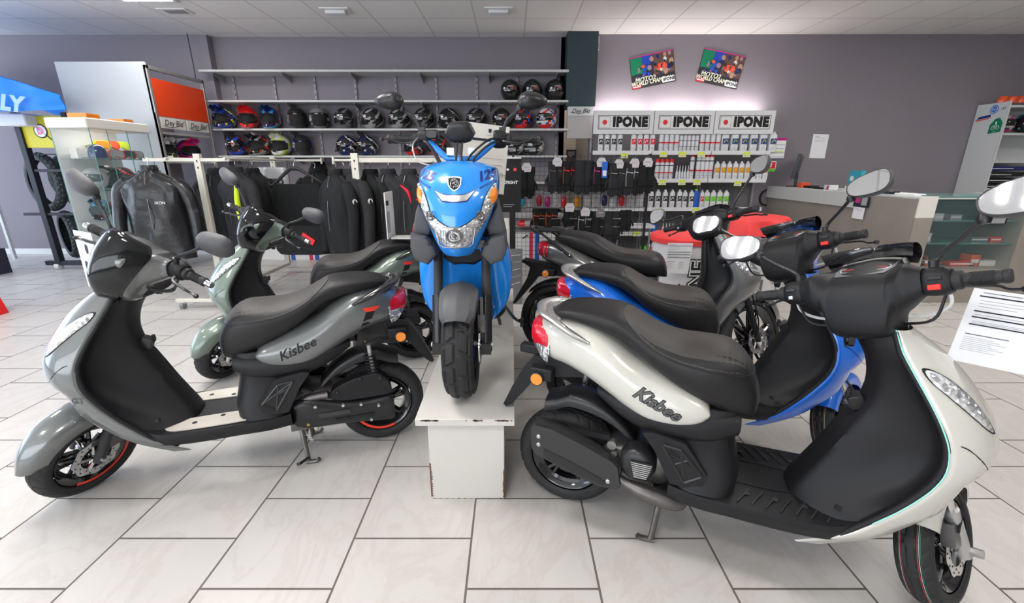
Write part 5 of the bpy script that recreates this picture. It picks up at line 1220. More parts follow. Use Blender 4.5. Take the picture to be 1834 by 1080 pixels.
# charts at the right end
for (px0, py0, px1, py1, c, lb) in ((1383, 247, 1403, 285, 'chart', 'small printed chart with dark red header hanging right of the shelving'), (1375, 289, 1388, 307, 'redg', 'small red and green notice below the chart right of the shelving')):
    a = aty(px0, py0, 6.9); b_ = aty(px1, py1, 6.9); m = MB(); w = b_[0]-a[0]; h = a[2]-b_[2]; o = (a[0], 6.9, b_[2])
    m.bb(a[0], b_[0], 6.9, 6.906, b_[2], a[2], 'paper')
    if c == 'chart':
        m.bb(a[0], b_[0], 6.898, 6.901, a[2]-h*.12, a[2], 'h_magenta')
        for q in range(4): m.bb(a[0]+.01, b_[0]-.01, 6.898, 6.901, b_[2]+h*(.10+.19*q), b_[2]+h*(.115+.19*q), 'ink')
        m.bb(a[0]+w*.1, b_[0]-w*.1, 6.898, 6.901, b_[2]+h*.33, b_[2]+h*.38, 'h_yellow'); m.bb(a[0], b_[0], 6.898, 6.901, b_[2], b_[2]+h*.04, 'ink')
    else:
        m.bb(a[0]+.01, b_[0]-.01, 6.898, 6.901, b_[2]+h*.28, a[2]-.01, 'cap_red'); m.bb(a[0]+w*.3, a[0]+w*.5, 6.896, 6.899, b_[2]+h*.4, a[2]-h*.15, 'white'); m.bb(a[0], b_[0], 6.898, 6.901, b_[2], b_[2]+h*.25, 'lab_green')
    tag(m.build('wall_notice', None), lb, 'notice')
# ---------------------------------------------------------------- race posters
def poster(cs, lb, seed):
    P4 = [np.array(aty(px, py, YR-.004)) for px, py in cs]     # tl, tr, br, bl
    u = P4[1]-P4[0]; w = np.linalg.norm(u); u /= w; v = np.array([-u[2], 0, u[0]]); h = np.linalg.norm(P4[0]-P4[3]); o = (P4[0]+P4[1]+P4[2]+P4[3])/4; rnd = random.Random(seed)
    t = thing('race_poster', lb, 'poster', tuple(o)); S_ = lambda mb, a0, b0, a1, b1, m, k: mb.prism([(a0*w/2, b0*h/2), (a1*w/2, b0*h/2), (a1*w/2, b1*h/2), (a0*w/2, b1*h/2)], -np.array([0, .001*k, 0]), u, v, np.array([0, -.0006, 0]), m)
    m = MB(); S_(m, -1, -1, 1, 1, 'lab_black', 0); S_(m, -.97, -.1, -.3, .93, 'h_green', 1); S_(m, -.45, .35, .05, .93, 'h_blue', 2); S_(m, -1, .94, .98, 1, 'h_magenta', 2); S_(m, .05, -.35, .98, .93, 'poster_brown', 1)
    for k in range(46):     # the crowd and the riders, as small soft blobs of colour
        a = rnd.uniform(-.1, .93) if k < 34 else rnd.uniform(-.75, -.1); b = rnd.uniform(-.35, .85) if k < 34 else rnd.uniform(-.45, .4); r_ = rnd.uniform(.03, .09)*h
        c = rnd.choice(['skin_t', 'h_white', 'h_orange', 'poster_mauve', 'h_navy', 'h_red', 'skin_t', 'h_black', 'h_grey']) if k < 34 else rnd.choice(['h_navy', 'h_navy', 'h_blue', 'poster_mauve'])
        m.prism([(a*w/2+r_*math.cos(q)*rnd.uniform(.7, 1.1), b*h/2+r_*1.2*math.sin(q)*rnd.uniform(.7, 1.1)) for q in np.linspace(0, 2*PI, 9)[:-1]], (0, -.003-.0001*k, 0), u, v, (0, -.0003, 0), c)
    m.prism([(-.42*w/2+.022*math.cos(q)*1.3, .32*h/2+.022*math.sin(q)) for q in np.linspace(0, 2*PI, 9)[:-1]], (0, -.009, 0), u, v, (0, -.0003, 0), 'h_orange')
    S_(m, -.97, -.97, -.6, -.72, 'h_red', 4); S_(m, -.97, -.90, -.62, -.84, 'white', 9)
    text(m, 'MOTO2', .085, 'poster_cream', o*0+u*(-.38*w/2)+v*(-.48*h/2)+np.array([0, -.010, 0]), u, v, 0, .2, .002); text(m, 'WORLD CHAMPION', .082, 'poster_cream', u*(-.08*w/2)+v*(-.70*h/2)+np.array([0, -.010, 0]), u, v, 0, .2, .002, sx=.80)
    S_(m, .38, -.93, .95, -.60, 'white', 9.5); text(m, 'IPONE', .06, 'ink', u*(.70*w/2)+v*(-.765*h/2)+np.array([0, -.012, 0]), u, v, 0, 0, .002); S_(m, .42, -.80, .47, -.73, 'cap_red', 11)
    m.build('print', t, fix=False)
mat('poster_brown', (.12, .06, .05), .5); mat('skin_t', (.45, .27, .18), .6); mat('poster_mauve', (.30, .20, .30), .5); mat('poster_cream', (.75, .78, .62), .5)
poster(((1127, 105), (1206, 88), (1210, 144), (1133, 162)), 'race poster tilted upwards to the right, left of the pair on the mauve wall', 3)
poster(((1261, 86), (1336, 102), (1319, 159), (1246, 146)), 'race poster tilted downwards to the right, right of the pair on the mauve wall', 3)
p = aty(1070, 78, YR); m = MB(); m.bb(p[0]-.035, p[0]+.02, YR-.035, YR, p[2]-.09, p[2]+.09, 'white'); m.bb(p[0]-.03, p[0]+.015, YR-.037, YR-.034, p[2]-.08, p[2]-.0, 'shelf_grey'); tag(m.build('alarm_sensor', None, bevel=.006), 'small white alarm sensor high on the wall beside the column', 'sensor')
a, b_ = aty(1455, 243, YR-.003), aty(1484, 283, YR-.003)
p = aty(1467, 262, YR-.004); sheet(None, p, (1, 0, -.02), (.0, 0, 1), .24, .345, name='wall_notice', kind=1); tag(bpy.context.scene.objects['wall_notice.002'], 'white printed page pinned alone on the mauve wall above the counter', 'notice')
for px, py, lb in ((315, 19, 'small square ceiling fitting near the top left corner'), (602, 18, 'small white ceiling spotlight left of the middle'), (893, 17, 'small white ceiling spotlight above the sky blue scooter')):
    p = atz(px, py, ZC); t = thing('ceiling_spotlight', lb, 'ceiling light', (p[0], p[1], ZC)); m = MB(); m.bb(-.17, .17, -.10, .10, -.012, 0, 'lamp_housing'); m.build('frame', t, bevel=.003); m = MB(); m.bb(-.12, .12, -.06, .06, -.05 if px > 400 else -.016, -.0125, 'sign_white' if px > 400 else 'shelf_grey'); m.build('diffuser', t, bevel=.01)

mat('panel_grey', (.40, .43, .46), .5); mat('orange_panel', (.78, .055, .006), .5); mat('frame_metal', (.36, .35, .34), .35, .6); mat('cab_white', (.74, .72, .66), .4); mat('glass', (.25, .36, .36), .03, 0, alpha=.10); mat('glass_edge', (.12, .30, .28), .1, alpha=.8); mat('rail_cream', (.60, .57, .50), .45)
mat('tyre_rubber', (.02, .028, .03), .6); mat('bracket_dark', (.02, .022, .03), .45, .3); mat('sign_yellow', (.62, .55, .02), .45); mat('canopy_blue', (.01, .22, .78), .55); mat('canopy_letter', (.35, .55, .72), .6)
mat('leather', (.010, .010, .012), .34, bump=1, bscale=11, coat=.12); mat('cloth_black', (.011, .012, .013), .8, bump=.8, bscale=12, spec=.25); mat('cloth_grey', (.022, .022, .025), .8, bump=.8, bscale=14, spec=.25); mat('red_trim', (.80, .01, .03), .6)
mat('stripe_red', (.72, .03, .10), .5); mat('stripe_blue', (.02, .10, .45), .5)
mat('card_grey', (.52, .50, .52), .6)
mat('barrel_white', (.66, .65, .66), .4); mat('cloth_red', (.80, .05, .05), .55)
mat('teal_dim', (.10, .16, .16), .5)
mat('stone_laminate', (.30, .265, .235), .55, var=.22, vscale=2.5); mat('counter_board', (.60, .61, .60), .4); mat('teal', (.03, .35, .45), .5); mat('black_screen', (.012, .013, .02), .3)
mat('cab_pale', (.66, .68, .68), .45)
mat('lab_sticker', (.05, .20, .60), .4)

# ---------------------------------------------------------------- tall gondola at the left
GX = -4.37
t = thing('display_gondola', 'tall grey-ended display gondola with an orange header panel', 'display stand', (GX, 5.87, 0))
m = MB(); m.bb(-1.07, 0, 0, .03, .25, 2.56, 'panel_grey'); m.build('end_panel', t, bevel=.004)
m = MB()
for y in (0.0, 1.0): m.bb(-.03, .012, y, y+.035, 0, 2.53, 'frame_metal')
m.bb(-.03, .012, 0, 1.03, 2.49, 2.53, 'frame_metal'); m.build('frame', t, bevel=.003)
m = MB(); m.bb(-.012, .004, .035, 1.0, 1.97, 2.40, 'orange_panel'); m.build('header_panel', t)
m = MB(); m.bb(-.012, .006, .0, .016, 1.2, 2.0, 'orange_panel'); m.build('orange_strip', t)
m = MB(); m.bb(-.55, -.52, .03, 1.0, .3, 2.4, 'wall_mauve'); m.build('back_panel', t)
for z in (1.79, 1.44, .9):
    m = MB(); m.bb(-.52, -.02, .04, 1.0, z-.03, z, 'shelf_board'); m.build('shelf', t, bevel=.003)
for k, yy in enumerate((.05, .52)):
    pl = thing('name_plate', 'pale name plate with black script, '+('nearer' if k == 0 else 'further')+' of two under the orange header', 'sign', (GX+.002, 5.87+yy, 1.83)); m = MB(); m.bb(0, .008, 0, .44, 0, .13, 'cab_white'); text(m, 'Dey Blu', .10, 'ink', (.0085, .22, .065), (0, 1, 0), (0, 0, 1), .001, .3, .001); m.tube([(.010, .03, .03), (.010, .22, .02), (.010, .42, .10)], .003, 'ink', 4, 3); m.build('plate', pl)
helmet('helmet', 'white, black and yellow-green motocross helmet on the gondola shelf', 'helmet', GX-.16, 6.10, 1.44, R(60), 'cross', ('h_white', 'h_black', 'h_yellow'), sc=1.15)
helmet('helmet', 'red and purple motocross helmet at the far end of the gondola shelf', 'helmet', GX-.16, 6.55, 1.44, R(60), 'cross', ('h_magenta', 'h_red', 'h_blue'), sc=1.15)
# ---------------------------------------------------------------- glass cabinet
t = thing('glass_cabinet', 'glass display cabinet with a cream top in front of the grey gondola', 'display cabinet', (-4.56, 5.28, 0))
hx, hy = .20, .39
m = MB(); m.bb(-hx-.02, hx+.01, -hy-.02, hy+.02, 1.745, 1.85, 'cab_white'); m.build('top', t, bevel=.012)
m = MB(); m.bb(-hx, hx, -hy, hy, 0, .42, 'cab_white'); m.build('base', t, bevel=.005)
m = MB(); m.bb(hx-.006, hx, -hy, hy, .42, 1.745, 'glass'); m.build('side_pane', t); m = MB(); m.bb(-hx, hx, -hy, -hy+.006, .42, 1.745, 'glass'); m.build('front_pane', t)
m = MB()
for x, y in ((hx, -hy), (-hx, -hy), (hx, hy), (hx, .08), (hx, -.18)): m.bb(x-.004, x+.002, y-.003, y+.003, .42, 1.745, 'glass_edge')
m.build('edge_profile', t); m = MB(); m.bb(-hx, -hx+.01, -hy, hy, .42, 1.745, 'white'); m.build('back_panel', t)
CZ = (1.455, 1.13, .80); area('cabinet_lamp', (-4.50, 5.28, 1.74), (0, R(25), 0), .06, .6, 2.2, (1, .98, .95))
for z in CZ:
    m = MB(); m.bb(-hx+.012, hx-.008, -hy+.01, hy-.01, z-.012, z-.004, 'glass'); m.bb(hx-.012, hx-.007, -hy+.01, hy-.01, z-.014, z-.002, 'glass_edge'); m.build('glass_shelf', t)
def goggles(x, y, z, c1, c2, lab, rz=R(70)):
    t = thing('goggles', lab, 'goggles', (x, y, z), rz); m = MB(); ou = [(-.085, .03), (-.07, .085), (0, .095), (.07, .085), (.085, .03), (.05, .0), (.015, .02), (-.015, .02), (-.05, .0)]
    m.prism(crom(np.array(ou), 3, True), (0, -.02, .0), (1, 0, 0), (0, 0, 1), (0, .035, 0), c1); m.build('frame', t, bevel=.003); m = MB(); m.prism(crom(np.array([(a*.82, .01+b*.84) for a, b in ou]), 3, True), (0, -.026, .0), (1, 0, 0), (0, 0, 1), (0, .004, 0), c2); m.build('lens', t)
    m = MB(); m.tube([(-.085, .0, .05), (-.09, .08, .04), (0, .13, .04), (.09, .08, .04), (.085, 0, .05)], .012, c1, 6, 4, flat=.4); m.build('strap', t)
cx = -4.48
goggles(cx, 5.28, CZ[0]-.003, 'h_red', 'h_silver', 'red goggles with a pale lens in the glass cabinet, low in front'); goggles(cx, 5.45, CZ[0]-.003, 'h_red', 'h_black', 'red goggles with a dark lens in the glass cabinet'); goggles(cx-.02, 5.58, CZ[0]-.003, 'h_grey', 'h_silver', 'grey goggles at the right end of the glass cabinet')
m = MB(); m.bb(-4.68, -4.60, 4.95, 5.64, CZ[0]-.004, CZ[0]+.10, 'cab_white'); tag(m.build('display_riser', None), 'cream riser inside the glass cabinet carrying goggles', 'riser')
goggles(-4.63, 5.30, CZ[0]+.10, 'h_yellow', 'lens_amber', 'goggles with an orange lens standing upper left in the glass cabinet'); goggles(-4.63, 5.42, CZ[0]+.10, 'h_red', 'h_orange', 'red goggles standing in the middle of the glass cabinet riser'); goggles(-4.63, 5.56, CZ[0]+.10, 'h_yellow', 'h_yellow', 'yellow goggles high at the right of the glass cabinet')
m = MB(); m.grid(surf([[(-4.5+.075*k*math.cos(a), 5.08+.09*k*math.sin(a), CZ[0]+.085+zz) for a in np.linspace(0, 2*PI, 17)[:-1]] for zz, k in ((-.085, 1), (-.02, 1.0), (.03, .8), (.055, .4), (.06, .05))], 1, 2, True), 'h_navy', True, (1, 1)); m.prism([(-.07, 0), (-.05, .07), (.05, .07), (.07, 0)], (-4.5, 5.0, CZ[0]), (1, 0, 0), (0, -1, 0), (0, 0, .006), 'h_navy'); tag(m.build('cap', None), 'dark blue cap standing alone in the top of the glass cabinet', 'cap')
helmet('helmet', 'black motocross helmet with a red lining seen from the side in the glass cabinet', 'helmet', -4.53, 5.36, CZ[1]-.004, R(-20), 'cross', ('h_black', 'h_black', 'h_red'), sc=.98)
helmet('helmet', 'plain grey helmet at the left of the middle cabinet shelf', 'helmet', -4.56, 5.03, CZ[1]-.004, R(10), 'full', ('h_silver', 'h_silver', None), False, .95)
helmet('helmet', 'black, blue and red helmet on the lower left of the glass cabinet', 'helmet', -4.56, 5.03, CZ[2]-.004, R(25), 'cross', ('h_black', 'h_cyan', 'h_red'), sc=.92)
helmet('helmet', 'light blue and white motocross helmet with red flames in the glass cabinet', 'helmet', -4.53, 5.40, CZ[2]-.004, R(-5), 'cross', ('h_cyan', 'h_white', 'h_red'), sc=.98)
for k, (px, py, w) in enumerate(((140, 206, .16), (226, 212, .12))):
    m = MB(); y = 5.05 if k == 0 else 5.5; m.bb(-4.62, -4.42, y-w/2, y+w/2, 1.85, 1.90 if k == 0 else 1.888, 'lens_amber'); text(m, 'DESTOCK', .035, 'ink', (-4.419, y, 1.872), (0, 1, 0), (0, 0, 1), .0); tag(m.build('price_holder', None), 'orange price holder lying on the cream cabinet top, '+('larger, at the left' if k == 0 else 'smaller, at the right'), 'sign')
# ---------------------------------------------------------------- tyre rack, canopy
RY = 6.05
t = thing('tyre_rack', 'black wheeled steel rack with knobbly tyres at the left', 'tyre rack', (-6.0, RY, 0))
m = MB()
m.bb(-.30, -.23, -.04, .04, .10, 2.02, 'bracket_dark'); m.bb(-.45, .40, -.03, .03, .06, .12, 'bracket_dark'); m.bb(.33, .40, -.04, .04, .10, 2.02, 'bracket_dark')
for z in (.74, 1.30): m.bb(-.55 if z < 1 else -.25, .34, -.02, .02, z, z+.035, 'bracket_dark')
m.cyl((-.26, 0, 1.52), (.36, 0, 1.52), .008, 'bracket_dark', 6); m.build('frame', t, bevel=.004)
for x in (-.30, .30):
    m = MB(); m.lathe([(0, -.03), (.045, -.03), (.045, .03), (0, .03)], 'shelf_board', (x, 0, .045), 'x', 16); m.build('caster', t)
s_ = thing('brand_sign', 'yellow sign with a round D logo on the tyre rack', 'sign', (-5.93, RY-.01, 1.42)); m = MB(); m.bb(-.30, .28, 0, .01, .18, .56, 'sign_yellow')
m.lathe([(0, -.006), (.085, -.006), (.085, 0)], 'ink', (-.07, 0, .38), 'y', 24); m.lathe([(0, -.008), (.072, -.008), (.072, 0)], 'white', (-.07, 0, .38), 'y', 24); text(m, 'D', .11, 'h_magenta', (-.07, -.009, .378), (1, 0, 0), (0, 0, 1), 0, 0, .008); m.tube([(-.19, -.005, .50), (.05, -.005, .27)], .006, 'ink', 4); m.build('panel', s_)
def loose_tyre(x, y, z, r, ri, w, lab, rx=0, rz=0, kn=True):
    m = MB(); tyre(m, (0, 0, 0), r, ri, w, knob_groove, .014, 200, 22, m='tyre_rubber'); o = m.build('tyre', None, sharp=25); tag(o, lab, 'tyre'); o.location = (x, y, z); o.rotation_euler = (rx, 0, rz); return o
p = aty(110, 318, RY+.05); loose_tyre(-6.30, RY+.16, 1.165, .385, .27, .12, 'knobbly tyre on the upper level of the black rack', 0, R(-20))
p = aty(130, 448, RY); loose_tyre(-6.17, RY+.16, .46, .33, .225, .13, 'knobbly tyre on the lower level of the black rack', 0, R(-35))
p = aty(115, 290, RY); loose_tyre(-6.02, RY+.38, 1.20, .385, .27, .11, 'knobbly tyre behind the upper one on the black rack', 0, R(10))
m = MB(); G = []
for j, (px, py) in enumerate(((105, 170), (40, 150), (-60, 118), (-140, 92))):
    a = aty(px, py, 5.55-.0*j); G.append([(a[0], 5.5+1.2*k, a[2]+(.0 if k == 0 else .03)-(0 if k else 0)) for k in (0, .5, 1)])
t = thing('canopy', 'bright blue canopy with pale lettering at the left edge', 'canopy', aty(50, 190, 5.5))
o = np.array(aty(50, 190, 5.5)); tl, tr, br_, bl = (np.array(aty(px, py, 5.5)) for px, py in ((-140, 92), (104, 170), (114, 196), (-140, 205)))
G = []
for j in range(7):
    k = j/6; G.append([(tl*(1-i/12)+tr*i/12)*(1-k)+(bl*(1-i/12)+br_*i/12)*k+np.array([0, .02*math.sin(i*1.7), .0])+(.012*math.sin(i*.8+j)*np.array([0, 1, 0]))-o for i in range(13)])
m = MB(); m.grid(surf(G, 2, 2), 'canopy_blue'); m.grid(surf(G, 2, 2)+np.array([0, .012, 0]), 'canopy_blue'); m.build('valance', t)
m = MB(); G2 = [[q for q in G[0]], [q+np.array([-.75, .8, .10]) for q in G[0]], [q+np.array([-1.3, 1.4, -.10]) for q in G[0]]]; m.grid(surf(G2, 1, 3), 'canopy_blue'); m.build('roof', t)
for dx, dy in ((-1.55, .1), (-2.2, 1.3)): m = MB(); m.bb(dx-.02, dx+.02, dy-.02, dy+.02, -o[2], .05, 'shelf_board'); m.build('pole', t)
m = MB(); a = np.array(aty(22, 186, 5.44))-o; text(m, 'LY', .22, 'canopy_letter', a+np.array([-.03, 0, -.0]), (1, 0, -.12), (0.1, 0, 1), 0, .3, .012); m.build('lettering', t)
p0, p1 = aty(-10, 212, 5.9), aty(46, 218, 5.9); m = MB(); m.bb(p0[0], p1[0], 5.9, 6.3, p1[2]-.05, p0[2]+.06, 'sign_white'); tag(m.build('white_box', None, bevel=.02), 'pale box under the blue canopy at the left edge', 'box')
p = atz(6, 497, 0); m = MB(); m.bb(p[0]-.9, p[0]-.20, p[1], p[1]+.3, .0, .33, 'ink'); m.bb(p[0]-.8, p[0]-.25, p[1]-.002, p[1]+.1, .05, .28, 'h_magenta'); tag(m.build('dark_box', None), 'black and crimson box standing on the floor at the left edge', 'box')
p = atz(3, 575, 0); m = MB(); m.prism([(-.6, 0), (.0, 0), (-.03, .12), (-.08, .33), (-.6, .33)], (p[0]-.20, p[1], 0), (1, 0, 0), (0, 0, 1), (0, .25, 0), 'h_red'); tag(m.build('red_box', None), 'red box on the floor at the left edge, nearest the camera', 'box')

# ---------------------------------------------------------------- clothes rails
def jacket(x, y, z, rz, label, cols, w=.46, L=.72, arm=.62, group=None, marks=(), glossy=False):
    """z is the collar height; faces -y before turning"""
    t = thing('jacket', label, 'jacket', (x, y, z), rz, group); c = cols[0]; m = MB()
    rows = []
    for zz, hw, d in ((.0, .075, .055), (-.03, .10, .065), (-.07, .17, .085), (-.12, w*.47, .10), (-.20, w*.46, .115), (-.40, w*.44, .12), (-.60, w*.45, .115), (-L, w*.47, .105)):
        rows.append([(xx+.008*math.sin(27*zz+k), yy*(1+.16*math.sin(k*1.9+zz*19)+.10*math.sin(k*3.1-zz*40)), zz) for k, (xx, yy) in enumerate(se(0, 0, hw, d, 2.3, 18))])
    m.grid(surf(rows, 2, 3, True), c, True, (0, 1)); m.build('body', t, sharp=80)
    for sg in (1, -1):
        s_ = MB(); s_.tube([(sg*w*.36, 0, -.10), (sg*w*.50, -.005, -.18), (sg*w*.57, -.01, -.34), (sg*w*.60, -.03, -.50), (sg*w*.59, -.05, -arm-.06)], [.058, .062, .055, .050, .043], c, 12, 5); s_.build('sleeve', t, sharp=80)
    k_ = MB(); k_.lathe([(.070, -.01), (.075, .02), (.066, .05), (.058, .045), (.062, .0)], cols[-1] if len(cols) > 1 else c, (0, 0, -.005), 'z', 18); k_.build('collar', t)
    z_ = MB(); z_.tube([(0, -.062, -.01), (0, -.095, -.10), (0, -.125, -.40), (0, -.112, -L+.01)], .004, 'steel_dark', 5, 3); z_.build('zip', t)
    for mk in marks:
        q = MB(); kind, sg = mk
        if kind == 'red_shoulder': q.tube([(sg*(w*.40), -.066, -.10), (sg*(w*.50+.028), -.055, -.16), (sg*(w*.55+.03), -.052, -.26)], [.008, .020, .006], 'red_trim', 8, 4, flat=.6)
        if kind == 'red_sleeve': q.tube([(sg*(w*.60+.030), -.065, -.44), (sg*(w*.595+.030), -.075, -.54), (sg*(w*.59+.022), -.088, -.64)], [.006, .019, .007], 'red_trim', 8, 4, flat=.6)
        if kind == 'red_chest': q.tube([(-w*.36, -.105, -.24), (0, -.135, -.20), (w*.36, -.105, -.24)], .007, 'red_trim', 6, 4)
        if kind == 'badge': q.lathe([(0, 0), (.024, 0), (.022, sg*.006)], 'white', (sg*(w*.53+.060), -.012, -.24), 'x', 12)
        if kind == 'yellow': q.tube([(sg*w*.30, -.10, -.12), (sg*w*.33, -.125, -.30), (sg*w*.38, -.13, -.60)], [.02, .028, .02], 'h_yellow', 8, 4, flat=.35)
        if kind == 'mark': text(q, 'IXON', .035, 'white', (.10, -.121, -.28), (1, 0, 0), (0, 0, 1), .004, .2)
        if q.n: q.build('trim', t)
    h = MB(); h.tube([(0, 0, .0), (0, 0, .05), (.012, 0, .085), (0, 0, .11), (-.02, 0, .10)], .0028, 'chrome', 6, 4); h.tube([(-w*.40, 0, -.085), (0, 0, .0), (w*.40, 0, -.085)], .011, 'h_matt', 6, 3); h.build('hanger', t)
    return t
RX = -3.0
t = thing('clothes_rail', 'cream clothes rail with slotted posts on casters, carrying the left group of jackets', 'clothes rail', (RX, 4.45, 0))
for y in (0, 1.39):
    m = MB(); m.bb(-.030, .030, y-.02, y+.02, .10, 1.485, 'rail_cream')
    for z in (1.42, 1.36): m.lathe([(0, -.001), (.008, -.001)], 'h_liner', (0, y-.0205, z), 'y', 10); m.bb(-.003, .003, y-.0215, y-.020, z-.016, z, 'h_liner')
    m.build('post', t, bevel=.003)
m = MB(); m.bb(-.02, .02, 0, 1.39, .10, .14, 'rail_cream'); m.bb(-.35, .35, -.22, -.17, .075, .105, 'rail_cream'); m.bb(-.35, .35, 1.36, 1.42, .03, .07, 'rail_cream'); m.bb(-.02, .02, -.2, 0, .08, .12, 'rail_cream'); m.build('base', t, bevel=.003)
m = MB(); m.bb(-.52, .30, -.012, .012, 1.415, 1.445, 'rail_cream'); m.bb(-.30, .62, 1.38, 1.40, 1.43, 1.455, 'rail_cream'); m.cyl((-.28, -.05, 1.44), (-.28, 1.45, 1.44), .012, 'rail_cream', 8); m.cyl((.28, -.05, 1.44), (.28, 1.45, 1.44), .012, 'rail_cream', 8); m.cyl((.62, 1.36, 1.40), (.62, 1.36, 1.47), .012, 'rail_cream', 8); m.build('top_rail', t)
for x in (-.3, .3):
    c_ = MB(); c_.lathe([(0, -.016), (.034, -.016), (.036, 0), (.034, .016), (0, .016)], 'h_grey', (x, -.20, .036), 'x', 14); c_.box((x, -.20, .065), (.045, .03, .03), 'chrome'); c_.build('caster', t)
jacket(-3.28, 4.18, 1.335, R(8), 'shiny black rain jacket hanging in front on the left rail', ('leather',), .54, .80, .66, marks=(('mark', 1),))
jacket(-3.03, 4.72, 1.30, R(-8), 'black jacket hanging just behind the shiny black rain jacket', ('cloth_black',), .46, .74)
jacket(-2.72, 4.55, 1.32, R(-28), 'black jacket with a yellow-green front panel on the left rail', ('cloth_grey',), .46, .74, marks=(('yellow', 1),))
jacket(-2.78, 4.95, 1.31, R(-10), 'dark jacket with yellow-green trim, further back on the left rail', ('cloth_black',), .44, .72, marks=(('yellow', -1),))
jacket(-3.30, 5.15, 1.31, R(0), 'plain dark jacket deep inside the left rail', ('cloth_grey',), .44, .72)
# trousers hung by clips on a large hanger
t = thing('trousers', 'folded black riding trousers clipped on a wide hanger beside the left rail', 'trousers', (-2.28, 4.85, 1.19)); m = MB()
m.grid(surf([[(xx, yy*(1+.1*math.sin(3*xx*9)), zz) for xx, yy in se(0, 0, hw, .035, 3, 16)] for zz, hw in ((0, .25), (-.05, .255), (-.3, .27), (-.55, .275), (-.62, .26))], 2, 3, True), 'cloth_black', True, (1, 1)); m.build('cloth', t, sharp=80)
m = MB(); m.tube([(-.29, 0, .02), (-.25, 0, -.01), (-.06, 0, .145), (.0, 0, .16), (.06, 0, .145), (.27, 0, .02)], [.012, .016, .02, .024, .018, .008], 'h_matt', 8, 3); m.tube([(0, 0, .16), (0, 0, .20), (.02, 0, .24), (0, 0, .262), (-.02, 0, .25)], .0035, 'chrome', 6, 4); m.build('hanger', t)
t = thing('trousers', 'grey riding trousers with UFO lettering hanging behind the left rail post', 'trousers', (-2.72, 5.25, 1.36)); m = MB()
m.grid(surf([[(xx, yy, zz) for xx, yy in se(0, 0, hw, .05, 3, 14)] for zz, hw in ((0, .15), (-.04, .17), (-.16, .18), (-.24, .17))], 2, 3, True), 'h_silver', True, (1, 1)); text(m, 'UFO', .09, 'ink', (.05, -.056, -.16), (1, 0, 0), (0, 0, 1), .002, 0, .004); m.build('waist', t)
for sg in (1, -1): m = MB(); m.tube([(sg*.08, 0, -.22), (sg*.10, -.02, -.45), (sg*.11, 0, -.80)], [.085, .08, .06], 'cloth_grey', 12, 4); m.build('trouser_leg', t)
m = MB(); m.tube([aty(335, 60, 6.9), aty(344, 105, 6.9), aty(352, 148, 6.9)], .006, 'ink', 6, 3); tag(m.build('hanging_cable', None), 'thin black cable hanging from the ceiling behind the orange header panel', 'cable')
jacket(-2.02, 5.55, 1.30, R(-20), 'black jacket with white sleeve print behind the clipped trousers', ('cloth_black',), .44, .80, marks=(('badge', 1),))
jacket(-2.45, 5.75, 1.30, R(-5), 'black jacket at the far end of the left rail behind the trousers', ('cloth_black',), .44, .74)
t = thing('gear_bag', 'black gear bag with a red label hanging low behind the green scooter', 'bag', (-2.15, 4.60, .50)); m = MB(); m.grid(surf([[(xx, yy, zz) for xx, yy in se(0, 0, hw, .10, 3, 14)] for zz, hw in ((0, .26), (.06, .30), (.22, .29), (.28, .24))], 2, 3, True), 'cloth_black', True, (1, 1)); m.build('body', t); m = MB(); m.prism([(-.02, .10), (.10, .02), (.13, .07), (.02, .15)], (.02, -.108, .08), (1, 0, 0), (0, 0, 1), (0, .01, 0), 'red_trim'); m.build('label', t)
t = thing('clothes_rail', 'cream slotted post rail carrying the right group of jackets behind the green scooter', 'clothes rail', (-1.45, 4.30, 0)); m = MB(); m.bb(-.032, .032, -.02, .02, .10, 1.487, 'rail_cream')
for z in (1.42, 1.35): m.lathe([(0, -.001), (.008, -.001)], 'h_liner', (0, -.0205, z), 'y', 10); m.bb(-.003, .003, -.0215, -.020, z-.016, z, 'h_liner')
for k in range(30): m.bb(.020, .024, -.0212, -.0195, .2+k*.036, .216+k*.036, 'h_liner')
m.build('post', t, bevel=.003); m = MB(); m.bb(.0, 1.1, .0, .035, 1.405, 1.445, 'rail_cream'); m.cyl((-.22, .05, 1.425), (1.1, .05, 1.425), .011, 'rail_cream', 8); m.cyl((-.22, .05, 1.39), (-.22, .05, 1.455), .012, 'rail_cream', 8); m.build('top_rail', t); m = MB(); m.bb(-.4, 1.1, -.03, .03, .04, .10, 'rail_cream'); m.build('base', t)
YJ = 4.36
jacket(-1.66, YJ, 1.30, R(-42), 'black jacket with a white sleeve badge, leftmost on the right rail', ('cloth_black',), .48, .80, .70, marks=(('badge', 1),))
jacket(-1.53, YJ+.02, 1.305, R(-42), 'black jacket with a white sleeve badge touching the slotted cream post', ('cloth_grey',), .50, .82, .72, marks=(('badge', 1),))
jacket(-1.36, YJ+.08, 1.30, R(-42), 'plain black jacket just right of the slotted cream post', ('cloth_black',), .48, .80)
jacket(-1.17, YJ+.0, 1.305, R(-28), 'black jacket with red shoulder and sleeve piping nearest the cream post', ('cloth_grey',), .50, .80, marks=(('red_shoulder', -1), ('red_sleeve', -1), ('red_shoulder', 1), ('red_sleeve', 1)))
jacket(-.96, YJ-.05, 1.305, R(-22), 'black jacket with red piping in the middle of the red-piped three', ('cloth_grey',), .50, .80, marks=(('red_shoulder', -1), ('red_sleeve', -1), ('red_shoulder', 1), ('red_sleeve', 1)))
jacket(-.72, YJ-.10, 1.305, R(-12), 'black jacket with a red chest line beside the sky blue scooter', ('cloth_grey',), .50, .80, marks=(('red_chest', 1), ('red_shoulder', -1), ('red_sleeve', -1), ('red_shoulder', 1), ('red_sleeve', 1)))
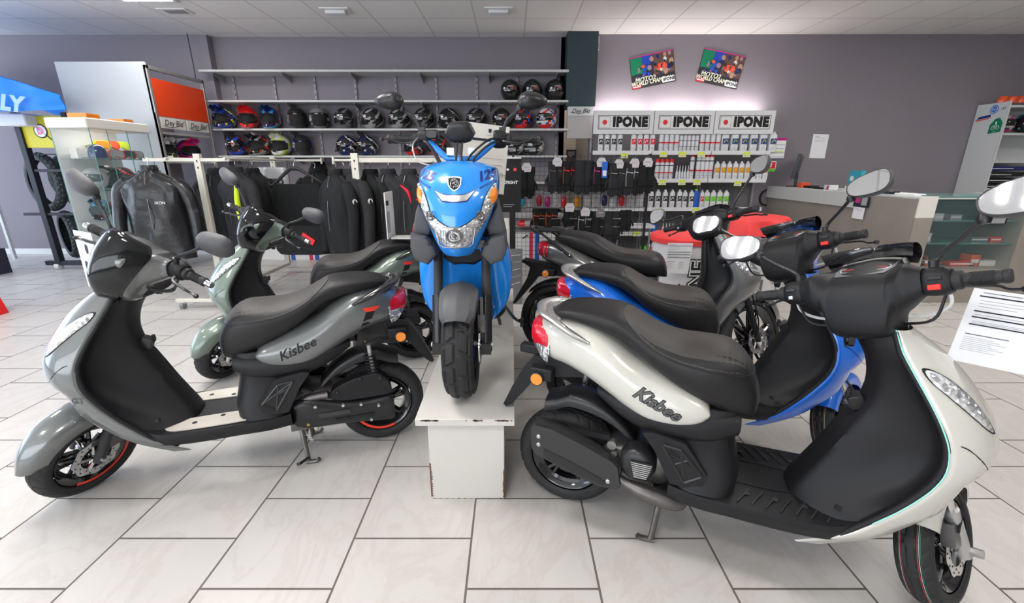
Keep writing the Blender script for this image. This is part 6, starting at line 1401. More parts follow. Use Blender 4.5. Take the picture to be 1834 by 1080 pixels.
# white base cabinets with the red and blue stripes under the wall shelves
t = thing('base_cabinet', 'low white base cabinets with vertical red and blue stripes along the back wall', 'base cabinet', (-1.8, 6.68, 0)); m = MB(); m.bb(-2.3, 2.45, 0, .55, 0, .46, 'white'); m.build('body', t, bevel=.004)
m = MB()
for k, px in enumerate((510, 553, 600, 645, 690, 948)):
    x = aty(px, 450, 6.68)[0]+1.8
    m = MB(); m.bb(x, x+.055, -.003, 0, .0, .45, 'stripe_red'); m.build('red_stripe', t); m = MB(); m.bb(x+.085, x+.15, -.003, 0, .0, .45, 'stripe_blue'); m.build('blue_stripe', t)
m = MB(); m.tube([(aty(938, 440, 6.68)[0]+1.78, -.004, .33), (aty(944, 435, 6.68)[0]+1.8, -.004, .38), (aty(946, 440, 6.68)[0]+1.8, -.004, .36)], .01, 'ink', 5); m.build('logo', t)
# ---------------------------------------------------------------- wire grid with gloves
GYY = 5.20; gx0, gx1 = aty(919, 300, GYY)[0], aty(1163, 300, GYY)[0]; gz1 = aty(1000, 277, GYY)[2]
t = thing('wire_grid', 'black wire grid panel carrying the gloves', 'wire grid', (gx0, GYY, 0)); m = MB(); W_ = gx1-gx0; n = int(W_/.05)
for i in range(n+1): m.bb(i*.05-.0016, i*.05+.0016, -.0016, .0016, .12, gz1, 'bracket_dark')
for k in range(int((gz1-.12)/.05)+1): m.bb(0, W_, -.0045, -.0015, .12+k*.05-.0016, .12+k*.05+.0016, 'bracket_dark')
m.build('mesh_panel', t); m = MB()
for x in (0, W_): m = MB(); m.bb(x-.012, x+.012, -.012, .012, 0, gz1+.01, 'bracket_dark'); m.bb(x-.02, x+.02, -.25, .25, 0, .03, 'bracket_dark'); m.build('stand', t)

for k, (z, x0, x1) in enumerate(((.92, .02, 1.02), (.80, .02, 1.25), (.71, .02, 1.25))): m = MB(); m.cyl((gx0+x0, GYY-.10, z), (gx0+x1, GYY-.10, z), .006, 'steel_dark', 6); tag(m.build('hanging_bar', None), ('upper', 'middle', 'lowest')[k]+' thin dark bar across the front of the wire grid', 'bar')
def glove_pair(px, py, hpx, label, c='cloth_black', acc=None, card=True, rz=0, dy=0):
    Y = GYY-.09-dy; p = aty(px, py, Y); L = hpx*Y/795*.98; s = L/.40
    t = thing('glove_pair', label, 'gloves', p, rz)
    for k, ox in enumerate((-.046, .044)):
        m = MB(); oy = .02*k
        m.grid(surf([[(ox*s+xx, oy+yy, zz*s) for xx, yy in se(0, 0, hw*s, d*s, 2.6, 12)] for zz, hw, d in ((-.04, .052, .03), (-.10, .056, .032), (-.16, .048, .03), (-.22, .060, .034), (-.29, .064, .032), (-.31, .058, .026))], 1, 3, True), c, True, (1, 1))
        for q, (fx, fl) in enumerate(((-.040, .075), (-.014, .095), (.013, .088), (.038, .065))): m.tube([((ox+fx*.9)*s, oy, -.29*s), ((ox+fx)*s, oy-.01, (-.29-fl*.6)*s), ((ox+fx)*s, oy-.016, (-.30-fl)*s)], [.0175*s, .0165*s, .012*s], c, 7, 2)
        sg = 1 if k else -1; m.tube([((ox+sg*.03)*s, oy-.005, -.19*s), ((ox+sg*.075)*s, oy-.012, -.25*s), ((ox+sg*.078)*s, oy-.018, -.30*s)], [.018*s, .014*s, .010*s], c, 7, 2)
        go = m.build('glove', t, sharp=70)
        if acc: a = MB(); a.tube([((ox-.03)*s, oy-.026*s, -.10*s), ((ox-.035)*s, oy-.028*s, -.20*s), ((ox-.03)*s, oy-.028*s, -.29*s)], .006*s, acc, 6, 3, flat=.5); a.tube([((ox-.035)*s, oy-.024*s, -.14*s), ((ox+.035)*s, oy-.024*s, -.15*s)], .008*s, acc if acc != 'steel_dark' else 'steel_dark', 6); a.build('trim', go)
    if card: m = MB(); m.prism([(-.045, -.05), (.045, -.05), (.055, .0), (.03, .045), (-.03, .045), (-.055, .0)], (0, -.030, -.045*s), (1, 0, 0), (0, 0, 1), (0, .004, 0), 'card_grey' if card != 2 else 'h_grey'); text(m, 'GLOVES' if 0 else 'XS', .001, 'ink', (0, -.031, 0), (1, 0, 0), (0, 0, 1), 0); m.bb(-.03, .03, -.0312, -.030, -.045*s-.005, -.045*s+.005, 'ink_grey'); m.build('hang_tag', t)
    m = MB(); m.tube([(0, .09, .01), (0, -.04, .01), (0, -.05, .02)], .003, 'silver', 6); m.build('hook', t)
for px, py, h, lb, c, a, cd in ((943, 292, 62, 'black gloves at the left end of the top row beside the dark poster', 'cloth_black', None, 1), (998, 282, 62, 'black gloves with a large pale tag, second along the top row', 'cloth_grey', 'steel_dark', 1), (1022, 282, 60, 'black gloves with red-trimmed cuffs left of the smoother pair', 'cloth_black', 'red_trim', 0), (1047, 280, 66, 'long smooth black gloves in the middle of the top row', 'cloth_grey', None, 0), (1077, 283, 60, 'dark gloves with a wine-red shade hanging between the long pair and blue pack', 'cloth_black', 'h_magenta', 1), (1108, 285, 66, 'black and grey gloves with grey piping and a wide pale tag', 'cloth_grey', 'steel_dark', 1), (1136, 284, 64, 'black gloves with grey piping, second from the right end', 'cloth_grey', 'card_grey', 1), (1160, 283, 62, 'black gloves with a cream tag at the right end of the top row', 'cloth_black', None, 1), (966, 368, 50, 'black and white gloves with red fingers, left in the lower row', 'cloth_black', 'h_orange', 0), (988, 368, 50, 'black gloves with red stripes beside the red-fingered pair', 'cloth_black', 'h_orange', 0), (1048, 372, 58, 'black gloves with pale cuffs, left of the dark square tag', 'cloth_black', 'card_grey', 1), (1075, 374, 60, 'black gloves with a dark square tag in the lower row', 'cloth_black', None, 2), (1098, 374, 62, 'soft black gloves right of the dark square tag', 'cloth_grey', None, 0), (1122, 372, 44, 'dark gloves at the right of the lower row', 'cloth_black', None, 0), (1020, 366, 42, 'dark gloves hanging in the gap of the lower row', 'cloth_black', None, 1)):
    glove_pair(px, py, h, lb, c, a, cd)
rnd = random.Random(5)
pk = [(935, 350), (950, 352), (966, 350), (981, 352), (996, 350), (1010, 352), (1034, 352), (1052, 350), (1068, 352), (1083, 350), (1098, 352), (1114, 350), (1130, 352), (1146, 350)]
cc = ['h_cyan', 'h_white', 'lens_red', 'h_magenta', 'card_grey', 'h_red', 'lab_orange', 'h_white', 'card_grey', 'h_navy', 'h_white', 'h_red', 'card_grey', 'h_white']
nm = ['light blue', 'white', 'clear red', 'magenta', 'grey', 'red', 'orange', 'white', 'grey', 'navy', 'white', 'red', 'grey', 'white']
for i, (px, py) in enumerate(pk):
    Y = GYY+.10; p = aty(px, py, Y); m = MB(); t = thing('accessory_pack', nm[i]+' blister pack, '+('first second third fourth fifth sixth seventh eighth ninth tenth eleventh twelfth thirteenth last'.split()[i])+' from the left behind the wire grid', 'blister pack', p)
    m.bb(-.045, .045, 0, .004, -.15, .05, 'card_grey' if cc[i] != 'card_grey' else 'h_white'); m.build('card', t); m = MB(); m.grid(surf([[(xx, -yy_, zz-.06) for xx, zz in se(0, 0, .034*k, .065*k, 3, 12)] for yy_, k in ((0, 1), (.015, .95), (.025, .7), (.027, .1))], 1, 2, True), cc[i], True, (0, 1)); m.build('blister', t); m = MB(); m.cyl((0, .0, .04), (0, -.10, .04), .003, 'silver', 6); m.build('peg', t)
p = aty(1083, 300, GYY-.12); m = MB(); m.bb(p[0]-.03, p[0]+.03, GYY-.13, GYY-.12, p[2]-.11, p[2]+.06, 'bottle_blue'); m.bb(p[0]-.02, p[0]+.02, GYY-.132, GYY-.13, p[2]-.09, p[2]-.03, 'h_white'); tag(m.build('blue_pack', None), 'small blue and white pack hanging among the top row of gloves', 'pack')
# shelves seen through the grid
for k, (py, x0, x1, m_) in enumerate(((385, 915, 1010, 'shelf_board'), (412, 915, 1100, 'bracket'), (405, 1110, 1175, 'sign_white'))):
    a, b_ = aty(x0, py, 5.75), aty(x1, py, 5.75); m = MB(); L_ = ('upper', 'lower', 'right')[k]; ts = thing('accessory_shelf', ('upper pale shelf seen through the left of the wire grid', 'lower dark shelf seen through the wire grid', 'white shelf seen through the right of the wire grid')[k], 'shelf', (a[0], 5.75+.02*k, 0)); m.bb(0, b_[0]-a[0], 0, .30, a[2]-.035, a[2], m_); m.build('board', ts)
    for xq in (.01, b_[0]-a[0]-.03): m = MB(); m.bb(xq, xq+.02, .14, .16, 0, a[2]-.036, 'bracket'); m.build('leg', ts)
p = aty(940, 403, 5.85); t = thing('cap', 'red and white cap lying on the shelf behind the wire grid', 'cap', (p[0], p[1], p[2]-.02)); m = MB(); m.grid(surf([[(.11*k*math.cos(a), .09*k*math.sin(a), zz) for a in np.linspace(0, 2*PI, 17)[:-1]] for zz, k in ((0, 1), (.05, .95), (.085, .6), (.09, .05))], 1, 3, True), 'h_white', True, (1, 1), mf=lambda i, j: 'h_red' if (j//3) % 2 else None); m.build('crown', t); m = MB(); m.prism([(-.08, 0), (-.06, .08), (.06, .08), (.08, 0)], (0, -.07, .01), (1, 0, 0), (0, -1, 0), (0, 0, .006), 'h_red'); m.build('peak', t)
# dark poster stand and the board below
a, b_ = aty(893, 284, 4.5), aty(933, 380, 4.5); mid = ((a[0]+b_[0])/2, 4.5, b_[2]); hw = (b_[0]-a[0])/2; hh = a[2]-b_[2]
t = thing('poster_stand', 'dark poster with white and red light spots on a black stand', 'poster', mid); m = MB(); m.bb(-hw-.03, hw, 0, .02, 0, hh, 'h_liner'); m.bb(-hw-.03, hw, -.012, .03, hh, hh+.012, 'white'); m.build('panel', t)
m = MB(); m.lathe([(0, -.003), (.012, -.003), (.012, 0)], 'h_white', (-hw*.2, -.001, hh*.80), 'y', 14); m.lathe([(0, -.003), (.016, -.003), (.016, 0)], 'h_red', (hw*.45, -.001, hh*.80), 'y', 14); text(m, 'XFIGHT', .042, 'white', (0, -.002, hh*.56), (1, 0, 0), (0, 0, 1), 0, .2, .001); m.bb(-hw*.6, hw*.4, -.003, -.001, hh*.14, hh*.15, 'ink_grey'); m.bb(-hw*.6, hw*.2, -.003, -.001, hh*.10, hh*.11, 'ink_grey'); m.build('print', t)
z1 = aty(918, 384, 4.5)[2]; x1 = aty(918, 420, 4.5)[0]-mid[0]; m = MB(); m.bb(x1-.03, x1+.03, -.01, .03, -.95+.0, 0, 'h_liner'); m.build('post', t); m = MB(); m.bb(x1-.11, x1-.035, .0, .02, -.32, -.06, 'cab_white'); m.build('card_holder', t)
p = atz(920, 522, 0); t = thing('leaning_board', 'dark board with thin white curves leaning low beside the sky blue scooter', 'board', (aty(918, 500, 4.4)[0], 4.4, .12)); m = MB(); m.bb(-.11, .10, 0, .015, -.12, .46, 'h_grey'); m.build('panel', t); m = MB()
for k in range(5): m.tube([(-.08, -.003, .05+k*.08), (-.01, -.003, .09+k*.075), (.08, -.003, .12+k*.07)], .0025, 'ink_grey' if k % 2 else 'h_white', 4, 3)
m.build('print', t)
# ---------------------------------------------------------------- branded barrels
def barrel(x, y, r, h, label, cloth, seed, ang):
    t = thing('barrel', label, 'barrel', (x, y, 0)); m = MB(); prof = [(0, 0), (r, 0)]
    for k in range(1, 20): z = h*k/20; prof.append((r+(.006 if k in (6, 13) else 0)+.0*math.sin(k), z))
    prof += [(r, h), (0, h)]; m.lathe(prof, 'barrel_white', n=40); bo = m.build('drum', t); rn = random.Random(seed)
    g = MB()
    for k in range(90):
        a = rn.uniform(ang-2.2, ang+2.0); z = rn.uniform(.06, h*.92)
        if abs(a-ang) < .30: continue
        if cloth == 0 and a < ang and z > h*.52: continue
        L = rn.uniform(.03, .12); da = rn.uniform(-.25, .25); w = rn.uniform(.004, .014); P_ = [((r+.0075)*math.sin(a+da*q), -(r+.0075)*math.cos(a+da*q), z+L*q*rn.choice((-1, 1))*.5+.02*math.sin(q*5)) for q in (0, .4, .8, 1)]
        P_ = [(p[0], p[1], min(max(p[2], .03), h-.03)) for p in P_]; g.tube(P_, [w*.4, w, w*.8, w*.2], rn.choice(('ink', 'ink', 'h_grey', 'ink_grey')), 5, 3, flat=.9)
    g.build('graphic', bo)
    g = MB(); V, F = text2d('IPONE', .17, 0, .010, fine=.02); V = np.array(V)
    for off, mt, bold in ((.0085, 'black_flat', .022), (.0095, 'white', .012), (.0105, 'black_flat', .002)):
        V, F = text2d('IPONE', .17, 0, bold, fine=.02); V = np.array(V); P_ = []
        for a_, b_ in V: th = ang+b_*-1/r; rr_ = r+off; P_.append((rr_*math.sin(th), -rr_*math.cos(th), h*.50+a_))
        g.add(P_, F, mt)
    g.lathe([(0, 0)]*2, 'cap_red', (0, 0, 0), 'z', 3) if 0 else None
    for q in np.linspace(-.03, .03, 7): g.tube([((r+.008)*math.sin(ang), -(r+.008)*math.cos(ang), h*.50-.36+q*0)]*1+[((r+.012)*math.sin(ang), -(r+.012)*math.cos(ang), h*.50-.36)], .035, 'cap_red', 14) if q > .029 else None
    g.build('lettering', bo, fix=False)
    return t
barrel(1.46, 3.72, .26, .82, 'white barrel with upright IPONE lettering and a small red lid, behind the dark grey scooter', 0, 3, .12)
t = thing('red_cover', 'red cover on top of the smaller white barrel', 'cover', (1.46, 3.72, .822)); m = MB(); m.lathe([(.268, -.055), (.285, -.05), (.290, -.01), (.275, .008), (0, .012)], 'cloth_red', n=36); m.build('lid', t)
barrel(2.10, 4.12, .36, .93, 'larger white barrel with black graphics standing under the red round cloth', 1, 8, -.75)
m = MB(); rows = []
for k_, (rr_, zz) in enumerate(((.0, .004), (.25, .004), (.37, .004), (.392, -.004), (.405, -.05), (.420, -.10), (.428, -.135))):
    rows.append([((rr_+(.016*math.sin(a*9)+.01*math.sin(a*17) if k_ > 3 else 0))*math.cos(a), (rr_+(.016*math.sin(a*9) if k_ > 3 else 0))*math.sin(a), zz-(.012*math.sin(a*5+1) if k_ == 6 else 0)) for a in np.linspace(0, 2*PI, 73)[:-1]])
m.grid(surf(rows, 1, 2), 'cloth_red', True); o = m.build('tablecloth', None); o.location = (2.10, 4.12, .935); tag(o, 'red round cloth draped over the larger barrel', 'tablecloth')
# ---------------------------------------------------------------- counter
CX, CTOP = 4.0, 1.08
t = thing('sales_counter', 'long sales counter clad in grey-brown stone laminate with pale top boards', 'counter', (CX, 4.45, 0)); m = MB(); m.bb(0, .04, 0, 2.66, 0, CTOP-.16, 'stone_laminate'); m.bb(.04, .6, 0, .74, 0, CTOP-.02, 'stone_laminate') if 0 else None; m.bb(-.02, .16, .0, .80, 0, CTOP-.02, 'stone_laminate'); m.build('side_panel', t)
m = MB(); m.bb(0, .60, .78, 2.66, CTOP-.03, CTOP, 'counter_board'); m.bb(0, .60, 0, .78, CTOP-.02, CTOP, 'counter_board'); m.build('worktop', t, bevel=.003)
for y0, y1 in ((.80, 1.35), (1.36, 2.66)): m = MB(); m.bb(-.035, .0, y0, y1, CTOP-.17, CTOP, 'counter_board'); m.build('fascia_board', t, bevel=.004)
m = MB(); m.bb(-.015, .16, -.02, .0, CTOP-.20, CTOP+.01, 'cab_white'); m.build('end_board', t, bevel=.003); m = MB(); m.bb(-.018, .16, -.018, -.001, 0, CTOP-.201, 'stone_laminate'); m.build('front_panel', t)
p0 = atx(1500, 365, CX-.05); 
t = thing('glass_counter', 'glass display counter full of small accessories, at the right end of the sales counter', 'display cabinet', (4.17, 4.46, 0)); GW = .93
m = MB(); m.bb(0, GW, 0, .5, 0, .36, 'stone_laminate'); m.build('base', t); m = MB(); m.bb(0, GW, -.01, .52, 1.075, 1.09, 'glass_edge'); m.bb(0, GW, 0, .006, .36, 1.075, 'glass'); m.build('front_pane', t); m = MB(); m.bb(0, GW, .48, .50, .36, 1.075, 'teal_dim'); m.build('back_panel', t)
m = MB(); m.bb(GW, GW+1.2, 0, .6, 0, 1.0, 'stone_laminate'); m.bb(GW, GW+1.2, -.01, .62, 1.0, 1.09, 'counter_board'); m.build('side_wall', t)
for z in (.62, .85): m = MB(); m.bb(.01, GW-.01, .03, .46, z-.008, z, 'glass_edge'); m.build('glass_shelf', t)
for i, (x, z, w, h, c, nm_) in enumerate(((.10, .36, .16, .10, 'orange_panel', 'orange box at the left of the counter display floor'), (.45, .36, .26, .05, 'h_red', 'flat red tray on the counter display floor'), (.75, .36, .20, .06, 'cab_white', 'cream box on the counter display floor'), (.08, .62, .10, .09, 'h_white', 'small white box on the lower glass shelf'), (.14, .46, .05, .11, 'h_red', 'red-capped jar in the counter display'), (.66, .42, .10, .12, 'h_orange', 'bright orange item in the counter display'), (.15, .85, .10, .06, 'h_white', 'white packet on the upper glass shelf, left'), (.32, .85, .12, .05, 'h_silver', 'silver packet on the upper glass shelf'), (.60, .62, .18, .05, 'h_grey', 'dark packet lying on the lower glass shelf'), (.80, .62, .12, .05, 'h_red', 'red packet on the lower glass shelf, right'))):
    zz = .362 if z < .5 else z; m = MB(); m.bb(4.17+x, 4.17+x+w, 4.60, 4.72, zz, zz+h, c); m.bb(4.17+x+.01, 4.17+x+w-.01, 4.599, 4.60, zz+h*.3, zz+h*.6, 'white'); tag(m.build('packet', None, bevel=.004), nm_, 'packet')
m = MB(); m.lathe([(0, -.02), (.09, -.02), (.13, 0), (.09, .02), (0, .02)], 'h_liner', (4.45, 4.62, .365+.13), 'y', 24); tag(m.build('black_disc', None), 'round black item leaning in the middle of the glass counter', 'accessory')
a = np.array(aty(1783, 377, 4.44)); m = MB(); pts = crom(np.array([(-.13, -.10), (.13, -.10), (.13, .10), (-.13, .10)]), 1, True); m.prism([(-.15, -.13), (.13, -.13), (.15, .11), (-.11, .13)], (a[0], 4.44, a[2]), (1, 0, 0), (0, 0, 1), (0, .01, 0), 'h_silver'); m.tube([(a[0]+.07*math.cos(q), 4.435, a[2]+.06*math.sin(q)) for q in np.linspace(0, 2*PI, 17)], .016, 'paper', 6); m.tube([(a[0]+q[0], 4.437, a[2]+q[1]) for q in ((-.15, -.13), (.13, -.13), (.15, .11), (-.11, .13), (-.15, -.13))], .006, 'bracket_dark', 6); tag(m.build('wrapped_part', None), 'plastic-wrapped silver part stuck on the front of the glass counter', 'packet')
# things on the counter
def on(px, py): return atx(px, py, CX+.2)
q = on(1428, 330); t = thing('monitor', 'black monitor seen from the side at the far end of the counter', 'monitor', (CX+.22, q[1]+.1, CTOP), R(-36)); m = MB(); m.box((0, 0, .29), (.05, .46, .34), 'black_screen', rot=np.array(Matrix.Rotation(R(8), 3, 'Y'))); m.build('screen', t, bevel=.006); m = MB(); m.bb(-.01, .03, -.03, .03, .01, .2, 'black_screen'); m.bb(-.10, .12, -.12, .12, 0, .012, 'black_screen'); m.build('stand', t, bevel=.004)
for px, w, h, c, lb in ((1444, .10, .07, 'h_orange', 'orange dispenser on the counter beside the monitor'), (1458, .16, .035, 'h_liner', 'low black device beside the orange dispenser on the counter'), (1478, .20, .02, 'h_liner', 'flat black keyboard on the counter'), (1494, .10, .06, 'h_white', 'white and pink box on the counter'), (1596, .22, .03, 'h_black', 'black tray on the counter near the mirror'), (1640, .25, .02, 'paper', 'stack of white papers at the right end of the counter')):
    q = on(px, 335); m = MB(); m.box((CX+.16, q[1], CTOP+h/2), (.12, w, h), c); 
    if px == 1494: m.prism([(-.04, 0), (0, 0), (-.02, .05), (-.05, .05)], (CX+.099, q[1], CTOP+.004), (0, 1, 0), (0, 0, 1), (-.001, 0, 0), 'h_magenta')
    tag(m.build('desk_item', None, bevel=.003), lb, 'desk item')
q = on(1541, 325); t = thing('leaflet_holder', 'teal and white leaflet box standing on the counter', 'leaflet holder', (CX+.12, q[1], CTOP)); m = MB(); m.bb(-.02, .06, -.10, .10, 0, .06, 'white'); m.build('tray', t); m = MB(); m.bb(.0, .05, -.095, .095, .06, .24, 'teal'); m.lathe([(0, 0), (.03, 0), (.03, .002)], 'white', (-.003, .04, .15), 'x', 16); m.lathe([(0, 0), (.022, 0), (.022, .002)], 'h_yellow', (-.003, -.06, .11), 'x', 16); m.build('leaflet', t)
q = atx(1540, 372, CX-.04); s_ = sheet(None, (CX-.045, q[1], .86), (0, -1, 0), (0, 0, 1), .17, .13, name='counter_notice', kind=1); tag(s_, 'white notice with blue print hanging from the counter edge', 'notice')
m = MB(); m.bb(CX-.05, CX-.038, q[1]-.12, q[1]+.10, .93, 1.07, 'ink'); m.bb(CX-.052, CX-.05, q[1]-.10, q[1]-.02, .95, 1.05, 'h_silver'); m.bb(CX-.052, CX-.05, q[1]+.0, q[1]+.07, .97, 1.03, 'h_magenta'); tag(m.build('photo_leaflet', None), 'dark photo leaflet on the counter edge above the white notice', 'leaflet')
# black ring hanging on the wall
p = aty(1372, 354, YR-.02); m = MB(); m.tube([(p[0]+.095*math.cos(a), YR-.02, p[2]+.115*math.sin(a)) for a in np.linspace(0, 2*PI, 33)], .014, 'h_liner', 8, caps=False); tag(m.build('rubber_ring', None), 'black ring hanging on the wall right of the shelving', 'ring')
# ---------------------------------------------------------------- white cupboard at the right
CBX, CY0, CY1 = 6.91, 6.70, YR-.01; zt = 2.235; w = 0
t = thing('tall_cabinet', 'tall pale shelf cabinet with round and green stickers on its side', 'cabinet', (CBX, CY0, 0)); D_ = CY1-CY0
m = MB(); m.bb(0, .02, 0, D_, 0, zt, 'cab_pale'); m.bb(-.003, .025, -.012, 0, 0, zt, 'counter_board'); m.bb(1.1, 1.12, 0, D_, 0, zt, 'cab_pale'); m.bb(.02, 1.1, D_-.01, D_, 0, zt, 'cab_pale'); m.build('end_panel', t)
S4 = []
for py in (188, 238, 288, 337):
    z = aty(1820, py, CY0)[2]; S4.append(z); m = MB(); m.bb(.02, 1.1, .0, D_-.01, z-.03, z, 'counter_board'); m.build('shelf', t)
st = MB(); q = lambda px, py: np.array(atx(px, py, CBX-.002))-np.array([CBX, CY0, 0]); UU, VV = (0, -1, 0), (0, 0, 1)
def S5(c0, pts, c, k=1): st.prism(pts, c0+np.array([-.001*k, 0, 0]), UU, VV, (-.0008, 0, 0), c)
c0 = q(1781, 196); S5(c0, [(.06*math.cos(a), .06*math.sin(a)) for a in np.linspace(0, 2*PI, 25)[:-1]], 'lab_sticker'); st.tube([c0+np.array([-.004, -.045*math.cos(a), .045*math.sin(a)]) for a in np.linspace(0, 2*PI, 25)], .003, 'white', 4); text(st, 'SAV', .035, 'white', c0+np.array([-.004, 0, 0]), UU, VV, 0)
c0 = q(1783, 226); S5(c0, [(-.085, -.10), (.085, -.08), (.085, .04), (.03, .11), (-.03, .10), (-.085, .02)], 'h_green')
for a0 in (-.03, .03): st.tube([c0+np.array([-.004, -(a0+.024*math.cos(a)), -.02+.024*math.sin(a)]) for a in np.linspace(0, 2*PI, 15)], .003, 'white', 4)
st.tube([c0+np.array([-.004, .03, -.02]), c0+np.array([-.004, 0, .03]), c0+np.array([-.004, -.03, -.02])], .003, 'white', 4); st.tube([c0+np.array([-.004, 0, .03]), c0+np.array([-.004, .0, .06])], .008, 'white', 6); text(st, 'cyclo', .022, 'white', c0+np.array([-.004, 0, -.07]), UU, VV, 0)
c0 = q(1762, 211); S5(c0, [(-.10, -.02), (.10, .0), (.09, .035), (-.07, .015)], 'blue_dark'); S5(c0, [(-.11, -.045), (.08, -.02), (.08, -.008), (-.11, -.03)], 'cap_red', 2)
c0 = q(1798, 194); text(st, 'A3', .05, 'ink', c0, UU, VV, .003, .2); st.build('sticker', t, fix=False)
p0 = (CBX, CY0, 0)
for i in range(5):
    m = MB(); x = p0[0]+w+.10+i*.13; m.grid(surf([[(x+.07*math.cos(a)*k, CY0+.2+.06*math.sin(a)*k, zt+zz+.002) for a in np.linspace(0, 2*PI, 11)[:-1]] for zz, k in ((0, 1), (.04+.02*(i % 2), 1.05), (.09, .6))], 1, 2, True), 'h_orange', True, (1, 1)); tag(m.build('orange_bundle', None), 'orange bundle lying on top of the tall pale cabinet', 'bundle', 'orange bundles on the tall cabinet')
helmet('helmet', 'dark helmet with a magenta edge on the top shelf of the tall cabinet, left', 'helmet', p0[0]+.20, CY0+.20, S4[1], R(-30), 'full', ('h_silver', 'h_magenta', None), False, 1.1); helmet('helmet', 'black patterned helmet cut by the right edge of the picture', 'helmet', p0[0]+.52, CY0+.20, S4[1], R(-30), 'full', ('h_black', 'h_black', 'h_cyan'), False, 1.15)
for i in range(4):
    m = MB(); z = S4[3]+i*(S4[2]-S4[3]-.05)/4; m.bb(p0[0]+w+.03, p0[0]+w+.75, CY0+.01, CY0+.38, z, z+.055, 'h_navy' if i == 3 else 'h_liner'); m.bb(p0[0]+w+.05, p0[0]+w+.35, CY0+.006, CY0+.01, z+.02, z+.03, 'h_white'); tag(m.build('folded_garment', None, bevel=.015), ('black folded garment at the bottom of the cabinet pile', 'second black folded garment from the bottom of the cabinet pile', 'black folded garment just under the blue one', 'blue folded garment on top of the cabinet pile')[i], 'folded garment')
# ---------------------------------------------------------------- paper sheets and small stands
o = sheet(None, (1.25+.8*.13, 1.16-.6*.13, .945), (.8, -.6, -.04), (.08, 0, 1), .27, .21); o['label'] = 'white printed price sheet hanging from the bar of the white scooter at the right edge'; o['category'] = 'price sheet'
o = sheet(None, (-1.80, 1.86, .985), (.86, -.5, 0), (0, 0, 1), .19, .25, kind=1); tag(o, 'white sheet with black print hanging behind the windscreen of the grey scooter', 'price sheet')
bl = MB(); n0 = np.array([-.5, -.86, 0]); c0 = np.array([-1.80, 1.86, .985]); rn = random.Random(9); u0 = np.array([.86, -.5, 0])
for k in range(9): a = rn.uniform(-.05, .06); b = rn.uniform(-.06, .06); r_ = rn.uniform(.008, .02); bl.prism([(a+r_*math.cos(q), b+r_*1.5*math.sin(q)) for q in np.linspace(0, 2*PI, 7)[:-1]], c0+n0*.0015, u0, (0, 0, 1), n0*.0003, 'ink')
bl.build('printed_mark', o, fix=False)
o = sheet(None, (1.30, 3.42, .68), (1, -.05, 0), (0, -.12, 1), .19, .25); tag(o, 'white price sheet hanging in front of the smaller barrel', 'price sheet')
t = thing('price_board', 'tall white price board behind the instrument of the sky blue scooter', 'price sheet', (-.135, 2.36, 1.43)); m = MB(); u, v = np.array([1, .25, -.10]), np.array([.10, 0, 1.0]); m.prism([(-.11, -.19), (.11, -.19), (.11, .14), (-.11, .14)], (0, 0, 0), u, v, (0, .004, 0), 'cab_white'); bo = m.build('board', t)
m = MB(); S_ = lambda a0, b0, a1, b1, c: m.prism([(a0, b0), (a1, b0), (a1, b1), (a0, b1)], (0, -.001, 0), u, v, (0, -.0004, 0), c)
S_(-.10, .060, .10, .072, 'ink'); m.prism([(-.008, .118), (.008, .118), (.007, .104), (0, .098), (-.007, .104)], (.015, -.001, 0), u, v, (0, -.0004, 0), 'ink'); S_(.0, .088, .04, .090, 'ink_grey'); S_(-.05, -.02, .09, -.018, 'ink_grey'); S_(-.02, -.05, .09, -.048, 'ink_grey'); text(m, 'TOTAL 4 TTC', .020, 'ink', (.045, -.003, -.105), u, v, 0); m.tube([np.array([0, -.002, 0])+u*a+v*b for a, b in ((-.03, -.125), (.095, -.125), (.095, -.085), (-.03, -.085), (-.03, -.125))], .0008, 'ink_grey', 4); m.build('print', bo, fix=False)
t = thing('price_stand', 'white L-shaped price stand on the seat of the grey-green scooter', 'price stand', (-.79, 3.03, .905)); m = MB(); m.bb(-.02, .16, -.07, .05, 0, .008, 'cab_white'); m.prism([(-.105, 0), (.105, 0), (.105, .30), (-.105, .30)], (-.03, 0, .004), (-.02, 1, 0), (0, -.0, 1), (-.006, .0, 0), 'cab_white'); m.build('holder', t)
m = MB(); m.prism([(-.09, .22), (-.03, .22), (-.03, .25), (-.09, .25)], (-.029, 0, .0), (-.02, 1, 0), (0, 0, 1), (.001, 0, 0), 'ink'); m.prism([(-.09, .04), (-.02, .04), (-.02, .18), (-.09, .18)], (-.029, 0, .0), (-.02, 1, 0), (0, 0, 1), (.001, 0, 0), 'ink_grey'); m.build('print', t)
KW = dict(paint='paint_white', fender='paint_white', text='grey_decal', outline='black_flat', rail='silver', gt=False, stripe=False, edge='mint')
KB = dict(paint='paint_blue', fender='paint_blue', text='white_gloss', outline='ink', rail='silver', gt=False, stripe=False)
KG = dict(paint='paint_grey', fender='paint_grey', text='black_flat', outline=None, rail='paint_blackgloss', gt=True, stripe=True)
KN = dict(paint='paint_green', fender='paint_green', text='black_flat', outline=None, rail='paint_blackgloss', gt=True, stripe=False)
kisbee('white scooter with a silver grab rail in the right foreground', (.239, 1.610), R(-21.87), R(56), KW)
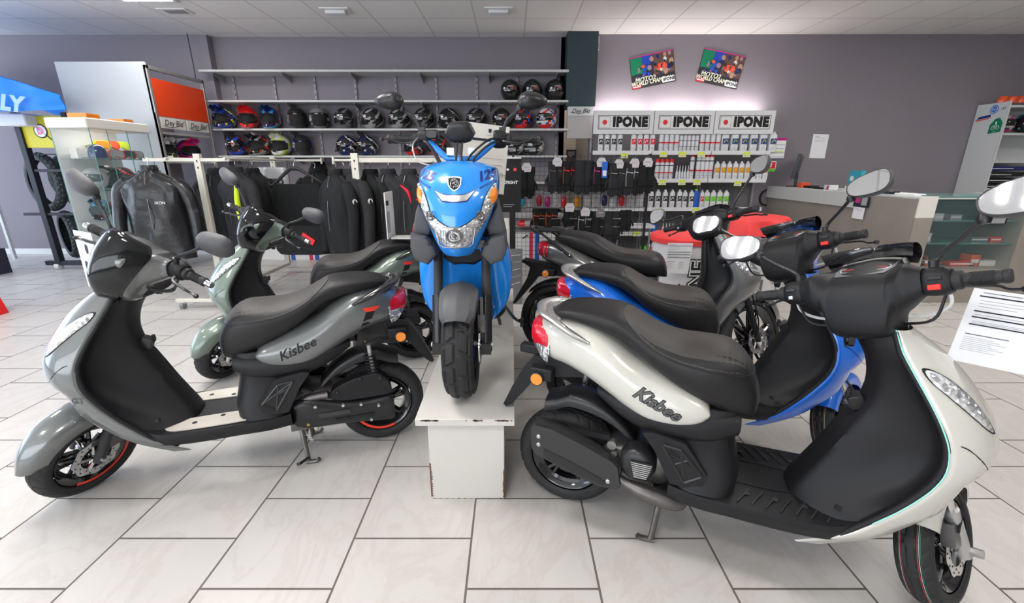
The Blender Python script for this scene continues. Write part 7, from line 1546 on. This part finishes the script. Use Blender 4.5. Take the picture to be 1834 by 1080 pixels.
kisbee('bright blue scooter with white side lettering, parked just behind the white scooter', (.399, 2.263), R(-19.7), R(56), KB)
kisbee('glossy grey scooter with red wheel stripes in the left foreground', (-.677, 2.062), R(199.2), R(56), KG)
kisbee('matt grey-green scooter behind the grey scooter with red wheel stripes', (-.727, 3.079), R(195.9), R(56), KN)
tweet('dark grey large-wheeled scooter parked behind the bright blue scooter on the right', (.348, 3.063), R(-18.1), R(50), dict(paint='paint_dgrey', mir=((.86, .36, 1.15), (.93, -.33, 1.30))))
# display plinth
ZS = .400
t = thing('display_plinth', 'white chipped plinth carrying the front-facing sky blue scooter', 'plinth', (-.19, 1.563, 0))
m = MB(); m.bb(-.20, .20, 0, 2.0, ZS-.030, ZS, 'plinth_white'); to = m.build('top_board', t, bevel=.002)
ch = MB()
for i in range(26):
    x = -.2+random.random()*.4; w = .004+random.random()*(.035 if i % 3 else .06)
    if -.09 < x < .0: continue
    ch.prism([(0, 0), (w*.3, .0035*random.random()+.001), (w, .0015), (w*.8, -.003-.004*random.random()), (w*.2, -.003)], (min(x, .2-w), -.0008, ZS-.004-random.random()*.004*0), (1, 0, 0), (0, 0, 1), (0, .001, 0), 'chip_brown')
ch.build('chipped_edge', to)
m = MB(); m.bb(-.155, .158, .02, 1.9, 0, ZS-.030, 'plinth_white'); bo = m.build('pedestal', t, bevel=.003)
ch = MB()
for i in range(14):
    z = .01+i*.012; ch.prism([(-.002, 0), (.006+.006*random.random(), .004), (.003, .014), (-.002, .014)], (-.155, .0192, z), (1, 0, 0), (0, 0, 1), (0, .001, 0), 'chip_brown')
    ch.prism([(.002, 0), (-.004-.005*random.random(), .004), (-.003, .014), (.002, .014)], (.157, .0192, .004+i*.010), (1, 0, 0), (0, 0, 1), (0, .001, 0), 'chip_brown')
for i in range(12): ch.prism([(0, 0), (.006, .004*random.random()+.002), (.016, .0)], (-.15+i*.026, .0192, 0), (1, 0, 0), (0, 0, 1), (0, .001, 0), 'chip_brown')
ch.build('chipped_edge', bo)
streetzone('sky blue scooter facing the camera on the white plinth', (-.215, 3.04, ZS))
